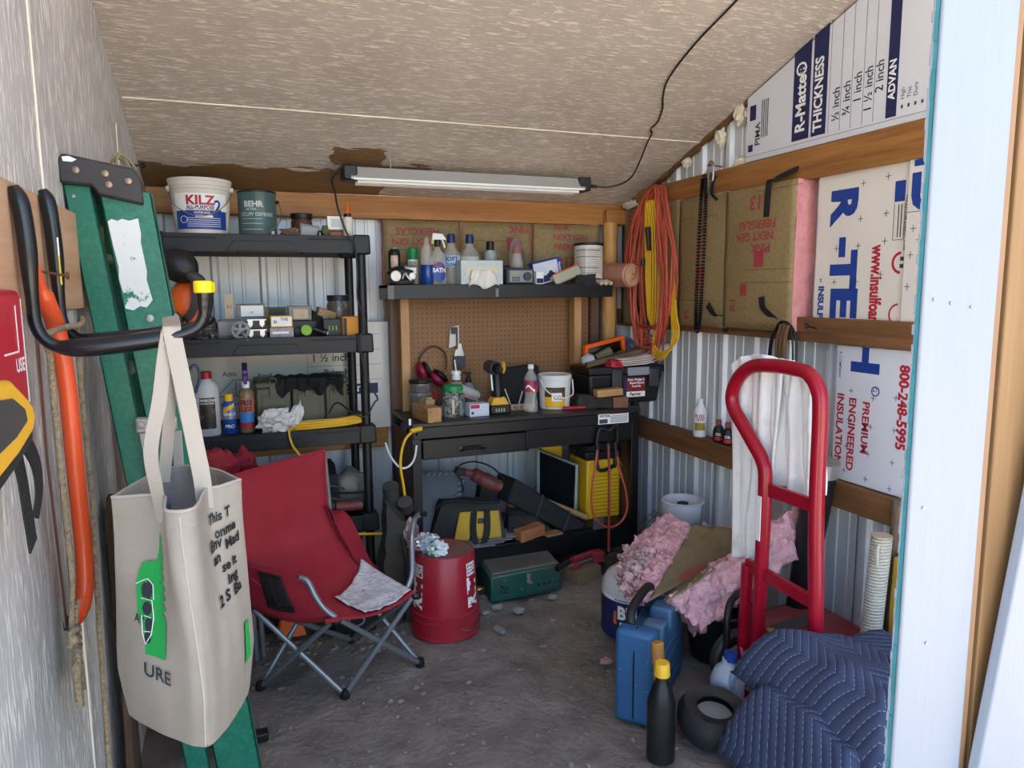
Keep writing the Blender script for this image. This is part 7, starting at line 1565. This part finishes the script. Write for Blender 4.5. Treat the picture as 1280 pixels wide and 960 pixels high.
def bl(x0, x1, y0, y1, zt, zb, seed, sk=0.0):
    def g(u, v):
        uu = (u-.5)*2; vv = (v-.5)*2
        e = max(abs(uu), abs(vv)); top = 1-max(0, (e-.62)/.38)**1.8
        x = x0+(x1-x0)*u; y = y0+(y1-y0)*v+sk*(u-.5)
        return V((x, y, zb+(zt-zb)*top+.02*noise.noise(V((u*3, v*3, seed)))+.012*noise.noise(V((u*7, v*6, seed+2)))+.03*(1-u)*top*0-.05*u*top))
    return g
M().grid(bl(1.36, 1.90, 1.22, 1.72, .30, .04, 1, -.05), 40, 36).build('lower_fold', m_q, t, solid=.02, smooth=80)
M().grid(bl(1.47, 1.99, 1.18, 1.76, .425, .24, 5, -.12), 40, 36).build('upper_fold', m_q, t, solid=.022, smooth=80)
# welded wire mesh by the wall foot
m = M()
for i in range(9): m.cyl((2.12, 3.22+.04*i, .10), (2.25, 3.22+.04*i, .20), .0018, 5)
for i in range(6): m.cyl((2.12+.026*i, 3.2, .10+.02*i), (2.12+.026*i, 3.56, .10+.02*i), .0018, 5)
o = m.build('wire_mesh', m_wire, at=(2.2, 3.4, .1)); tag(o, 'piece of welded wire mesh leaning at the foot of the right wall', 'wire mesh')
# ------------------------------------------------------------------ green stepladder, closed, leaning on the left wall
m_lg = mat('green_fibreglass', '0b6650', .38, col2='257f66', vs=70, thr=(.45, .75), dust=.12, dustcol='8f9a6a'); m_lcap = mat('black_ladder_cap', '2e2b2d', .5, var=.2, vs=12, dust=.25)
m_alu = mat('worn_aluminium', 'a3a19b', .4, .6, var=.15, vs=12); m_riv = mat('copper_rivet', '94806c', .4, .7); m_stick = mat('torn_white_sticker', 'd9ddd8', .6, col2='2f7a62', vs=16, thr=(.57, .61))
t = T('stepladder', 'green fibreglass stepladder with black cap leaning closed on the left wall', 'ladder', (-.1, 2.2, 0))
k_ = -.113                                         # lean: metres of X per metre of height
def lx(x, z): return x + k_*(z-1.625)              # x given at z = 1.625
def rail(name, x0, x1, y, th, z0, z1, flange, m):
    if y > 2.2: x0, x1 = x0-.03, x1-(.045 if name == 'front_rail' else .012)
    """channel rail: web facing the doorway plus flanges running back"""
    mm = M()
    def quad(xa, xb, ya, yb):
        mm.add([(lx(xa, z0), ya, z0), (lx(xb, z0), ya, z0), (lx(xb, z0), yb, z0), (lx(xa, z0), yb, z0), (lx(xa, z1), ya, z1), (lx(xb, z1), ya, z1), (lx(xb, z1), yb, z1), (lx(xa, z1), yb, z1)],
               [(3,2,1,0),(4,5,6,7),(0,1,5,4),(1,2,6,5),(2,3,7,6),(3,0,4,7)])
    s = 1 if flange > 0 else -1
    quad(x0, x1, y, y+th*s); quad(x0, x0+th, y, y+flange); quad(x1-th, x1, y, y+flange)
    return mm.build(name, m, t, bevel=.002)
rail('rear_rail', -.345, -.288, 2.0, .005, .02, 1.752, .035, m_lg); rail('front_rail', -.272, -.160, 1.995, .006, .02, 1.74, .045, m_lg)
rail('rear_rail', -.340, -.288, 2.40, .005, .02, 1.752, -.035, m_lg); rail('front_rail', -.272, -.160, 2.41, .006, .02, 1.74, -.045, m_lg)
for z in (.28, .58, .88, 1.18, 1.48):
    M().b2(lx(-.262, z), lx(-.205, z), 2.0, 2.405, z, z+.035).build('step', m_alu, t, bevel=.003)
    M().b2(lx(-.335, z+.1), lx(-.300, z+.1), 2.005, 2.395, z+.1, z+.118).build('rear_brace', m_alu, t, bevel=.002)
# moulded cap
fr_ = [(-.352, 1.820), (-.206, 1.793), (-.191, 1.768), (-.189, 1.708), (-.283, 1.727), (-.297, 1.748), (-.362, 1.752), (-.364, 1.80)]
bk_ = [(-.352, 1.820), (-.236, 1.793), (-.212, 1.762), (-.206, 1.690), (-.283, 1.715), (-.297, 1.74), (-.362, 1.752), (-.364, 1.80)]
M().add([(x, 1.975, z) for x, z in fr_]+[(x, 2.43, z) for x, z in bk_], [tuple(range(8)), tuple(range(15, 7, -1))]+[(i, 8+i, 8+(i+1) % 8, (i+1) % 8) for i in range(8)]).build('top_cap', m_lcap, t, bevel=.006)
m = M()
for x, z in ((-.326, 1.782), (-.266, 1.777), (-.260, 1.752), (-.218, 1.762)): m.lathe([(.0095, 0), (.008, .003), (.004, .0045)], 12, Matrix.Translation((x, 1.9745, z)) @ Matrix.Rotation(pi/2, 4, 'X'))
m.build('rivet', m_riv, t); M().lathe([(.006, 0), (.004, .003)], 10, Matrix.Translation((-.338, 1.999, 1.725)) @ Matrix.Rotation(pi/2, 4, 'X')).build('rivet', m_alu, t)
M().prism([(-.352, 1.811), (-.337, 1.813), (-.322, 1.806), (-.332, 1.800), (-.35, 1.801)], lambda a, z, h: V((a, 1.974-h, z)), .0008).build('paint_splash', m_whitep, t)
pl_ = [(-.271,1.668),(-.262,1.674),(-.25,1.670),(-.24,1.675),(-.225,1.671),(-.205,1.677),(-.201,1.64),(-.203,1.62),(-.194,1.55),(-.196,1.53),(-.186,1.48),(-.193,1.470),(-.20,1.462),(-.215,1.465),(-.23,1.455),(-.247,1.46),(-.250,1.50),(-.256,1.53),(-.255,1.56),(-.263,1.61)]
M().prism(pl_, lambda a, z, h: V((a, 1.9945-h, z)), .0008).build('white_sticker', m_stick, t)
# spreader bracket and brace
m = M(); m.b2(-.245, -.148, 1.983, 1.994, 1.148, 1.19).build('spreader_plate', m_alu, t, bevel=.006)
M().add([(-.238, 1.984, 1.15), (-.208, 1.984, 1.15), (-.17, 1.984, .82), (-.20, 1.984, .82), (-.238, 1.992, 1.15), (-.208, 1.992, 1.15), (-.17, 1.992, .82), (-.20, 1.992, .82)], [(0,1,2,3),(7,6,5,4),(0,4,5,1),(1,5,6,2),(2,6,7,3),(3,7,4,0)]).b2(-.165, -.140, 1.985, 1.993, .86, 1.15).build('spreader_bar', m_alu, t, bevel=.002)
m = M()
for x, z in ((-.232, 1.17), (-.16, 1.165), (-.195, 1.435)): m.lathe([(.010, 0), (.009, .004), (.004, .005)], 12, Matrix.Translation((x, 1.983 if z < 1.3 else 1.9945, z)) @ Matrix.Rotation(pi/2, 4, 'X'))
m.build('rivet', m_alu, t); M().b2(lx(-.166, 1.425)-.002, lx(-.158, 1.425), 2.0, 2.04, 1.405, 1.445).build('step_bracket', m_alu, t)
for y in (2.0, 2.40): M().b2(lx(-.272, 0)-.005, lx(-.155, 0)+.005, y-.012, y+.03, 0, .03).build('foot', m_blk, t, bevel=.005)
o = M().tube(cr([(-.262, 2.10, 1.822), (-.258, 2.10, 1.842), (-.245, 2.11, 1.845), (-.236, 2.12, 1.83), (-.228, 2.12, 1.815)], 5), .0035, 6).tube(cr([(-.255, 2.09, 1.82), (-.25, 2.10, 1.84), (-.232, 2.12, 1.838), (-.215, 2.13, 1.812)], 5), .003, 6).tube(cr([(-.268, 2.10, 1.82), (-.262, 2.11, 1.834), (-.25, 2.13, 1.836), (-.24, 2.14, 1.82)], 5), .003, 6).build('twine', mat('tan_twine', '8f8365', .9, bump=.6, bs=150), at=(-.25, 2.1, 1.81)); tag(o, 'small loop of tan twine on top of the ladder cap', 'twine')
o = M().cyl((-.355, 3.25, 1.993), (-.318, 3.40, 2.016), .004, 8).cyl((-.318, 3.40, 2.016), (-.317, 3.404, 2.0165), .011, 10).build('nail', m_blk, at=(-.355, 3.25, 1.993)); tag(o, 'long black nail sticking out of the left wall above the ladder cap', 'nail')

# ------------------------------------------------------------------ double arm hook
m_hk = mat('glossy_black_coat', '17181b', .22, var=.1, vs=6)
t = T('utility_hook', 'black double-arm wall hook with yellow tips holding the tote bag', 'hook', (-.35, 1.53, 1.41))
for yy, zt in ((1.44, 1.675), (1.645, 1.695)):
    p = cr([(-.330, yy, zt), (-.322, yy, zt-.03), (-.318, yy, 1.58), (-.318, yy, 1.49), (-.315, yy, 1.440), (-.295, yy, 1.412), (-.255, yy, 1.404), (-.16, yy, 1.412), (-.095, yy, 1.422), (-.066, yy, 1.434), (-.053, yy, 1.455), (-.051, yy, 1.475), (-.050, yy, 1.49)], 6)
    n = len(p); rr = []
    for i in range(n):
        s = i/(n-1); rr.append(.008 if s < .04 else (.0145 if s < .22 else (.0105 if s < .40 else (.0105 if s < .47 else (.0165 if s < .66 else (.0115 if s < .76 else (.0095 if s < .9 else .0125)))))))
    for _ in range(3): rr = [(rr[max(i-1, 0)]+rr[i]+rr[min(i+1, n-1)])/3 for i in range(n)]
    M().tube(p, rr, 14).cyl((-.0505, yy, 1.465), (-.050, yy, 1.50), .009, 14, .014).build('hook_arm', m_hk, t, smooth=60)
    M().lathe([(.0145, 0), (.0165, .002), (.0165, .020), (.0145, .0225)], 18, Matrix.Translation((-.050, yy, 1.497))).build('yellow_cap', mat('bright_yellow_cap', 'f0d21a', .4), t, bevel=.001)
M().b2(-.3095, -.3085, 1.43, 1.45, 1.545, 1.605).build('hook_label', mat('hook_print', '24262c', .4, col2='b9bcc4', vs=50, thr=(.52, .6)), t)
M().b2(-.311, -.3085, 1.632, 1.655, 1.57, 1.605).build('white_label', m_whitep, t); M().b2(-.311, -.3085, 1.632, 1.655, 1.515, 1.57).build('yellow_label', mat('pale_yellow_sticker', 'e3cf4a', .5), t)

# ------------------------------------------------------------------ orange bow saw and rope
m_saw = mat('orange_saw_paint', 'e2562a', .3, var=.08, vs=6)
t = T('bow_saw', 'long orange tubular bow saw hanging on the left wall behind the hook', 'saw', (-.34, 1.6, .85))
p = cr([(-.335, 1.545, 1.56), (-.332, 1.55, 1.53), (-.325, 1.575, 1.48), (-.318, 1.60, 1.43), (-.312, 1.615, 1.32), (-.312, 1.625, 1.15), (-.312, 1.635, .98), (-.314, 1.625, .90), (-.32, 1.60, .865), (-.328, 1.575, .85)], 7)
n = len(p); M().tube(p, [.004 if i < 3 else (.010 if i < 12 else .0165) for i in range(n)][:n-9]+[.0165-.0007*i for i in range(9)], 14).build('saw_frame', m_saw, t, smooth=60)
M().ribbon([(-.338, 1.545, 1.54), (-.338, 1.525, 1.2), (-.338, 1.56, .855)], .022, (0, 1, 0), .002).build('saw_blade', mat('grey_saw_blade', '77756f', .4, .7), t)
M().box((-.334, 1.575, .852), (.02, .03, .02)).build('tension_clamp', m_blk, t, bevel=.003)
m_rope = mat('tan_braided_rope', 'b5a182', .9, col2='7d6c54', vs=90, bump=.8, bs=160)
t = T('rope', 'tan braided rope looped over the hook and knotted below the orange saw', 'rope', (-.33, 1.6, .8))
m = M()
m.tube(cr([(-.30, 1.75, 1.445), (-.285, 1.645, 1.437), (-.295, 1.55, 1.435), (-.305, 1.455, 1.425), (-.312, 1.50, 1.38), (-.318, 1.53, 1.30), (-.320, 1.545, 1.15), (-.320, 1.555, .98), (-.322, 1.545, .90), (-.325, 1.53, .845)], 8), .0058, 8)
m.tube(cr([(-.30, 1.75, 1.445), (-.325, 1.83, 1.40), (-.330, 1.85, 1.25), (-.330, 1.86, 1.0), (-.332, 1.85, .85), (-.332, 1.83, .70), (-.332, 1.82, .50), (-.332, 1.80, .38)], 8), .0058, 8)
m.build('braid', m_rope, t, smooth=60)
m = M(); kc = V((-.318, 1.525, .835))
for i in range(3): m.tube([kc+V((.004*sin(a*2+i), .016*cos(a+i), -.012*i+.010*sin(a)+.012)) for a in [2*pi*j/14 for j in range(14)]], .0075, 7, True)
m.tube(cr([kc, kc+V((.01, -.035, -.008)), kc+V((.012, -.07, -.025))], 5), .0075, 7).tube(cr([kc, kc+V((0, .012, -.04)), kc+V((0, .02, -.11))], 5), .0075, 7).tube(cr([kc, kc+V((0, -.012, -.05)), kc+V((0, -.008, -.13))], 5), .0075, 7).tube(cr([kc+V((0, .01, 0)), kc+V((0, .025, .05)), kc+V((.01, .01, .075))], 5), .0045, 6)
m.build('knot', m_rope, t, smooth=60)

# ------------------------------------------------------------------ red case and yellow-black tool at the left edge
t = T('red_box', 'red box with white lettering hanging at the left edge of the wall', 'box', (-.34, 1.25, 1.2))
M().b2(-.358, -.325, 1.0, 1.40, 1.315, 1.505).build('box_body', mat('bright_red_case', 'c01f34', .4, var=.08, vs=5), t, bevel=.01)
m = M(); lw = lambda y, z: onplane((-.3245, y, z), (0, 1, 0), (0, 0, 1))
m.text('USE', .030, lw(1.335, 1.375), .03); m.b2(-.3248, -.324, 1.28, 1.36, 1.405, 1.408); m.b2(-.3248, -.324, 1.357, 1.36, 1.405, 1.48); m.b2(-.3248, -.324, 1.392, 1.394, 1.32, 1.49)
m.build('lettering', m_whitep, t)
M().lathe([(.06, 0), (.07, .01), (.07, .04)], 20, Matrix.Translation((-.315, 1.14, 1.297)), (.5, 1)).build('rounded_bottom', MATS['bright_red_case'], t)
t = T('strap_tool', 'yellow-edged black tool with a black webbing strap at the left edge', 'tool', (-.3, 1.2, 1.3))
DY = -.078
sh = [(1.02, 1.40), (1.155, 1.39), (1.215, 1.362), (1.245, 1.345), (1.255, 1.325), (1.235, 1.308), (1.16, 1.292), (1.02, 1.275)]
M().prism(sh, lambda y, z, h: V((-.268-h, y+DY, z)), .045).build('yellow_edge', mat('tool_yellow', 'edb320', .4), t, bevel=.006)
sh2 = [(1.01, 1.380), (1.140, 1.368), (1.188, 1.348), (1.196, 1.330), (1.14, 1.318), (1.01, 1.308)]
M().prism(sh2, lambda y, z, h: V((-.268+h, y+DY, z)), .004).build('black_shell', m_dkgrey, t, bevel=.006)
sh3 = [(1.02, 1.275), (1.16, 1.292), (1.235, 1.308), (1.25, 1.318), (1.245, 1.295), (1.15, 1.275), (1.02, 1.255)]
M().prism(sh3, lambda y, z, h: V((-.272-h, y+DY, z)), .04).build('black_base', m_blk, t, bevel=.003)
M().ribbon(cr([(-.30, 1.17, 1.30), (-.298, 1.195, 1.25), (-.297, 1.205, 1.19), (-.298, 1.222, 1.125)], 6), .040, (0, 1, 0), .003).ribbon(cr([(-.298, 1.20, 1.305), (-.292, 1.25, 1.25), (-.293, 1.262, 1.20), (-.298, 1.25, 1.16)], 6), .040, (0, 1, .1), .003).build('webbing_strap', m_strap, t)

# ------------------------------------------------------------------ fence pickets leaning at the foot of the wall
m_pk = mat('rough_brown_picket', '5c4330', .85, col2='3f2d20', vs=3, stretch=(18, 18, 2.5), bump=.5, bs=5)
for i, (y0, w, zt, x0, tilt, l) in enumerate(((1.95, .11, .93, -.325, .10, 'front rough brown fence picket leaning on the left wall'), (2.10, .13, .96, -.342, -.03, 'rear rough brown fence picket leaning on the left wall behind the first'))):
    o = M().add([(x0, y0, 0), (x0, y0+w, 0), (x0, y0+w+tilt, zt-.04), (x0, y0+w*.65+tilt, zt), (x0, y0+w*.35+tilt, zt), (x0, y0+tilt, zt-.04)]+[(x0+.018, y0, 0), (x0+.018, y0+w, 0), (x0+.018, y0+w+tilt, zt-.04), (x0+.018, y0+w*.65+tilt, zt), (x0+.018, y0+w*.35+tilt, zt), (x0+.018, y0+tilt, zt-.04)],
        [(0,1,2,3,4,5), (11,10,9,8,7,6)]+[(j, (j+6), (j+1) % 6+6, (j+1) % 6) for j in range(6)]).build('fence_picket', m_pk, at=(x0, y0, 0), bevel=.002); tag(o, l, 'board')

# ------------------------------------------------------------------ canvas tote bag
m_can = mat('natural_canvas', 'a89e91', .85, col2='968b7c', vs=4, bump=.10, bs=260); m_can2 = mat('canvas_strap', 'b3a99a', .85, bump=.12, bs=240)
TOP = [(-.124,1.300),(-.080,1.300),(-.066,1.41),(-.040,1.43),(-.010,1.462),(-.010,1.480),(-.055,1.57),(-.12,1.615),(-.172,1.57),(-.214,1.440),(-.213,1.420),(-.138,1.395)]
BOT = [(-.096,1.282),(-.074,1.284),(-.046,1.33),(-.022,1.39),(-.004,1.455),(-.002,1.495),(-.06,1.585),(-.12,1.615),(-.185,1.585),(-.232,1.475),(-.226,1.435),(-.155,1.34)]
ZR, ZBOT = 1.138, .705
def bagp(s, z):
    """s in [0,1) around from the near seam, z height"""
    k = min(max((ZR-z)/.36, 0), 1); k = k*k*(3-2*k); kk = min(max((.80-z)/.1, 0), 1)
    P = [V((a[0]*(1-k)+b_[0]*k, a[1]*(1-k)+b_[1]*k, 0)) for a, b_ in zip(TOP, BOT)]
    n = len(P); i = (s % 1)*n; j = int(i) % n; t_ = i-int(i)
    a, b_, c, d = P[j-1], P[j], P[(j+1) % n], P[(j+2) % n]
    p = .5*((2*b_)+(c-a)*t_+(2*a-5*b_+4*c-d)*t_*t_+(3*b_-a-3*c+d)*t_**3)
    cen = V((-.12, 1.45, 0)); p = cen+(p-cen)*(1-.10*kk)
    f = .011*noise.noise(V((s*11, z*2.5, 1)))*min(1, (ZR-z)/.12+.25)+.004*noise.noise(V((s*24, z*8, 4)))
    p = cen+(p-cen)*(1+f*4)
    dip = 0
    return V((p.x, p.y, z+.006*noise.noise(V((s*6, 0, 2)))*(1 if z > 1.1 else 0)))
t = T('tote_bag', 'natural canvas tote bag with green tree print hanging from the wall hook', 'bag', (-.12, 1.45, ZBOT))
m = M(); nu, nv = 120, 40
m.grid(lambda u, v: bagp(u, ZBOT+(ZR-ZBOT)*v), nu, nv, closed_u=True)
m.f.append(tuple(range(nu-1, -1, -1)))
m.build('canvas_body', m_can, t, solid=.003, smooth=80)
M().tube([bagp(i/120, ZR-.001) for i in range(120)], .0028, 6, True).tube([bagp(i/120, ZR-.028)+V((bagp(i/120, ZR-.028).x+.12, bagp(i/120, ZR-.028).y-1.45, 0))*.012 for i in range(120)], .0008, 4, True).build('top_hem', m_can2, t)
M().tube([bagp(.04, ZBOT+(ZR-.01-ZBOT)*i/40)+V((0, -.0015, 0)) for i in range(41)], .0016, 6).build('side_seam', m_can2, t)
def arc(sgn):
    """arc length table from the near seam"""
    L = [0]; prev = bagp(.04, .95)
    for i in range(1, 61):
        q = bagp(.04+sgn*.5*i/60, .95); L.append(L[-1]+(q-prev).length); prev = q
    return L
AR, AL = arc(1), arc(-1)
def s_at(x):
    T_ = AR if x >= 0 else AL; a = abs(x)
    for i in range(60):
        if T_[i+1] >= a: return .04+(1 if x >= 0 else -1)*.5*(i+(a-T_[i])/max(T_[i+1]-T_[i], 1e-6))/60
    return .54
def onbag(x, z, off=.0048):
    if x < -.02: x, z = x+.012, z+.026
    s = s_at(x); p = bagp(s, z); q = bagp(s+.006, z)-bagp(s-.006, z); nn = V((q.y, -q.x, 0)).normalized()
    return p+nn*off
m = M()
for s, x, z, size in (('This T', .070, 1.070, .026), ('onme', .092, 1.042, .026), ('Env', .066, 1.022, .028), ('Mad', .116, 1.018, .026), ('an', .074, .998, .027), ('se it', .100, .980, .025), ('ing', .110, .955, .026), ('2 S', .076, .925, .027), ('Ba', .122, .930, .027)):
    m.text(s, size, lambda a, b, x=x, z=z: onbag(x+.022+a*1.05, z+b+a*.12), .035)
m.build('black_lettering', m_blackp, t)
m = M()                                            # green tree print: rows from the ground up
def trunk_row(z, a, b_): return (z, a, b_)
rows = [(.832, -.148, -.100), (.86, -.152, -.097), (.885, -.156, -.095), (.900, -.158, -.0945)]
zz_ = .900
edge = []
for i in range(9):
    zc = .900+.0165*i; w = (.036 if i else .030)*(1-i/9.8)
    edge += [(zc, -.121+w), (zc+.012, -.121+w*.3)]
edge.append((1.045, -.1205))
poly = [(b_, z) for z, a, b_ in rows]+[(x, z) for z, x in edge]
left = [(-.126, 1.01), (-.132, .985), (-.138, .975), (-.146, .985), (-.152, 1.0), (-.158, .988), (-.166, .978), (-.17, .96), (-.17, .93), (-.166, .90), (-.158, .88), (-.15, .86), (-.148, .832)]
def strip(polyR, polyL, mm):
    """fill between a right and a left outline by rows in z"""
    def xat(pl, z):
        for (x0, z0), (x1, z1) in zip(pl, pl[1:]):
            lo, hi = min(z0, z1), max(z0, z1)
            if lo <= z <= hi and hi > lo: return x0+(x1-x0)*(z-z0)/(z1-z0)
        return pl[-1][0] if z > pl[-1][1] else pl[0][0]
    N_ = 54; z0, z1 = .832, 1.044
    for i in range(N_):
        za, zb = z0+(z1-z0)*i/N_, z0+(z1-z0)*(i+1)/N_
        if za > 1.005: la, lb_ = -.1215-.002*(1.045-za)/.04, -.1215-.002*(1.045-zb)/.04
        else: la, lb_ = xat(left_up, za), xat(left_up, zb)
        ra, rb_ = xat(polyR, za), xat(polyR, zb)
        for k in range(5):
            u0, u1 = k/5, (k+1)/5
            mm.add([onbag(la+(ra-la)*u0, za), onbag(la+(ra-la)*u1, za), onbag(lb_+(rb_-lb_)*u1, zb), onbag(lb_+(rb_-lb_)*u0, zb)], [(0, 1, 2, 3)])
left_up = [(-.148, .832), (-.15, .86), (-.158, .88), (-.166, .90), (-.170, .93), (-.172, .955), (-.166, .978), (-.158, .994), (-.150, .985), (-.142, .976), (-.134, .984), (-.126, 1.005)]
strip([(b_, z) for z, a, b_ in rows]+[(x, z) for z, x in edge], None, m)
m.build('green_tree_print', mat('green_print', '1fa04a', .75), t)
m = M()
for cx, cz, w, h in ((-.143, .945, .009, .016), (-.152, .945, .007, .014), (-.145, .913, .011, .012), (-.140, .885, .009, .014), (-.142, .862, .008, .010)):
    m.v += [onbag(cx, cz, .0062)]+[onbag(cx+w*cos(a), cz+h*sin(a), .0062) for a in [2*pi*i/10 for i in range(10)]]; o_ = len(m.v)-11; m.f += [(o_, o_+1+i, o_+1+(i+1) % 10) for i in range(10)]
m.text('URE', .033, lambda a, b: onbag(-.152+a*1.0, .795+b-a*.08), .01, sx=1.1); m.text('AT', .022, lambda a, b: onbag(-.172+a*.8, .888+b-a*.3, .0064), .02); m.build('dark_print', mat('dark_grey_print', '2b2f36', .7), t)
m = M()
for pl in ([(-.170, .955), (-.155, .962), (-.145, .965), (-.133, .955), (-.130, .93)], [(-.158, .93), (-.134, .928), (-.128, .90), (-.133, .87), (-.146, .85), (-.153, .87), (-.156, .90)], [(-.150, .90), (-.135, .898)], [(-.150, .872), (-.136, .874)]): m.tube([onbag(x, z, .0068) for x, z in pl], .0009, 4)
m.build('white_outline', m_whitep, t)
# small part of the tree on the far right edge
m = M()
for i in range(4):
    z0 = .79+.018*i; w = .020*(1-i/4.5)
    m.add([onbag(.172-w, z0), onbag(.184, z0), onbag(.184, z0+.02), onbag(.172-w*.6, z0+.02)], [(0, 1, 2, 3)])
m.build('green_tree_print', MATS['green_print'], t)
# straps
for pts, wd0, wd1, ww in (([(-.139, 1.392, 1.09), (-.144, 1.392, 1.142), (-.151, 1.400, 1.203), (-.147, 1.410, 1.245), (-.133, 1.420, 1.307), (-.122, 1.426, 1.378), (-.113, 1.430, 1.425), (-.110, 1.442, 1.434), (-.118, 1.55, 1.436), (-.126, 1.645, 1.443), (-.128, 1.67, 1.42), (-.135, 1.61, 1.25), (-.15, 1.57, 1.12)], (.75, -.66, 0), (1, .5, 0), .024),
                    ([(-.069, 1.415, 1.10), (-.071, 1.416, 1.154), (-.080, 1.418, 1.230), (-.089, 1.421, 1.304), (-.099, 1.425, 1.377), (-.105, 1.428, 1.425), (-.106, 1.440, 1.4385), (-.114, 1.55, 1.441), (-.122, 1.645, 1.448), (-.124, 1.668, 1.42), (-.10, 1.60, 1.25), (-.075, 1.575, 1.12)], (1, .25, .15), (1, .3, .12), .030)):
    n_ = (len(pts)-1)*7+1
    wd = [V(wd0).lerp(V(wd1), min(i/40, 1)) for i in range(n_)]
    M().ribbon(cr(pts, 7), ww, wd, .003).build('carry_strap', m_can2, t, smooth=60)
M().grid(lambda u, v: V((-.168+.030*u, 1.52+.03*u, 1.10-.045*v)), 2, 2).build('care_label', mat('blue_grey_label', '7f8aa8', .7, col2='5b6580', vs=50), t, solid=.001)
